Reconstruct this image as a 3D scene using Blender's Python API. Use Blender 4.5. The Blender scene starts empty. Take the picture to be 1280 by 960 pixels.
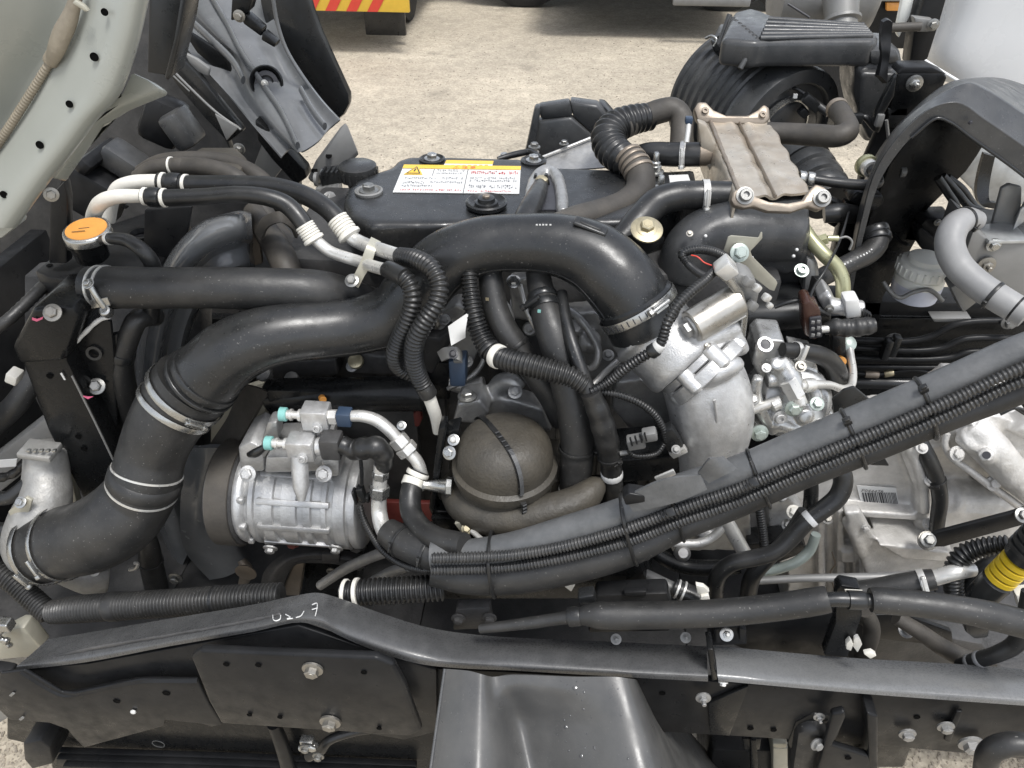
import bpy, bmesh, math, random
import numpy as np
from mathutils import Vector, Matrix, Quaternion, noise as mnoise
random.seed(7)
R_ = math.radians
scene = bpy.context.scene
col = scene.collection
# ------------------------------------------------------------------ camera, sky, sun, exposure
CAM_H, PITCH, YAW, FPX = 1.75, R_(38.0), R_(5.0), 967.0
F = Vector((-math.sin(YAW)*math.cos(PITCH), math.cos(YAW)*math.cos(PITCH), -math.sin(PITCH)))
RT = Vector((math.cos(YAW), math.sin(YAW), 0))
UP = RT.cross(F)
CAM = Vector((0, 0, CAM_H))
cd = bpy.data.cameras.new('camera'); cam = bpy.data.objects.new('camera', cd); col.objects.link(cam)
cam.matrix_world = Matrix(((RT.x, UP.x, -F.x, CAM.x), (RT.y, UP.y, -F.y, CAM.y), (RT.z, UP.z, -F.z, CAM.z), (0, 0, 0, 1)))
cd.sensor_width = 36; cd.lens = 36*FPX/1280; cd.clip_start = .01; cd.clip_end = 2000
scene.camera = cam
SUN_EL, SUN_AZ = 70.0, 140.0
w_ = bpy.data.worlds.new('World'); scene.world = w_; w_.use_nodes = True
nt = w_.node_tree; nt.nodes.clear()
sky = nt.nodes.new('ShaderNodeTexSky'); sky.sky_type = 'NISHITA'; sky.sun_disc = False
sky.sun_elevation = R_(SUN_EL); sky.sun_rotation = R_(SUN_AZ); sky.air_density = 1.0; sky.dust_density = 2.0; sky.ozone_density = 1.0
hs = nt.nodes.new('ShaderNodeHueSaturation'); hs.inputs['Saturation'].default_value = .36
bg = nt.nodes.new('ShaderNodeBackground'); bg.inputs['Strength'].default_value = .15
wo = nt.nodes.new('ShaderNodeOutputWorld')
nt.links.new(sky.outputs[0], hs.inputs['Color']); nt.links.new(hs.outputs[0], bg.inputs[0]); nt.links.new(bg.outputs[0], wo.inputs[0])
sd = bpy.data.lights.new('sun', 'SUN'); sun = bpy.data.objects.new('sun', sd); col.objects.link(sun)
sd.energy = 1.5; sd.angle = R_(14); sd.color = (1, .985, .955)
_a, _e = R_(SUN_AZ), R_(SUN_EL)
sdir = Vector((math.sin(_a)*math.cos(_e), math.cos(_a)*math.cos(_e), math.sin(_e)))
sun.rotation_euler = (-sdir).to_track_quat('-Z', 'Y').to_euler(); sun.location = (0, 0, 8)
scene.view_settings.view_transform = 'Standard'; scene.view_settings.look = 'None'
scene.view_settings.gamma = 1; scene.view_settings.exposure = .92
scene.cycles.max_bounces = 8; scene.cycles.glossy_bounces = 4; scene.cycles.diffuse_bounces = 5

# ------------------------------------------------------------------ placing: a point of the truck from its bearing and its distance across the truck
def ray(px, py): return (F + RT*((px-640)/FPX) - UP*((py-480)/FPX))
OFF = [0.]                                                         # distance shift used while the cab is built
def P(px, py, w):
    d = ray(px, py); return CAM + d*((w+OFF[0])/d.y)
def PZ(px, py, z):
    d = ray(px, py); return CAM + d*((z-CAM_H)/d.z)
def MP(p): return max(.05, (p-CAM).dot(F))/FPX      # metres per pixel at a point
def toCam(p): return (CAM-p).normalized()
X, Y, Z = Vector((1, 0, 0)), Vector((0, 1, 0)), Vector((0, 0, 1))
OUT = Vector((0, -1, 0)); DIAG = Vector((0, -.6, .8))

# ------------------------------------------------------------------ materials
def lin(c):
    return tuple(((v/255)/12.92 if v/255 <= .04045 else ((v/255+.055)/1.055)**2.4) for v in c)
MATS = {}
def mat(name, c, rough=.5, metal=0., var=.15, vs=18., bump=.1, bs=300., dust=None, ds=9., rv=.12, coat=0., spec=.5, trans=0., speck=0.):
    m = bpy.data.materials.new(name); m.use_nodes = True; n = m.node_tree.nodes; L = m.node_tree.links
    b = n['Principled BSDF']; tc = n.new('ShaderNodeTexCoord')
    def nz(scale, det=4, rough_=.6):
        t = n.new('ShaderNodeTexNoise'); t.inputs['Scale'].default_value = scale; t.inputs['Detail'].default_value = det; t.inputs['Roughness'].default_value = rough_
        L.new(tc.outputs['Object'], t.inputs['Vector']); return t
    n1 = nz(vs)
    mr = n.new('ShaderNodeMapRange'); mr.inputs[1].default_value = .3; mr.inputs[2].default_value = .7
    mr.inputs[3].default_value = 1-var; mr.inputs[4].default_value = 1+var; L.new(n1.outputs[0], mr.inputs[0])
    mx = n.new('ShaderNodeVectorMath'); mx.operation = 'SCALE'; mx.inputs[0].default_value = c[:3]; L.new(mr.outputs[0], mx.inputs['Scale'])
    out = mx.outputs[0]
    if dust:
        n2 = nz(ds, 6, .65); m2 = n.new('ShaderNodeMapRange'); m2.inputs[1].default_value = .38; m2.inputs[2].default_value = .72
        m2.inputs[3].default_value = 0; m2.inputs[4].default_value = dust[1]; L.new(n2.outputs[0], m2.inputs[0])
        mix = n.new('ShaderNodeMix'); mix.data_type = 'RGBA'; L.new(m2.outputs[0], mix.inputs[0]); L.new(out, mix.inputs[6]); mix.inputs[7].default_value = (*dust[0], 1)
        out = mix.outputs[2]
    if speck:
        n5 = nz(330, 2, .5); m5 = n.new('ShaderNodeMapRange'); m5.inputs[1].default_value = .69; m5.inputs[2].default_value = .76; m5.inputs[3].default_value = 0; m5.inputs[4].default_value = speck
        L.new(n5.outputs[0], m5.inputs[0]); mi = n.new('ShaderNodeMix'); mi.data_type = 'RGBA'; L.new(m5.outputs[0], mi.inputs[0]); L.new(out, mi.inputs[6]); mi.inputs[7].default_value = (.32, .31, .29, 1); out = mi.outputs[2]
    L.new(out, b.inputs['Base Color'])
    n3 = nz(vs*2.3, 5); m3 = n.new('ShaderNodeMapRange'); m3.inputs[1].default_value = .3; m3.inputs[2].default_value = .7
    m3.inputs[3].default_value = max(.03, rough-rv); m3.inputs[4].default_value = min(1, rough+rv); L.new(n3.outputs[0], m3.inputs[0]); L.new(m3.outputs[0], b.inputs['Roughness'])
    b.inputs['Metallic'].default_value = metal; b.inputs['Specular IOR Level'].default_value = spec
    b.inputs['Coat Weight'].default_value = coat; b.inputs['Coat Roughness'].default_value = .15
    b.inputs['Transmission Weight'].default_value = trans
    if bump:
        n4 = nz(bs, 3); bp = n.new('ShaderNodeBump'); bp.inputs['Strength'].default_value = bump; bp.inputs['Distance'].default_value = .002
        L.new(n4.outputs[0], bp.inputs['Height']); L.new(bp.outputs[0], b.inputs['Normal'])
    MATS[name] = m; return m
DUST = (.16, .15, .135)
mat('plastic', (.011, .012, .013), .32, bump=.05, bs=500, dust=(DUST, .08), ds=6)
mat('grey_plastic', (.034, .036, .038), .34, bump=.10, bs=500, dust=(DUST, .22), ds=9, speck=.4)
mat('conduit', (.026, .027, .028), .34, bump=.05, bs=300, dust=(DUST, .2), ds=40)
mat('motor_metal', (.46, .44, .40), .33, .8, var=.12, vs=30, bump=.06, bs=300, dust=((.3, .27, .22), .35), ds=25)
mat('liner', (.115, .12, .125), .18, bump=.02, bs=90, dust=((.2, .2, .2), .3), ds=7)
mat('moulded', (.011, .012, .013), .31, bump=.08, bs=600, dust=(DUST, .13), ds=7, speck=.5)
mat('rubber', (.010, .0105, .011), .36, bump=.08, bs=260, dust=(DUST, .12), ds=14, speck=.35)
mat('soft_rubber', (.014, .0143, .0145), .46, bump=.14, bs=220, dust=(DUST, .16), ds=12, speck=.5)
mat('foam', (.072, .075, .077), .46, bump=.3, bs=130, dust=((.2, .2, .2), .4), ds=22)
mat('brown_rubber', (.040, .036, .031), .62, bump=.2, bs=180, dust=((.12, .105, .085), .4), ds=16)
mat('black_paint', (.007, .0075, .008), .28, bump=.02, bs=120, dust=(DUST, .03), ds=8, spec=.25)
mat('satin_paint', (.010, .0105, .0115), .36, bump=.05, bs=240, dust=(DUST, .05), ds=9, spec=.2)
mat('hole_shade', (.002, .002, .002), .95, bump=0, spec=.1)  # near-black that stands in for the shade inside holes
mat('worn_paint', (.060, .061, .062), .31, bump=.05, bs=420, dust=((.16, .16, .158), .22), ds=45, var=.06, vs=120)
mat('worn_grey', (.15, .153, .155), .29, bump=.05, bs=420, dust=((.22, .22, .218), .18), ds=60, var=.05, vs=120)
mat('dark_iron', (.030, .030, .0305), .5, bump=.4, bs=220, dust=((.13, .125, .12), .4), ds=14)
mat('cast_alu', (.50, .50, .495), .40, .6, var=.22, vs=38, bump=.4, bs=420, dust=((.22, .21, .19), .38), ds=75)
mat('pump_metal', (.52, .52, .51), .32, .75, var=.12, vs=40, bump=.04, bs=200, dust=((.24, .235, .22), .2), ds=30)
mat('bright_alu', (.55, .55, .545), .38, .6, var=.2, vs=34, bump=.35, bs=420, dust=((.27, .26, .24), .28), ds=95)
mat('tank_alu', (.33, .325, .31), .5, .4, var=.16, vs=40, bump=.4, bs=260, dust=((.22, .21, .19), .5), ds=16)
mat('grey_alu', (.36, .36, .355), .42, .65, var=.18, vs=50, bump=.3, bs=330, dust=((.2, .19, .17), .4), ds=22)
mat('gear_alu', (.60, .585, .56), .46, .3, var=.16, vs=40, bump=.45, bs=260, dust=((.36, .345, .31), .55), ds=13)
mat('pipe_alu', (.62, .61, .58), .34, .55, var=.08, vs=40, bump=.05, bs=400)
mat('cooler_steel', (.47, .43, .365), .36, .5, var=.16, vs=30, bump=.06, bs=70, dust=((.26, .19, .12), .6), ds=13)
mat('flange_steel', (.25, .215, .175), .45, .5, var=.15, vs=20, bump=.2, bs=150, dust=((.2, .15, .11), .5), ds=14)
mat('zinc', (.42, .42, .405), .27, .9, var=.07, vs=90, bump=.05, bs=300, dust=((.28, .27, .25), .18), ds=60)
mat('zinc_dull', (.27, .27, .26), .36, .85, var=.15, vs=90, bump=.1, bs=300, dust=((.16, .15, .13), .4), ds=70)
mat('zinc_grimy', (.34, .33, .30), .40, .8, var=.2, vs=120, bump=.15, bs=300, dust=((.13, .10, .075), .6), ds=110)
mat('yellow_zinc', (.42, .37, .25), .38, .7, var=.15, vs=60, bump=.05)
mat('galvanised', (.42, .43, .43), .42, .6, var=.25, vs=24, bump=.1, bs=80)
mat('grey_steel', (.20, .20, .195), .5, .3, var=.12, vs=15, bump=.08, dust=((.3, .29, .27), .35), ds=9)
mat('cab_paint', (.285, .296, .268), .34, coat=.3, var=.05, vs=5, bump=.02, bs=60, dust=((.42, .43, .40), .25), ds=4)
mat('white_paint', (.70, .71, .715), .3, coat=.3, var=.03, vs=4, bump=0, dust=((.6, .6, .58), .2), ds=3)
mat('sealant', (.19, .165, .125), .5, bump=.4, bs=120, dust=((.33, .29, .22), .5), ds=30)
mat('cream', (.68, .66, .60), .55, var=.08, bump=.1, dust=((.38, .35, .29), .3), ds=50)
mat('paper', (.60, .60, .585), .5, var=.04, bump=0)
mat('yellow', (.70, .45, .05), .45, var=.05, bump=0)
mat('conduit_yellow', (.60, .42, .02), .38, var=.06, bump=.05)
mat('orange', (.60, .27, .06), .4, var=.10, vs=40, bump=.03)
mat('print_grey', (.20, .20, .21), .5, var=.05, bump=0)
mat('ink', (.03, .03, .035), .5, var=.02, bump=0)
mat('red_ink', (.50, .03, .03), .5, var=.02, bump=0)
mat('red', (.55, .05, .03), .4, var=.05, bump=0)
mat('primer_red', (.12, .022, .018), .5, var=.2, bump=.1)
mat('pink', (.62, .12, .22), .5, var=.05, bump=0)
mat('teal', (.20, .44, .41), .4, var=.05, bump=0)
mat('green_zinc', (.38, .43, .395), .4, .5, var=.15, bump=.05)
mat('blue_plastic', (.03, .05, .085), .5, var=.1, bump=.05)
mat('brown_plastic', (.045, .020, .014), .3, var=.15, bump=.05)
mat('dome_brown', (.042, .038, .031), .56, bump=.5, bs=210, var=.2, vs=22, dust=((.12, .10, .068), .3), ds=13)
mat('grey_loom', (.235, .235, .235), .5, bump=.06, dust=((.30, .295, .28), .3), ds=12)
mat('tank_white', (.84, .84, .78), .4, bump=.04, var=.07)
mat('fluid_blue', (.62, .64, .72), .35, bump=.02, var=.1, vs=9)
mat('olive_metal', (.36, .355, .22), .32, .55, var=.1, bump=.05)
mat('khaki_metal', (.40, .385, .32), .45, .35, var=.1, bump=.08)
mat('mud_plastic', (.070, .070, .069), .36, bump=.06, bs=300, var=.14, vs=9, dust=((.15, .145, .135), .4), ds=11, speck=.25)
mat('drop', (.05, .051, .052), .08, bump=0, var=.02, coat=.5)
mat('tyre', (.022, .022, .022), .8, bump=.2, bs=60)

# ------------------------------------------------------------------ mesh builder
LOC = {}
def wl(o): return LOC.get(o.name, Vector((0, 0, 0)))
def setp(o, label=None, cat=None, group=None, kind=None):
    if label: o['label'] = label
    if cat: o['category'] = cat
    if group: o['group'] = group
    if kind: o['kind'] = kind
    return o
def thing(name, label, cat, loc, group=None):
    o = bpy.data.objects.new(name, None); col.objects.link(o); o.location = loc; LOC[o.name] = Vector(loc)
    o.empty_display_size = .03
    return setp(o, label, cat, group)
def catmull(pts, n):
    pts = [np.array(p, float) for p in pts]
    if len(pts) == 2: pts = [pts[0], (pts[0]+pts[1])/2, pts[1]]
    ext = [2*pts[0]-pts[1]]+pts+[2*pts[-1]-pts[-2]]; out = []
    for i in range(len(pts)-1):
        p0, p1, p2, p3 = ext[i:i+4]
        d = [max(1e-5, np.linalg.norm((b-a)[:3]))**.5 for a, b in ((p0, p1), (p1, p2), (p2, p3))]
        t0 = 0; t1 = d[0]; t2 = t1+d[1]; t3 = t2+d[2]
        for k in range(n):
            t = t1+(t2-t1)*k/n
            A1 = (t1-t)/(t1-t0)*p0+(t-t0)/(t1-t0)*p1; A2 = (t2-t)/(t2-t1)*p1+(t-t1)/(t2-t1)*p2; A3 = (t3-t)/(t3-t2)*p2+(t-t2)/(t3-t2)*p3
            B1 = (t2-t)/(t2-t0)*A1+(t-t0)/(t2-t0)*A2; B2 = (t3-t)/(t3-t1)*A2+(t-t1)/(t3-t1)*A3
            out.append((t2-t)/(t2-t1)*B1+(t-t1)/(t2-t1)*B2)
    out.append(pts[-1]); return np.array(out)
class Path:
    def __init__(s, pts, step=.006, world=False):
        q = []
        for p in pts:
            if world: q.append((*p[0], p[1]))
            else:
                v = P(p[0], p[1], p[2]); q.append((v.x, v.y, v.z, p[3]*MP(v)))
        c = catmull(q, 24); seg = np.linalg.norm(np.diff(c[:, :3], axis=0), axis=1); s_ = np.concatenate(([0], np.cumsum(seg))); s.len = s_[-1]
        n = max(3, int(s.len/step)+1); u = np.linspace(0, s.len, n)
        s.u = u; s.c = np.stack([np.interp(u, s_, c[:, k]) for k in range(3)], 1); s.r = np.interp(u, s_, c[:, 3])
        t = np.gradient(s.c, axis=0); t /= np.linalg.norm(t, axis=1)[:, None]; s.t = t
        a = np.array((0, 0, 1.)) if abs(t[0][2]) < .9 else np.array((1., 0, 0)); nn = a-t[0]*a.dot(t[0]); nn /= np.linalg.norm(nn); N = [nn]
        for i in range(1, n):
            v = N[-1]-t[i]*N[-1].dot(t[i]); N.append(v/np.linalg.norm(v))
        s.N = np.array(N); s.B = np.cross(t, s.N)
    def at(s, f):
        i = min(len(s.u)-1, max(0, int(round(f*(len(s.u)-1))))); return Vector(s.c[i]), Vector(s.t[i]), float(s.r[i])
class B:
    def __init__(s): s.v = []; s.f = []
    def add(s, v, f):
        o = len(s.v); s.v += [tuple(a) for a in v]; s.f += [tuple(i+o for i in q) for q in f]; return s
    def sweep(s, path, seg=16, rib=None, cap=True, squash=None, hollow=0):
        n = len(path.u); ang = np.linspace(0, 2*math.pi, seg, endpoint=False); r = path.r.copy()
        if rib: r = r*(1-rib[1]*(0.5-0.5*np.tanh(2.2*np.cos(2*math.pi*path.u/rib[0]))/math.tanh(2.2)))
        ca, sa = np.cos(ang), np.sin(ang)
        if squash: sa = sa*squash
        v = path.c[:, None, :]+r[:, None, None]*(ca[None, :, None]*path.N[:, None, :]+sa[None, :, None]*path.B[:, None, :])
        f = []
        for i in range(n-1):
            for k in range(seg):
                k2 = (k+1) % seg; f.append((i*seg+k, i*seg+k2, (i+1)*seg+k2, (i+1)*seg+k))
        if cap: f.append(tuple(range(seg))[::-1]); f.append(tuple((n-1)*seg+k for k in range(seg)))
        return s.add(v.reshape(-1, 3), f)
    def tube(s, pts, step=.006, world=False, **k): return s.sweep(Path(pts, step, world), **k)
    def lathe(s, A, ax, prof, seg=24, cap=True, a0=0., sweep=2*math.pi):
        ax = Vector(ax).normalized(); a = Z if abs(ax.z) < .9 else X; n = (a-ax*a.dot(ax)).normalized(); b = ax.cross(n); v = []; f = []
        full = abs(sweep-2*math.pi) < 1e-4; m = seg if full else seg+1
        for d, r in prof:
            for k in range(m):
                q = a0+sweep*k/seg; v.append(A+ax*d+(n*math.cos(q)+b*math.sin(q))*r)
        for i in range(len(prof)-1):
            for k in range(seg):
                k2 = (k+1) % m; f.append((i*m+k, i*m+k2, (i+1)*m+k2, (i+1)*m+k))
        if cap and full:
            f.append(tuple(range(seg))[::-1]); f.append(tuple((len(prof)-1)*m+k for k in range(seg)))
        return s.add(v, f)
    def cyl(s, A, Bp, r, seg=20, ch=.12, r2=None):
        d = (Bp-A); L = d.length; r2 = r if r2 is None else r2; c = min(r*ch, L*.3)
        return s.lathe(A, d, [(0, r-c), (c, r), (L-c, r2), (L, r2-c)], seg)
    def ring(s, c, ax, r0, r1, h, seg=32):
        ax = Vector(ax).normalized()
        a = Z if abs(ax.z) < .9 else X; n = (a-ax*a.dot(ax)).normalized(); b = ax.cross(n); v = []; f = []
        for k in range(seg):
            q = 2*math.pi*k/seg; d = n*math.cos(q)+b*math.sin(q)
            v += [c+d*r0-ax*h/2, c+d*r1-ax*h/2, c+d*r1+ax*h/2, c+d*r0+ax*h/2]
        for k in range(seg):
            k2 = (k+1) % seg
            for j in range(4): f.append((k*4+j, k*4+(j+1) % 4, k2*4+(j+1) % 4, k2*4+j))
        return s.add(v, f)
    def box(s, c, d, ax=None):
        ax = ax or (X, Y, Z); v = []
        for i in (-1, 1):
            for j in (-1, 1):
                for k in (-1, 1): v.append(Vector(c)+ax[0]*(i*d[0]/2)+ax[1]*(j*d[1]/2)+ax[2]*(k*d[2]/2))
        return s.add(v, [(0, 1, 3, 2), (4, 6, 7, 5), (0, 4, 5, 1), (2, 3, 7, 6), (0, 2, 6, 4), (1, 5, 7, 3)])
    def pbox(s, px, py, w, sx, sy, sz, rz=0, rx=0, ry=0):           # sizes in pixels at that depth
        c = P(px, py, w); m = MP(c); from mathutils import Euler
        M = Euler((R_(rx), R_(ry), R_(rz))).to_matrix()
        return s.box(c, (sx*m, sy*m, sz*m), (M @ X, M @ Y, M @ Z))
    def prism(s, pts, vec):
        n = len(pts); v = [Vector(p) for p in pts]+[Vector(p)+Vector(vec) for p in pts]
        return s.add(v, [tuple(range(n)), tuple(range(2*n-1, n-1, -1))]+[(i, i+n, (i+1) % n+n, (i+1) % n) for i in range(n)])
    def slab(s, pts, th, w=None, vec=None):                         # plate facing the near side of the truck
        q = [P(p[0], p[1], p[2] if len(p) > 2 else w) for p in pts]; return s.prism(q, vec*th if vec else Y*th)
    def flat(s, pts, z, th):                                        # level plate
        return s.prism([PZ(p[0], p[1], p[2] if len(p) > 2 else z) for p in pts], Z*-th)
    def shell(s, rows, th, n=5, world=False, vec=None):
        g = [[(Vector(p) if world else P(*p)) for p in r] for r in rows]
        a = [catmull([tuple(p) for p in r], n) for r in g]
        a = np.array(a); bq = np.stack([catmull([tuple(p) for p in a[:, j]], n) for j in range(a.shape[1])], 1)
        h, w, _ = bq.shape
        if vec is not None: off = np.broadcast_to(np.array(vec), bq.shape)
        else:
            du = np.gradient(bq, axis=0); dv = np.gradient(bq, axis=1); off = np.cross(du, dv); off /= np.maximum(1e-9, np.linalg.norm(off, axis=2))[:, :, None]
            mid = bq[h//2, w//2]; tc = np.array(CAM)-mid
            if off[h//2, w//2].dot(tc) > 0: off = -off
        b2 = bq+off*th; v = np.concatenate((bq.reshape(-1, 3), b2.reshape(-1, 3))); N = h*w; f = []
        for i in range(h-1):
            for j in range(w-1):
                q = (i*w+j, i*w+j+1, (i+1)*w+j+1, (i+1)*w+j); f.append(q); f.append(tuple(k+N for k in q[::-1]))
        bd = [(0, j) for j in range(w)]+[(i, w-1) for i in range(1, h)]+[(h-1, j) for j in range(w-2, -1, -1)]+[(i, 0) for i in range(h-2, 0, -1)]
        for k in range(len(bd)):
            a_, b_ = bd[k], bd[(k+1) % len(bd)]; i1, i2 = a_[0]*w+a_[1], b_[0]*w+b_[1]; f.append((i1, i1+N, i2+N, i2))
        return s.add(v, f)
    def bolt(s, c, ax, r, h=None, washer=1.5, seg=18):
        ax = Vector(ax).normalized(); h = h or r*.9
        if washer: s.lathe(c, ax, [(-r*.1, r*washer), (r*.22, r*washer), (r*.36, r*1.1)], seg)
        s.lathe(c+ax*r*.25, ax, [(0, r), (h*.85, r), (h, r*.8)], 6); s.lathe(c+ax*(r*.25+h*.9), ax, [(0, r*.62), (h*.16, r*.55)], 12)
        return s
def finish(bm, smooth):
    bmesh.ops.recalc_face_normals(bm, faces=bm.faces[:])
    for f in bm.faces: f.smooth = True
    for e in bm.edges:
        if len(e.link_faces) == 2: e.smooth = e.calc_face_angle(0) < R_(smooth)
def obj(name, b, m, parent=None, label=None, cat=None, group=None, kind=None, smooth=40, bevel=None, remesh=None, sub=0, wob=0):
    V = np.array(b.v, float)
    if parent is not None: L = wl(parent)
    else: L = Vector(((V[:, 0].min()+V[:, 0].max())/2, (V[:, 1].min()+V[:, 1].max())/2, V[:, 2].min()))
    V = V-np.array(L)
    me = bpy.data.meshes.new(name); me.from_pydata(V.tolist(), [], b.f)
    if bevel or remesh or True:
        bm = bmesh.new(); bm.from_mesh(me)
        if bevel:
            bmesh.ops.recalc_face_normals(bm, faces=bm.faces[:])
            ed = [e for e in bm.edges if len(e.link_faces) == 2 and e.calc_face_angle(0) > R_(28)]
            w, sg = bevel if isinstance(bevel, tuple) else (bevel, 2)
            bmesh.ops.bevel(bm, geom=ed, offset=w, segments=sg, profile=.5, affect='EDGES', clamp_overlap=True)
        finish(bm, smooth); bm.to_mesh(me); bm.free()
    o = bpy.data.objects.new(name, me); col.objects.link(o)
    if remesh:
        vox, it = remesh[0], remesh[1]
        md = o.modifiers.new('r', 'REMESH'); md.mode = 'VOXEL'; md.voxel_size = vox; md.use_smooth_shade = True
        ms = o.modifiers.new('s', 'SMOOTH'); ms.factor = .6; ms.iterations = it
        dg = bpy.context.evaluated_depsgraph_get(); me2 = bpy.data.meshes.new_from_object(o.evaluated_get(dg)); o.modifiers.clear()
        old = o.data; o.data = me2; me2.name = name; bpy.data.meshes.remove(old)
        if wob:
            nv = len(me2.vertices); co = np.empty(nv*3); me2.vertices.foreach_get('co', co); no = np.empty(nv*3); me2.vertex_normals.foreach_get('vector', no); co = co.reshape(-1, 3); no = no.reshape(-1, 3)
            q = np.array([mnoise.noise(Vector(c)*55)+.5*mnoise.noise(Vector(c)*140) for c in co]); me2.vertices.foreach_set('co', (co+no*(q*wob)[:, None]).ravel()); me2.update()
        for p in me2.polygons: p.use_smooth = True
    o.data.materials.clear(); o.data.materials.append(MATS[m] if isinstance(m, str) else m)
    o.location = (0, 0, 0) if parent is not None else L
    if parent is not None: o.parent = parent
    LOC[o.name] = L
    return setp(o, label, cat, group, kind)
_shared = {}
def shared(key, fn):
    if key not in _shared: 
        b = fn(); me = bpy.data.meshes.new(key); me.from_pydata([tuple(v) for v in b.v], [], b.f); bm = bmesh.new(); bm.from_mesh(me); finish(bm, 35); bm.to_mesh(me); bm.free(); _shared[key] = me
    return _shared[key]
def inst(name, me, m, parent, p, ax=DIAG, s=1., spin=None, label=None):
    key = me.name+'|'+m
    if key not in _shared:
        c = me.copy(); c.materials.clear(); c.materials.append(MATS[m]); _shared[key] = c
    o = bpy.data.objects.new(name, _shared[key]); col.objects.link(o); o.parent = parent; o.location = Vector(p)-wl(parent)
    o.rotation_mode = 'QUATERNION'; o.rotation_quaternion = Quaternion(Vector(ax).normalized(), random.uniform(0, 1) if spin is None else spin) @ Vector(ax).to_track_quat('Z', 'Y'); o.scale = (s, s, s)
    if label: o['label'] = label
    return o
O0 = Vector((0, 0, 0))
def _bolt(): return B().bolt(O0, Z, 1.)
def _nut():
    b = B().bolt(O0, Z, 1., .8, 1.7); b.lathe(O0+Z*.9, Z, [(0, .5), (1.1, .5), (1.2, .42)], 12); return b
def _socket():
    b = B().lathe(O0, Z, [(-.1, 1.), (.75, 1.), (.9, .88), (.9, .5), (.45, .46)], 24, cap=False); b.lathe(O0, Z, [(.4, .5), (.46, .5)], 6); b.lathe(O0, Z, [(-.15, 1.4), (.08, 1.4), (.12, 1.)], 24); return b
brng = random.Random(21)
def bolt(parent, px, py, w, rpx, ax=DIAG, m='zinc', kind='bolt', p=None, name=None):
    if m == 'zinc': m = brng.choice(('zinc', 'zinc_dull', 'zinc_dull', 'zinc_grimy'))
    p = p or P(px, py, w); fn = {'bolt': _bolt, 'nut': _nut, 'socket': _socket}[kind]
    return inst(name or ('nut' if kind == 'nut' else 'bolt'), shared('hex_'+kind, fn), m, parent, p, ax, rpx*MP(p))
PATH = {}
def hose(name, pts, m, label=None, cat=None, parent=None, seg=16, rib=None, step=None, group=None, world=False, cap=True, squash=None):
    st = step or (rib[0]/6 if rib else .006)
    pa = Path(pts, st, world); b = B().sweep(pa, seg, rib, cap, squash)
    o = obj(name, b, m, parent, label, cat, group, smooth=75 if rib else 50); PATH[o.name] = pa; return o
def frame_at(o, f, ang):
    c, t, r = PATH[o.name].at(f); d = toCam(c); n = (d-t*d.dot(t)).normalized(); s = t.cross(n)
    return c, t, r, (n*math.cos(R_(ang))+s*math.sin(R_(ang)))
def tie(o, f, parent=None, w=.0045, ang=60, m='rubber', tail=.008, r=None, c0=None, k=1.0):
    c, t, rr, n = frame_at(o, f, ang); r = (r or rr)*k
    b = B().ring(c, t, r*.97, r+.0016, w, 28); s = t.cross(n)
    b.box(c+n*(r+.003), (.008, .006, .0055), (s, t, n)); b.box(c+n*(r+.004)+s*.008, (tail, .0035, .0012), (s, t, n))
    return obj('zip_tie', b, m, parent or o, bevel=.0006)
def clamp(o, f, parent=None, w=.011, ang=20, m='zinc', grow=1.03, screw=True, slots=0):
    c, t, r, n = frame_at(o, f, ang); r *= grow
    b = B(); hw = w/2
    b.ring(c, t, r, r+.0014, w, 36)
    cl = obj('hose_clamp', b, m, parent or o, bevel=.0004)
    s = t.cross(n)
    if screw:
        b = B(); b.box(c+n*(r+.0045), (.022, w*.85, .007), (s, t, n)); b.cyl(c+n*(r+.006)-s*.016, c+n*(r+.006)+s*.014, .0035, 10)
        b.lathe(c+n*(r+.006)+s*.014, s, [(0, .0055), (.006, .0055), (.007, .0045)], 6)
        obj('clamp_screw', b, m, cl, bevel=.0006)
    if slots:
        b = B()
        for k in range(slots):
            q = n*math.cos(k*.16+.35)+s*math.sin(k*.16+.35); b.box(c+q*(r+.0014), (w*.62, .0016, .0008), (t, q.cross(t), q))
        obj('slot_marks', b, 'ink', cl)
    return cl
def cuff(o, f, w=.012, grow=1.05, m='cream', name='tape_band', parent=None, rnd=True):
    c, t, r = PATH[o.name].at(f); r *= grow; b = B(); h = w/2
    b.lathe(c, t, [(-h, r*.9), (-h, r-.0008), (-h*.7, r), (h*.7, r), (h, r-.0008), (h, r*.9)], 28)
    return obj(name, b, m, parent or o)
def text(parent, s, p, right, up, h, m='ink', name='lettering', squeeze=1., lift=.0006):
    cu = bpy.data.curves.new('t', 'FONT'); cu.body = s; cu.size = h*1.35; cu.resolution_u = 2; cu.space_character = squeeze
    o = bpy.data.objects.new('t', cu); col.objects.link(o); dg = bpy.context.evaluated_depsgraph_get(); me = bpy.data.meshes.new_from_object(o.evaluated_get(dg))
    bpy.data.objects.remove(o); right = Vector(right).normalized(); n = right.cross(Vector(up)).normalized(); up = n.cross(right)
    L = wl(parent)
    for v in me.vertices: c = v.co.copy(); v.co = Vector(p)+right*c.x+up*c.y+n*lift-L
    me.materials.clear(); me.materials.append(MATS[m]); me.name = name
    o = bpy.data.objects.new(name, me); col.objects.link(o); o.parent = parent; LOC[o.name] = L; return o
def hole(parent, px, py, w, r, ax=OUT, name='hole', p=None, m='hole_shade'):
    p = p or P(px, py, w); ax = Vector(ax).normalized(); q = r*MP(p)
    b = B().lathe(p-ax*.003, ax, [(0, q*.2), (.0034, q*.9), (.0042, q*.97), (.0034, q*1.0)], 16, cap=True)  # flat dark disc painted for the inside of a hole, nothing is cut
    return obj(name, b, m, parent)
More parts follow.
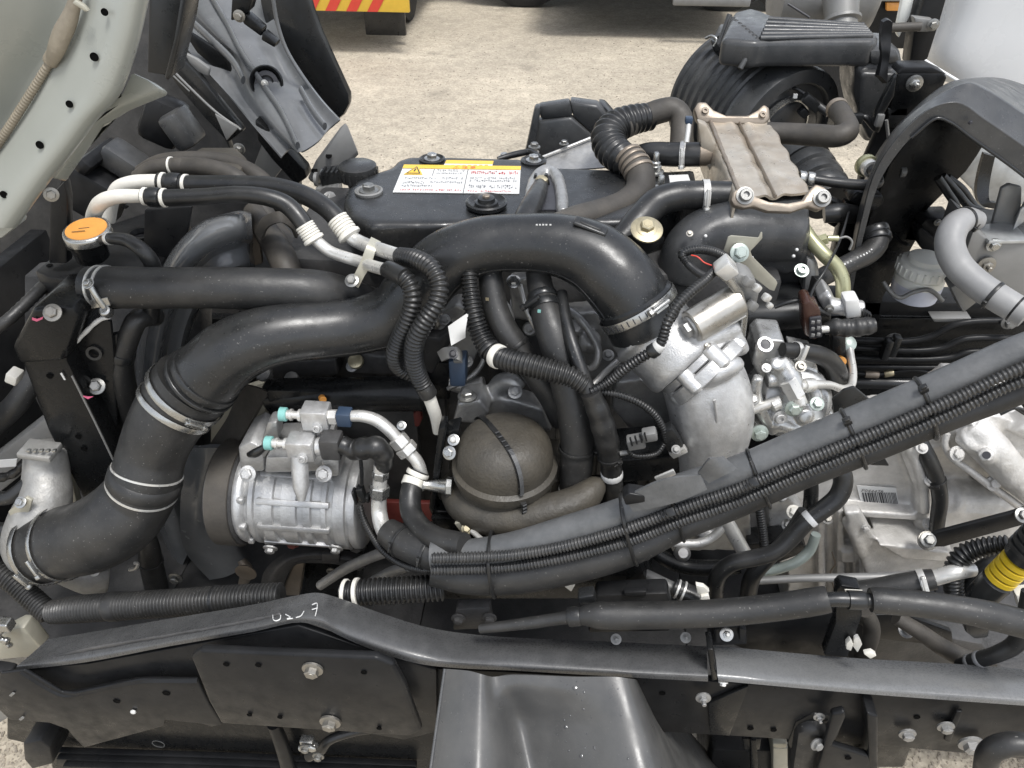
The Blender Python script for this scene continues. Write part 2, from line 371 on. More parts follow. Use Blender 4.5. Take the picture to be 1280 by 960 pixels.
# ------------------------------------------------------------------ setting: yard, parked vehicles
gm = mat('yard', (.42, .37, .29), .85, bump=0, var=.14, vs=1.2, dust=((.29, .255, .20), .75), ds=.55)
def yard_nodes(m):
    n = m.node_tree.nodes; L = m.node_tree.links; b = n['Principled BSDF']; src = b.inputs['Base Color'].links[0].from_socket
    tc = [x for x in n if x.type == 'TEX_COORD'][0]
    v = n.new('ShaderNodeTexVoronoi'); v.inputs['Scale'].default_value = 75; v.inputs['Randomness'].default_value = 1
    L.new(tc.outputs['Object'], v.inputs['Vector'])
    sp = n.new('ShaderNodeSeparateColor'); L.new(v.outputs['Color'], sp.inputs[0])
    mr = n.new('ShaderNodeMapRange'); mr.inputs[3].default_value = .84; mr.inputs[4].default_value = 1.15; L.new(sp.outputs[0], mr.inputs[0])
    sc = n.new('ShaderNodeVectorMath'); sc.operation = 'SCALE'; L.new(src, sc.inputs[0]); L.new(mr.outputs[0], sc.inputs['Scale'])
    n6 = n.new('ShaderNodeTexNoise'); n6.inputs['Scale'].default_value = 9; n6.inputs['Detail'].default_value = 8; n6.inputs['Roughness'].default_value = .8; L.new(tc.outputs['Object'], n6.inputs['Vector'])
    m6 = n.new('ShaderNodeMapRange'); m6.inputs[1].default_value = .35; m6.inputs[2].default_value = .65; m6.inputs[3].default_value = .8; m6.inputs[4].default_value = 1.15; L.new(n6.outputs[0], m6.inputs[0])
    s2 = n.new('ShaderNodeVectorMath'); s2.operation = 'SCALE'; L.new(sc.outputs[0], s2.inputs[0]); L.new(m6.outputs[0], s2.inputs['Scale'])
    n7 = n.new('ShaderNodeTexNoise'); n7.inputs['Scale'].default_value = 1.5; n7.inputs['Detail'].default_value = 5; n7.inputs['Roughness'].default_value = .62; L.new(tc.outputs['Object'], n7.inputs['Vector'])
    m7 = n.new('ShaderNodeMapRange'); m7.inputs[1].default_value = .60; m7.inputs[2].default_value = .72; m7.inputs[3].default_value = 1; m7.inputs[4].default_value = .62; L.new(n7.outputs[0], m7.inputs[0])
    s3 = n.new('ShaderNodeVectorMath'); s3.operation = 'SCALE'; L.new(s2.outputs[0], s3.inputs[0]); L.new(m7.outputs[0], s3.inputs['Scale'])
    L.new(s3.outputs[0], b.inputs['Base Color'])
    bp = n.new('ShaderNodeBump'); bp.inputs['Strength'].default_value = .6; bp.inputs['Distance'].default_value = .006
    L.new(v.outputs['Distance'], bp.inputs['Height']); L.new(bp.outputs[0], b.inputs['Normal'])
yard_nodes(gm)
b = B(); b.add([(-300, -300, 0), (300, -300, 0), (300, 300, 0), (-300, 300, 0)], [(0, 1, 2, 3)])
obj('ground', b, gm, kind='structure')
rs = np.random.RandomState(4); b = B()
peb = bmesh.new(); bmesh.ops.create_icosphere(peb, subdivisions=1, radius=1); PV = [v.co.copy() for v in peb.verts]; PF = [tuple(v.index for v in f.verts) for f in peb.faces]; peb.free()
PV = np.array([tuple(v) for v in PV]); NV = len(PV); GV = []; GF = []
NP = 20000
near = np.arange(NP) < 15000
px_ = np.where(near, rs.uniform(-1.3, 1.25, NP), rs.uniform(-2.2, 3.2, NP)); py_ = np.where(near, rs.uniform(.62, 1.08, NP), 2.2+rs.rand(NP)**1.6*5)
sz = np.where(near, .0016+.0036*rs.rand(NP)**2, rs.uniform(.002, .006, NP))
st = rs.uniform(.8, 1.4, (NP, 3)); st[:, 2] = .6
GV = PV[None]*sz[:, None, None]*st[:, None, :]+np.stack([px_, py_, sz*.25], 1)[:, None, :]
fa = np.array(PF); GF = fa[None]+(np.arange(NP)*NV)[:, None, None]
b.v = [tuple(q) for q in GV.reshape(-1, 3).tolist()]; b.f = [tuple(q) for q in GF.reshape(-1, 3).tolist()]
pm = mat('pebble', (.20, .17, .135), .8, bump=0, var=.6, vs=60, dust=((.42, .38, .31), .6), ds=90)
obj('gravel', b, pm, kind='stuff')

# parked recovery truck whose tail shows at the top left
D = 6.4
g0 = P(452, 14, D); t = thing('parked_truck', 'parked truck showing only the red and yellow striped board along its tail', 'truck', (g0.x, D, 0))
xl, xr = P(330, 20, D).x, P(511, 10, D).x; zb = P(452, 15, D).z
b = B().box(((xl+xr)/2, D+.03, zb+.32), (xr-xl, .04, .64)); obj('rear_board', b, 'yellow', t, bevel=.004)
n = 7; wd = (xr-xl)/n
for k in range(n):
    x0 = xl+k*wd; b = B(); b.prism([(x0, D+.008, zb+.002), (x0+wd*.5, D+.008, zb+.002), (x0+wd*.5+.42, D+.008, zb+.638), (x0+.42, D+.008, zb+.638)], (0, -.004, 0))
    if x0+wd*.5+.42 < xr+.3: obj('warning_stripe', b, 'red', t)
b = B().box(((xl+xr)/2-.2, D+1.6, zb+.5), (xr-xl+.2, 3.1, .9)); obj('body', b, 'white_paint', t, bevel=.02)
for dx in (-.75, .0):
    b = B(); b.lathe(Vector((xr-.35+dx*1.6, D+1.2, .42)), X, [(-.14, .3), (-.12, .42), (.12, .42), (.14, .3)], 28); obj('wheel', b, 'tyre', t)
b = B().box((xr-.28, D+.35, zb-.12), (.34, .05, .26)); obj('mud_flap', b, 'rubber', t, bevel=.01)

# flatbed parked further back
D = 8.3
g0 = P(780, 0, D); t = thing('parked_truck', 'dark flatbed truck parked at the back of the yard with its tyre on the ground', 'truck', (g0.x, D, 0))
for px in (657, 900, 985):
    c = P(px, 8, D); c.z = .5; b = B(); b.lathe(c, Y, [(-.13, .3), (-.15, .44), (-.12, .5), (.12, .5), (.15, .44), (.13, .3)], 36); wh = obj('wheel', b, 'tyre', t)
    b = B().lathe(c, Y, [(-.1, .0), (-.1, .28), (-.14, .3)], 28); obj('rim', b, 'grey_steel', wh)
x0, x1 = P(560, 0, D).x, P(1180, 0, D).x
b = B().box(((x0+x1)/2, D+1.0, .98), (x1-x0, 2.3, .42)); obj('chassis', b, 'satin_paint', t, bevel=.02)
b = B().box(((x0+x1)/2, D+1.0, 1.3), (x1-x0, 2.5, .22)); obj('deck', b, 'grey_steel', t, bevel=.02)
xa, xb = P(836, 6, D-.1).x, P(945, 6, D-.1).x
b = B().box(((xa+xb)/2, D-.12, .52), (xb-xa, .2, .42)); obj('side_box', b, 'satin_paint', t, bevel=.03)

D = 7.0; xa, xb = P(690, 6, D).x, P(950, 6, D).x
t = thing('parked_trailer', 'low dark trailer tail just entering the top edge above the air cleaner', 'trailer', ((xa+xb)/2, D+.8, 0))
b = B().box(((xa+xb)/2, D+.9, .63), (xb-xa, 1.7, .6)); obj('body', b, 'satin_paint', t, bevel=.03)
b = B().box((P(888, 5, D).x, D-.03, .33), (.62, .06, .06)); obj('guard_bar', b, 'grey_steel', t, bevel=.012)
for px in (852, 924): b = B().box((P(px, 5, D).x, D-.02, .40), (.05, .05, .16)); obj('bar_stay', b, 'satin_paint', t, bevel=.008)
for dx in (.35, xb-xa-.35):
    b = B().lathe(Vector((xa+dx, D+2.5, .36)), X, [(-.1, .2), (-.11, .33), (-.08, .36), (.08, .36), (.11, .33), (.1, .2)], 28); obj('wheel', b, 'tyre', t)

# dark vehicle tail with an amber marker, between air filter and white body
D = 4.6
t = thing('parked_van', 'dark vehicle tail with a small amber marker lamp seen behind the black tank', 'van', (P(1090, 30, D).x, D, 0))
b = B().prism([P(1045, -60, D), P(1150, -60, D), P(1150, 62, D), P(1062, 62, D), P(1045, 30, D)], Y*1.6); obj('body', b, 'satin_paint', t, bevel=.02)
b = B().slab([(1040, -6), (1136, -6), (1136, 2), (1040, 2)], .05, D-.06); obj('trim_strip', b, 'grey_steel', t, bevel=.008)
b = B().slab([(1108, 3), (1126, 3), (1126, 14), (1108, 14)], .03, D-.04); obj('marker_lamp', b, 'orange', t, bevel=.008)
for dx in (.1, 1.):
    b = B().lathe(Vector((P(1060, 30, D).x+.2, D+.5+dx*.8, .36)), X, [(-.1, .2), (-.1, .36), (.1, .36), (.1, .2)], 24); obj('wheel', b, 'tyre', t)

# white cargo body at the top right
t = thing('cargo_body', 'large smooth white body side standing behind the black wheel arch', 'truck body', P(1240, 100, 2.15))
b = B()
rows = []
for py, l in ((-120, 1205), (-40, 1185), (20, 1168), (72, 1150), (100, 1197), (150, 1280)):
    x = l; rows.append([(x, py, 2.5), (x+3, py, 2.28), (x+26, py, 2.16), (x+90, py, 2.12), (1420, py, 2.08)])
rows = rows[:4]+[[(1152, 96, 2.5), (1156, 97, 2.28), (1190, 104, 2.16), (1240, 118, 2.12), (1420, 150, 2.08)]]
b.shell(rows, .004, 4); obj('side_panel', b, 'white_paint', t)
b = B().tube([(1150, 72, 2.12, 2.2), (1175, 88, 2.1, 2.2), (1200, 103, 2.08, 2.2), (1290, 160, 2.0, 2.2)]); obj('lower_edge', b, 'white_paint', t)

# black upright behind the tank
t = thing('support_post', 'black leaning post between the amber marker and the white body', 'post', P(1155, 80, 1.98))
b = B().slab([(1165, -30), (1192, -30), (1176, 25), (1160, 75), (1136, 84), (1142, 40)], .06, 1.98); obj('post', b, 'satin_paint', t, bevel=.006)
b = B().slab([(1134, -30), (1150, -30), (1138, 20), (1124, 48), (1120, 40)], .02, 2.02); obj('inner_strip', b, 'tank_white', t, bevel=.004)
b = B().slab([(1143, 22), (1168, 25), (1170, 38), (1160, 40), (1146, 40)], .03, 1.95); br = obj('cross_bracket', b, 'grey_steel', t, bevel=.003)
bolt(br, 1166, 31, 1.94, 5, OUT)
b = B().tube([(1105, 35, 1.93, 5.5), (1150, 33, 1.94, 5.5)]); obj('rod', b, 'brown_rubber', t)

# ------------------------------------------------------------------ tilted cab: painted rear sill, seam cable, flange
OFF[0] = -.14
t = thing('tilted_cab', 'pale green-grey painted underside of the tilted cab with a row of round holes', 'cab', P(60, 200, 1.0))
b = B()
E = [(0, 186), (22, 182), (45, 176), (70, 170), (88, 163), (105, 157), (120, 149), (135, 136), (150, 122), (165, 111), (182, 98), (200, 83), (222, 66), (250, 45), (285, 20)]
S = [(0, 102), (22, 93), (45, 83), (70, 70), (88, 56), (105, 47), (120, 38), (135, 28), (150, 19), (165, 8), (182, -4), (200, -18), (222, -36), (250, -60), (285, -90)]
rows = []
for (y, e), (_, s) in list(zip(E, S))[::2]:
    rows.append([(s, y+6, 1.03), (s+(e-s)*.06, y+6, 1.0), (s+(e-s)*.4, y+3, .985), (e-18, y, .975), (e-4, y, .985), (e, y, 1.03), (e-3, y, 1.12)])
rows.insert(0, [(p[0]+12, p[1]-50, p[2]) for p in rows[0]])
b.shell(rows, .003, 4); obj('sill_panel', b, 'cab_paint', t)
rows = []
for (y, s) in S[::2]:
    rows.append([(s-420, y+80, .86), (s-200, y+45, .96), (s-60, y+18, 1.02), (s-14, y+8, 1.035), (s+2, y+6, 1.03)])
rows.insert(0, [(p[0]+12, p[1]-50, p[2]) for p in rows[0]])
b = B().shell(rows, .003, 4); obj('floor_panel', b, 'cab_paint', t)
b = B().slab([(58, 220), (75, 192), (112, 152), (120, 148), (152, 116), (164, 90), (184, 99), (199, 110), (196, 115), (150, 134), (134, 144), (118, 152), (100, 180), (70, 224)], .02, 1.06, vec=Vector((.1, .8, -.5)).normalized()); fl = obj('flange', b, 'cab_paint', t, bevel=.003)
for x, y, r in ((131, 15, 4.6), (118, 71, 5.4), (87, 130, 4.6), (50, 181, 5), (5, 243, 4.8)): hole(t, x, y, .978, r, Vector((.1, -.9, .1)))
for x, y, r in ((149, 119, 4), (107, 164, 4.5), (122, 147, 2.5)): hole(fl, x, y, 1.05, r, Vector((-.2, -.7, .6)))
cb = hose('seam_cable', [(-25, 208, 1.0, 5.5), (0, 176, 1.0, 5.5), (30, 130, 1.0, 5.5), (55, 90, 1.0, 5.5), (70, 66, 1.0, 5.5)], 'sealant', parent=t, rib=(.0045, .18))
hose('cable_sleeve', [(64, 76, .995, 8), (70, 62, .99, 11), (78, 42, .99, 12), (86, 26, .99, 11), (92, 8, .99, 9), (99, -25, .99, 8)], 'sealant', parent=t, squash=.7)
cuff(cb, .96, .014, 1.75, 'sealant', 'sleeve_collar', t)
b = B().slab([(93, 0), (104, 7), (110, 14), (106, 15), (96, 8), (90, 4)], .006, .975); obj('cable_clip', b, 'khaki_metal', t, bevel=.001)
b = B().slab([(-15, 238), (20, 284), (0, 300), (-40, 260)], .03, 1.0); obj('lower_gusset', b, 'cab_paint', t, bevel=.004)
b = B().box((-2.3, 1.95, 2.1), (2.2, 1.6, 1.06)); obj('cab_shell', b, 'cab_paint', t, bevel=.05)
bolt(t, 64, 243, 1.0, 6, Vector((.5, -.8, .2)))
OFF[0] = 0.

b = B().slab([(186, 0), (189, -20), (236, -20), (229, 20), (214, 90), (209, 102), (206, 94), (184, 91)], .012, 1.18); b.slab([(228, -20), (236, -20), (230, 25), (214, 94), (208, 101), (205, 96), (217, 50)], .05, 1.165)
obj('weather_strip', b, 'plastic', label='flat black plastic strip hanging beside the painted cab sill', cat='trim strip', bevel=.003)
b = B().slab([(60, -30), (240, -30), (258, 40), (302, 100), (330, 150), (372, 215), (372, 640), (-200, 640), (-200, 120), (40, 100)], .05, 1.95)  # dark sheet put in to fill the shaded hollow of the cab
obj('cab_shade_sheet', b, 'dark_iron', label='dark sheet standing in for the shaded hollow of the cab behind the painted sill', cat='backing_sheet', bevel=.01)
# dim boxes under the cab
t = thing('heater_case', 'dim grey plastic case deep in the shadow under the cab sill', 'case', P(190, 180, 1.5))
b = B().pbox(155, 200, 1.5, 48, 40, 30, 0, 0, 38); obj('case', b, 'grey_plastic', t, bevel=.012)
b = B().pbox(122, 195, 1.48, 22, 80, 18, 0, 0, -38); obj('tube', b, 'satin_paint', t, bevel=.012)
b = B().pbox(118, 240, 1.46, 70, 40, 60, 0, 0, 35); obj('lower_case', b, 'satin_paint', t, bevel=.012)
b = B().pbox(205, 150, 1.62, 50, 40, 60, 10, 0, 30); obj('blower_housing', b, 'satin_paint', t, bevel=.02)
b = B().pbox(228, 160, 1.6, 30, 40, 46, 0, 0, -25); obj('duct', b, 'grey_plastic', t, bevel=.012)
b = B().slab([(62, 246), (80, 226), (84, 250), (84, 330), (60, 330)], .02, 1.08); obj('stay_plate', b, 'satin_paint', label='narrow black stay plate below the bolt at the cab sill corner', cat='bracket', bevel=.004)

# ------------------------------------------------------------------ black inner fender under the cab
t = thing('inner_fender', 'glossy black moulded fender liner with ridges and an oval hole at the top left', 'fender liner', P(370, 200, 1.7))
wv = [1.64, 1.66, 1.615, 1.62, 1.645, 1.63]
rr = [[(196, -10), (222, -15), (250, -20), (275, -30), (305, -40), (338, -45)], [(214, 22), (228, 14), (252, 14), (275, 8), (302, 0), (336, -5)], [(232, 58), (252, 42), (276, 44), (300, 34), (325, 32), (344, 30)], [(264, 95), (284, 68), (306, 76), (326, 66), (345, 62), (357, 62)],
      [(298, 132), (296, 108), (322, 114), (346, 104), (366, 98), (378, 94)], [(318, 156), (318, 142), (345, 150), (370, 140), (390, 130), (402, 126)], [(352, 196), (362, 186), (376, 190), (398, 176), (412, 160), (424, 150)]]
TL = lambda y, w: w+.26-.0026*(y+20)*.7
b = B().shell([[(x, y, TL(y, w)-.03) for (x, y), w in zip(r, wv)] for r in rr], .004, 5); obj('liner', b, 'liner', t)
b = B(); b.slab([(318, -30), (378, -30), (390, 12), (400, 40), (436, 118), (437, 130), (430, 144), (420, 152), (390, 130), (362, 96), (340, 60), (328, 20)], .03, 1.78); obj('outer_flap', b, 'plastic', t, bevel=.008)
ed = hose('bead', [(340, -10, 1.63, 2.5), (347, 30, 1.63, 2.5), (358, 62, 1.63, 2.5), (378, 95, 1.63, 2.5), (402, 127, 1.63, 2.5), (424, 151, 1.63, 2.5)], 'liner', parent=t)
b = B(); b.slab([(394, 200), (425, 158), (432, 152), (447, 189), (430, 206), (400, 232), (384, 222)], .012, 1.50, vec=Vector((.1, .5, -.8))); pl = obj('end_plate', b, 'grey_steel', t, bevel=.003)
for x, y in ((411, 195), (398, 222), (393, 213)): hole(pl, x, y, 1.497, 4, Vector((0, -.5, .8)))
c = P(333, 103, 1.62); b = B().lathe(c, Vector((.2, -.9, .35)), [(.0, .012), (-.012, .024), (.002, .0285), (.005, .032), (0, .035)], 24, cap=False); hl = obj('oval_rim', b, 'black_paint', t); hl.scale = (1, 1, 1)
b = B().lathe(c, Vector((.2, -.9, .35)), [(-.004, .001), (-.003, .024)], 20); obj('oval_shade', b, 'ink', t)  # dark disc painted for the shade inside the oval hole
b = B().slab([(222, 30), (240, 42), (284, 70), (292, 100), (276, 92), (246, 66)], .01, 1.69); obj('trough_shade', b, 'black_paint', t, bevel=.003)  # black quad laid on the liner as the shade of a trough
for pts in ([(262, -8), (284, 30), (300, 62), (322, 96), (352, 140), (372, 182)], [(232, 20), (262, 48), (292, 78), (304, 100)], [(376, 112), (392, 140), (406, 158)]):
    b = B().tube([(x, y, TL(y, 1.605)-.03, 6) for x, y in pts], squash=.5); obj('pressed_rib', b, 'liner', t)
bolt(t, 331, 104, 1.6, 3, OUT, 'pipe_alu')  # bright head put here as the metal reflection in the oval hole
b = B(); b.slab([(205, 60), (216, 62), (246, 92), (300, 158), (304, 164), (285, 178), (258, 150), (222, 108), (205, 84)], .02, 1.60); b.slab([(262, 130), (268, 132), (283, 170), (290, 190), (284, 182)], .02, 1.6); obj('lower_web', b, 'plastic', t, bevel=.004)
b = B().tube([(212, 84, 1.59, 1.6), (240, 112, 1.59, 1.6), (270, 140, 1.59, 1.6), (301, 162, 1.59, 1.6)]).tube([(212, 90, 1.59, 1.2), (237, 114, 1.59, 1.2)]); obj('web_edge', b, 'grey_steel', t)
b = B().slab([(268, 142), (298, 160), (283, 176)], .01, 1.585); obj('web_gusset', b, 'grey_steel', t, bevel=.002)
b = B().slab([(230, 66), (246, 74), (262, 86), (260, 96), (246, 90), (236, 80)], .012, 1.61); obj('shiny_tab', b, 'grey_steel', t, bevel=.004)
for q in ([(290, -10), (318, -10), (312, 12), (300, 24), (288, 26)], [(300, 18), (308, 18), (328, 36), (326, 46), (304, 30)], [(328, 40), (345, 54), (343, 60), (326, 50)]):
    b = B().slab(q, .03, 1.56); obj('mounting_tab', b, 'black_paint', t, bevel=.003)
bolt(t, 299, 20, 1.55, 5, OUT)
b = B().slab([(318, 150), (330, 158), (380, 212), (384, 222), (370, 232), (340, 200), (322, 176)], .04, 1.55); obj('channel', b, 'black_paint', t, bevel=.004)
b = B().slab([(328, 178), (342, 186), (352, 212), (330, 240), (316, 210)], .02, 1.72); obj('lower_bracket', b, 'grey_steel', t, bevel=.004)
bolt(t, 299, 186, 1.58, 5, OUT)
# ------------------------------------------------------------------ radiator corner: shroud, bracket post, cap
b = B(); r0, cc = [], P(265, 500, 1.1); 
t = thing('fan_shroud', 'black ring-shaped fan shroud behind the thick rubber intake hose', 'fan shroud', P(230, 700, 1.1))
outer_w = [0]*8+[.03, .1]
outer = [(222, 720), (196, 640), (180, 560), (175, 480), (180, 420), (196, 360), (222, 310), (258, 278), (294, 267), (314, 268)]
rows = []
for k, (x, y) in enumerate(outer):
    cx, cy = 330, 480; dx, dy = (cx-x), (cy-y)
    q = outer_w[k]; rows.append([(x-6, y, 1.22+q), (x, y, 1.08+q), (x+dx*.06, y+dy*.06, 1.05+q), (x+dx*.13, y+dy*.13, 1.055+q), (x+dx*.2, y+dy*.2, 1.10+q), (x+dx*.3, y+dy*.3, 1.09+q), (x+dx*.36, y+dy*.36, 1.2+q)])
b.shell(rows, .004, 4); obj('ring', b, 'liner', t)
b = B().slab([(180, 262), (240, 258), (232, 300), (205, 352), (190, 400), (176, 400)], .01, 1.15); obj('side_plate', b, 'satin_paint', t, bevel=.003)
rows = [[(235, 560, 1.0), (262, 560, .985), (290, 560, 1.0), (305, 560, 1.04)], [(225, 640, 1.0), (255, 640, .985), (285, 640, 1.0), (300, 640, 1.04)], [(232, 690, 1.0), (262, 690, .985), (292, 680, 1.0), (305, 672, 1.04)], [(262, 725, 1.0), (285, 720, .985), (308, 708, 1.0), (318, 700, 1.04)]]
b = B().shell(rows, .01, 5); obj('lower_lip', b, 'liner', t)
t = thing('radiator', 'black radiator top tank and core edge beside the cream coolant pipes', 'radiator', P(150, 600, 1.2))
b = B().flat([(42, 338), (85, 305), (130, 282), (190, 262), (232, 258), (222, 300), (190, 345), (110, 352), (60, 346)], 1.09, .06); obj('top_tank', b, 'satin_paint', t, bevel=.006)
b = B().slab([(30, 345), (110, 340), (250, 335), (260, 740), (30, 740)], .06, 1.3); obj('core', b, 'dark_iron', t, bevel=.004)
for x, y in ((157, 259), (62, 332)): hole(t, x, y, 0, 4, Z, p=PZ(x, y, 1.091))
b = B().lathe(PZ(178, 298, 1.09), Z, [(0, .012), (.004, .022), (.012, .026), (.012, .019), (.004, .016)], 24, cap=False); obj('drain_neck', b, 'satin_paint', t)
c = P(108, 302, 1.07)
b = B().lathe(c, Vector((.05, -.15, 1)), [(-.03, .026), (-.002, .028), (0, .031), (.012, .031)], 28); obj('filler_neck', b, 'black_paint', t)

m = MP(c); ax = Vector((.03, -.12, 1)).normalized(); c1 = P(109, 289, 1.065)
b = B()
prof = [(-.012, .034), (-.010, .0365), (-.001, .037), (.003, .036), (.0045, .034)]
b.lathe(c1, ax, prof, 40)
V = []
for v in b.v:
    q = Vector(v)-c1; a = math.atan2(q.y, q.x); rad = 1+.05*math.exp(-((math.sin(a+1.9))/.3)**2); h = ax*q.dot(ax); V.append(tuple(c1+h+(q-h)*rad))
b.v = V; t = obj('radiator_cap', b, 'zinc', t, label='silver cap with a worn orange sticker')
b = B().lathe(c1+ax*.0046, ax, [(0, .0315), (.001, .0312)], 40); st = obj('sticker', b, 'orange', t)
for k in range(3):
    b = B().box(c1+ax*.006+Vector((-.006+.003*k, -.012+.012*k, 0)), (.02-.004*k, .0014, .0006), (Vector((.95, .3, 0)), Vector((-.3, .95, 0)), ax)); obj('print_line', b, 'brown_rubber', t)
h = hose('overflow_hose', [(128, 300, 1.04, 6), (142, 298, 1.03, 7.5), (160, 301, 1.03, 8.5), (178, 313, 1.02, 9.5), (190, 330, 1.02, 10), (192, 360, 1.02, 10), (188, 400, 1.02, 10)], 'rubber', 'slim black hose curving down from below the orange radiator cap', 'hose', step=.004)
clamp(h, .1, w=.007, ang=30, m='pipe_alu', screw=False)

# bracket post
t = thing('support_bracket', 'tall black folded steel bracket with a bolt and pink paint tick on top', 'bracket', P(90, 600, .95))
b = B().slab([(20, 430), (26, 412), (90, 404), (82, 436), (84, 452), (146, 575), (148, 590), (104, 625), (60, 540), (28, 455)], .09, .93); obj('post', b, 'black_paint', t, bevel=.006)
b = B().slab([(14, 434), (40, 385), (90, 384), (100, 400), (84, 438), (80, 452), (24, 456)], .11, .918); obj('cap_plate', b, 'black_paint', t, bevel=.008)
b = B().slab([(88, 440), (92, 422), (122, 398), (138, 402), (142, 440), (146, 520), (146, 575), (138, 560)], .008, .965); pl = obj('side_plate', b, 'black_paint', t, bevel=.003)
b = B().tube([(86, 436, .955, 3.2), (104, 418, .955, 3.2), (124, 400, .955, 3.2), (136, 396, .955, 3.2)], rib=(.008, .15)); obj('edge_guard', b, 'paper', t)
b = B().tube([(90, 470, .925, 1.3), (120, 530, .925, 1.3), (143, 578, .925, 1.3)]); obj('edge', b, 'grey_steel', t)
for x, y, w, r in ((66, 391, .91, 7.5), (121, 483, .955, 7)): bolt(t, x, y, w, r, Vector((.2, -.7, .7)), m='zinc')
for x, y in ((62, 470), (98, 546), (105, 561)): hole(t, x, y, .928, 4)
b = B().ring(P(118, 441, .96), Vector((.2, -1, .2)), .008, .0125, .006, 20); obj('grommet', b, 'rubber', t)
for q in ([(40, 397), (46, 399), (54, 396), (53, 399), (46, 402), (40, 400)], [(100, 494), (108, 496), (116, 496), (110, 499)]):
    b = B().slab([(x, y) for x, y in q], .001, .914 if q[0][1] < 450 else .925); obj('paint_tick', b, 'pink', t)
b = B().slab([(75, 467), (77, 466), (82, 475), (80, 475)], .001, .925); obj('paint_tick', b, 'paper', t)
b = B().tube([(-20, 420, .98, 8), (10, 400, 1.0, 8), (40, 372, 1.05, 8), (60, 352, 1.1, 8)], rib=(.004, .1)); obj('foam_strip', b, 'soft_rubber', label='grainy black foam strip running up to the radiator top at the left edge', cat='foam strip')
h = hose('drain_hose', [(-20, 540, 1.05, 15), (20, 505, 1.05, 14), (45, 470, 1.08, 13), (60, 455, 1.1, 12)], 'soft_rubber', 'fat black hose at the far left edge behind the bracket post', 'hose')
b = B().pbox(18, 470, .98, 14, 18, 16, 0, 0, 30); obj('cream_plug', b, 'cream', label='small cream plastic plug at the left edge beside the bracket post', cat='plug', bevel=.003)
b = B().slab([(-30, 590), (60, 520), (80, 545), (20, 600), (-30, 640)], .05, 1.0); obj('cross_member', b, 'grey_steel', label='dull grey cross member crossing behind the intercooler tank at left', cat='cross member', bevel=.006)
b = B().slab([(36, 560), (72, 555), (66, 700), (30, 700)], .02, 1.05); b.slab([(60, 540), (90, 600), (100, 650), (84, 680), (50, 600)], .02, 1.0); obj('baffle', b, 'khaki_metal', label='pale metal baffle behind the intercooler tank', cat='baffle', bevel=.004)

# intercooler tank, lower boot, charge pipe
t = thing('intercooler_tank', 'dull cast aluminium intercooler end tank joined to the rubber boot', 'intercooler tank', P(60, 720, .85))
b = B(); b.tube([(58, 556, .93, 25), (58, 590, .91, 27), (58, 620, .88, 30), (48, 655, .85, 36), (44, 686, .84, 36), (76, 692, .83, 32)], step=.008); b.tube([(40, 680, .86, 30), (85, 712, .86, 20), (118, 722, .87, 22), (136, 722, .88, 18)], step=.008)
obj('casting', b, 'tank_alu', t, remesh=(.004, 6), wob=.0006)
b = B().pbox(50, 563, .90, 42, 30, 9, 0, 0, 6); obj('top_ledge', b, 'tank_alu', t, bevel=.003)
for k in range(5): b = B().pbox(36+k*8, 563, .885, 5, 5, 3); obj('crimp_tab', b, 'zinc', t, bevel=.001)
bolt(t, 119, 713, .82, 5, DIAG)
boot = hose('intake_boot', [(54, 684, .825, 45), (80, 678, .82, 45), (118, 668, .82, 47), (150, 648, .83, 47), (172, 622, .85, 44), (182, 598, .86, 42), (190, 568, .88, 41), (206, 530, .90, 44), (226, 500, .92, 48), (243, 480, .93, 50)], 'soft_rubber', 'thick black rubber elbow boot with two wire rings above the intercooler tank', 'hose', seg=40, step=.006)
for f in (.555, .615):
    c, tt, r = PATH[boot.name].at(f); b = B(); b.lathe(c, tt, [(-.0016, r*.95), (-.0016, r+.0016), (.0016, r+.0016), (.0016, r*.95)], 40); obj('wire_ring', b, 'pipe_alu', boot)
c, tt, r = PATH[boot.name].at(.585); b = B(); b.lathe(c, tt, [(-.014, r*.98), (-.009, r+.003), (.009, r+.003), (.014, r*.98)], 40); obj('bulge', b, 'soft_rubber', boot)
clamp(boot, .955, w=.012, ang=35, m='zinc', grow=1.04); clamp(boot, .885, w=.010, ang=-150, m='zinc', grow=1.03)
clamp(boot, .03, w=.012, ang=40, m='zinc', grow=1.05, slots=9); clamp(boot, .11, w=.008, ang=25, m='zinc', grow=1.04, slots=9)

pipe = hose('charge_pipe', [(240, 487, .925, 44), (258, 470, .93, 44), (288, 442, .94, 42), (325, 424, .95, 39), (365, 416, .965, 37), (410, 412, .985, 36), (455, 406, 1.0, 36), (492, 393, 1.01, 38), (522, 362, 1.02, 40), (556, 327, 1.03, 38), (600, 308, 1.035, 36), (650, 304, 1.035, 36), (700, 307, 1.03, 39), (742, 322, 1.02, 44), (775, 352, 1.0, 47), (798, 386, .985, 46), (806, 402, .98, 45)], 'moulded', 'large black moulded charge pipe winding across the engine to the throttle', 'pipe', seg=40, step=.006)
for f, g, wd in ((.045, 1.06, .012), (.03, 1.1, .006)): cuff(pipe, f, wd, g, 'moulded', 'bead')
c, tt, r = PATH[pipe.name].at(.985); b = B(); b.lathe(c, tt, [(-.03, r*.99), (-.026, r*1.07), (.02, r*1.09), (.024, r*1.0)], 40); obj('end_cuff', b, 'plastic', pipe)
clamp(pipe, .975, w=.014, ang=-25, m='zinc', grow=1.1, slots=8)
b = B()
for f in (.60, .61, .62): pass
c_, t_, r_, n_ = frame_at(pipe, .83, -48); b = B().box(c_+n_*(r_+.001), (.05, .018, .006), (t_, n_.cross(t_), n_)); obj('raised_pad', b, 'moulded', pipe, bevel=(.005, 3))
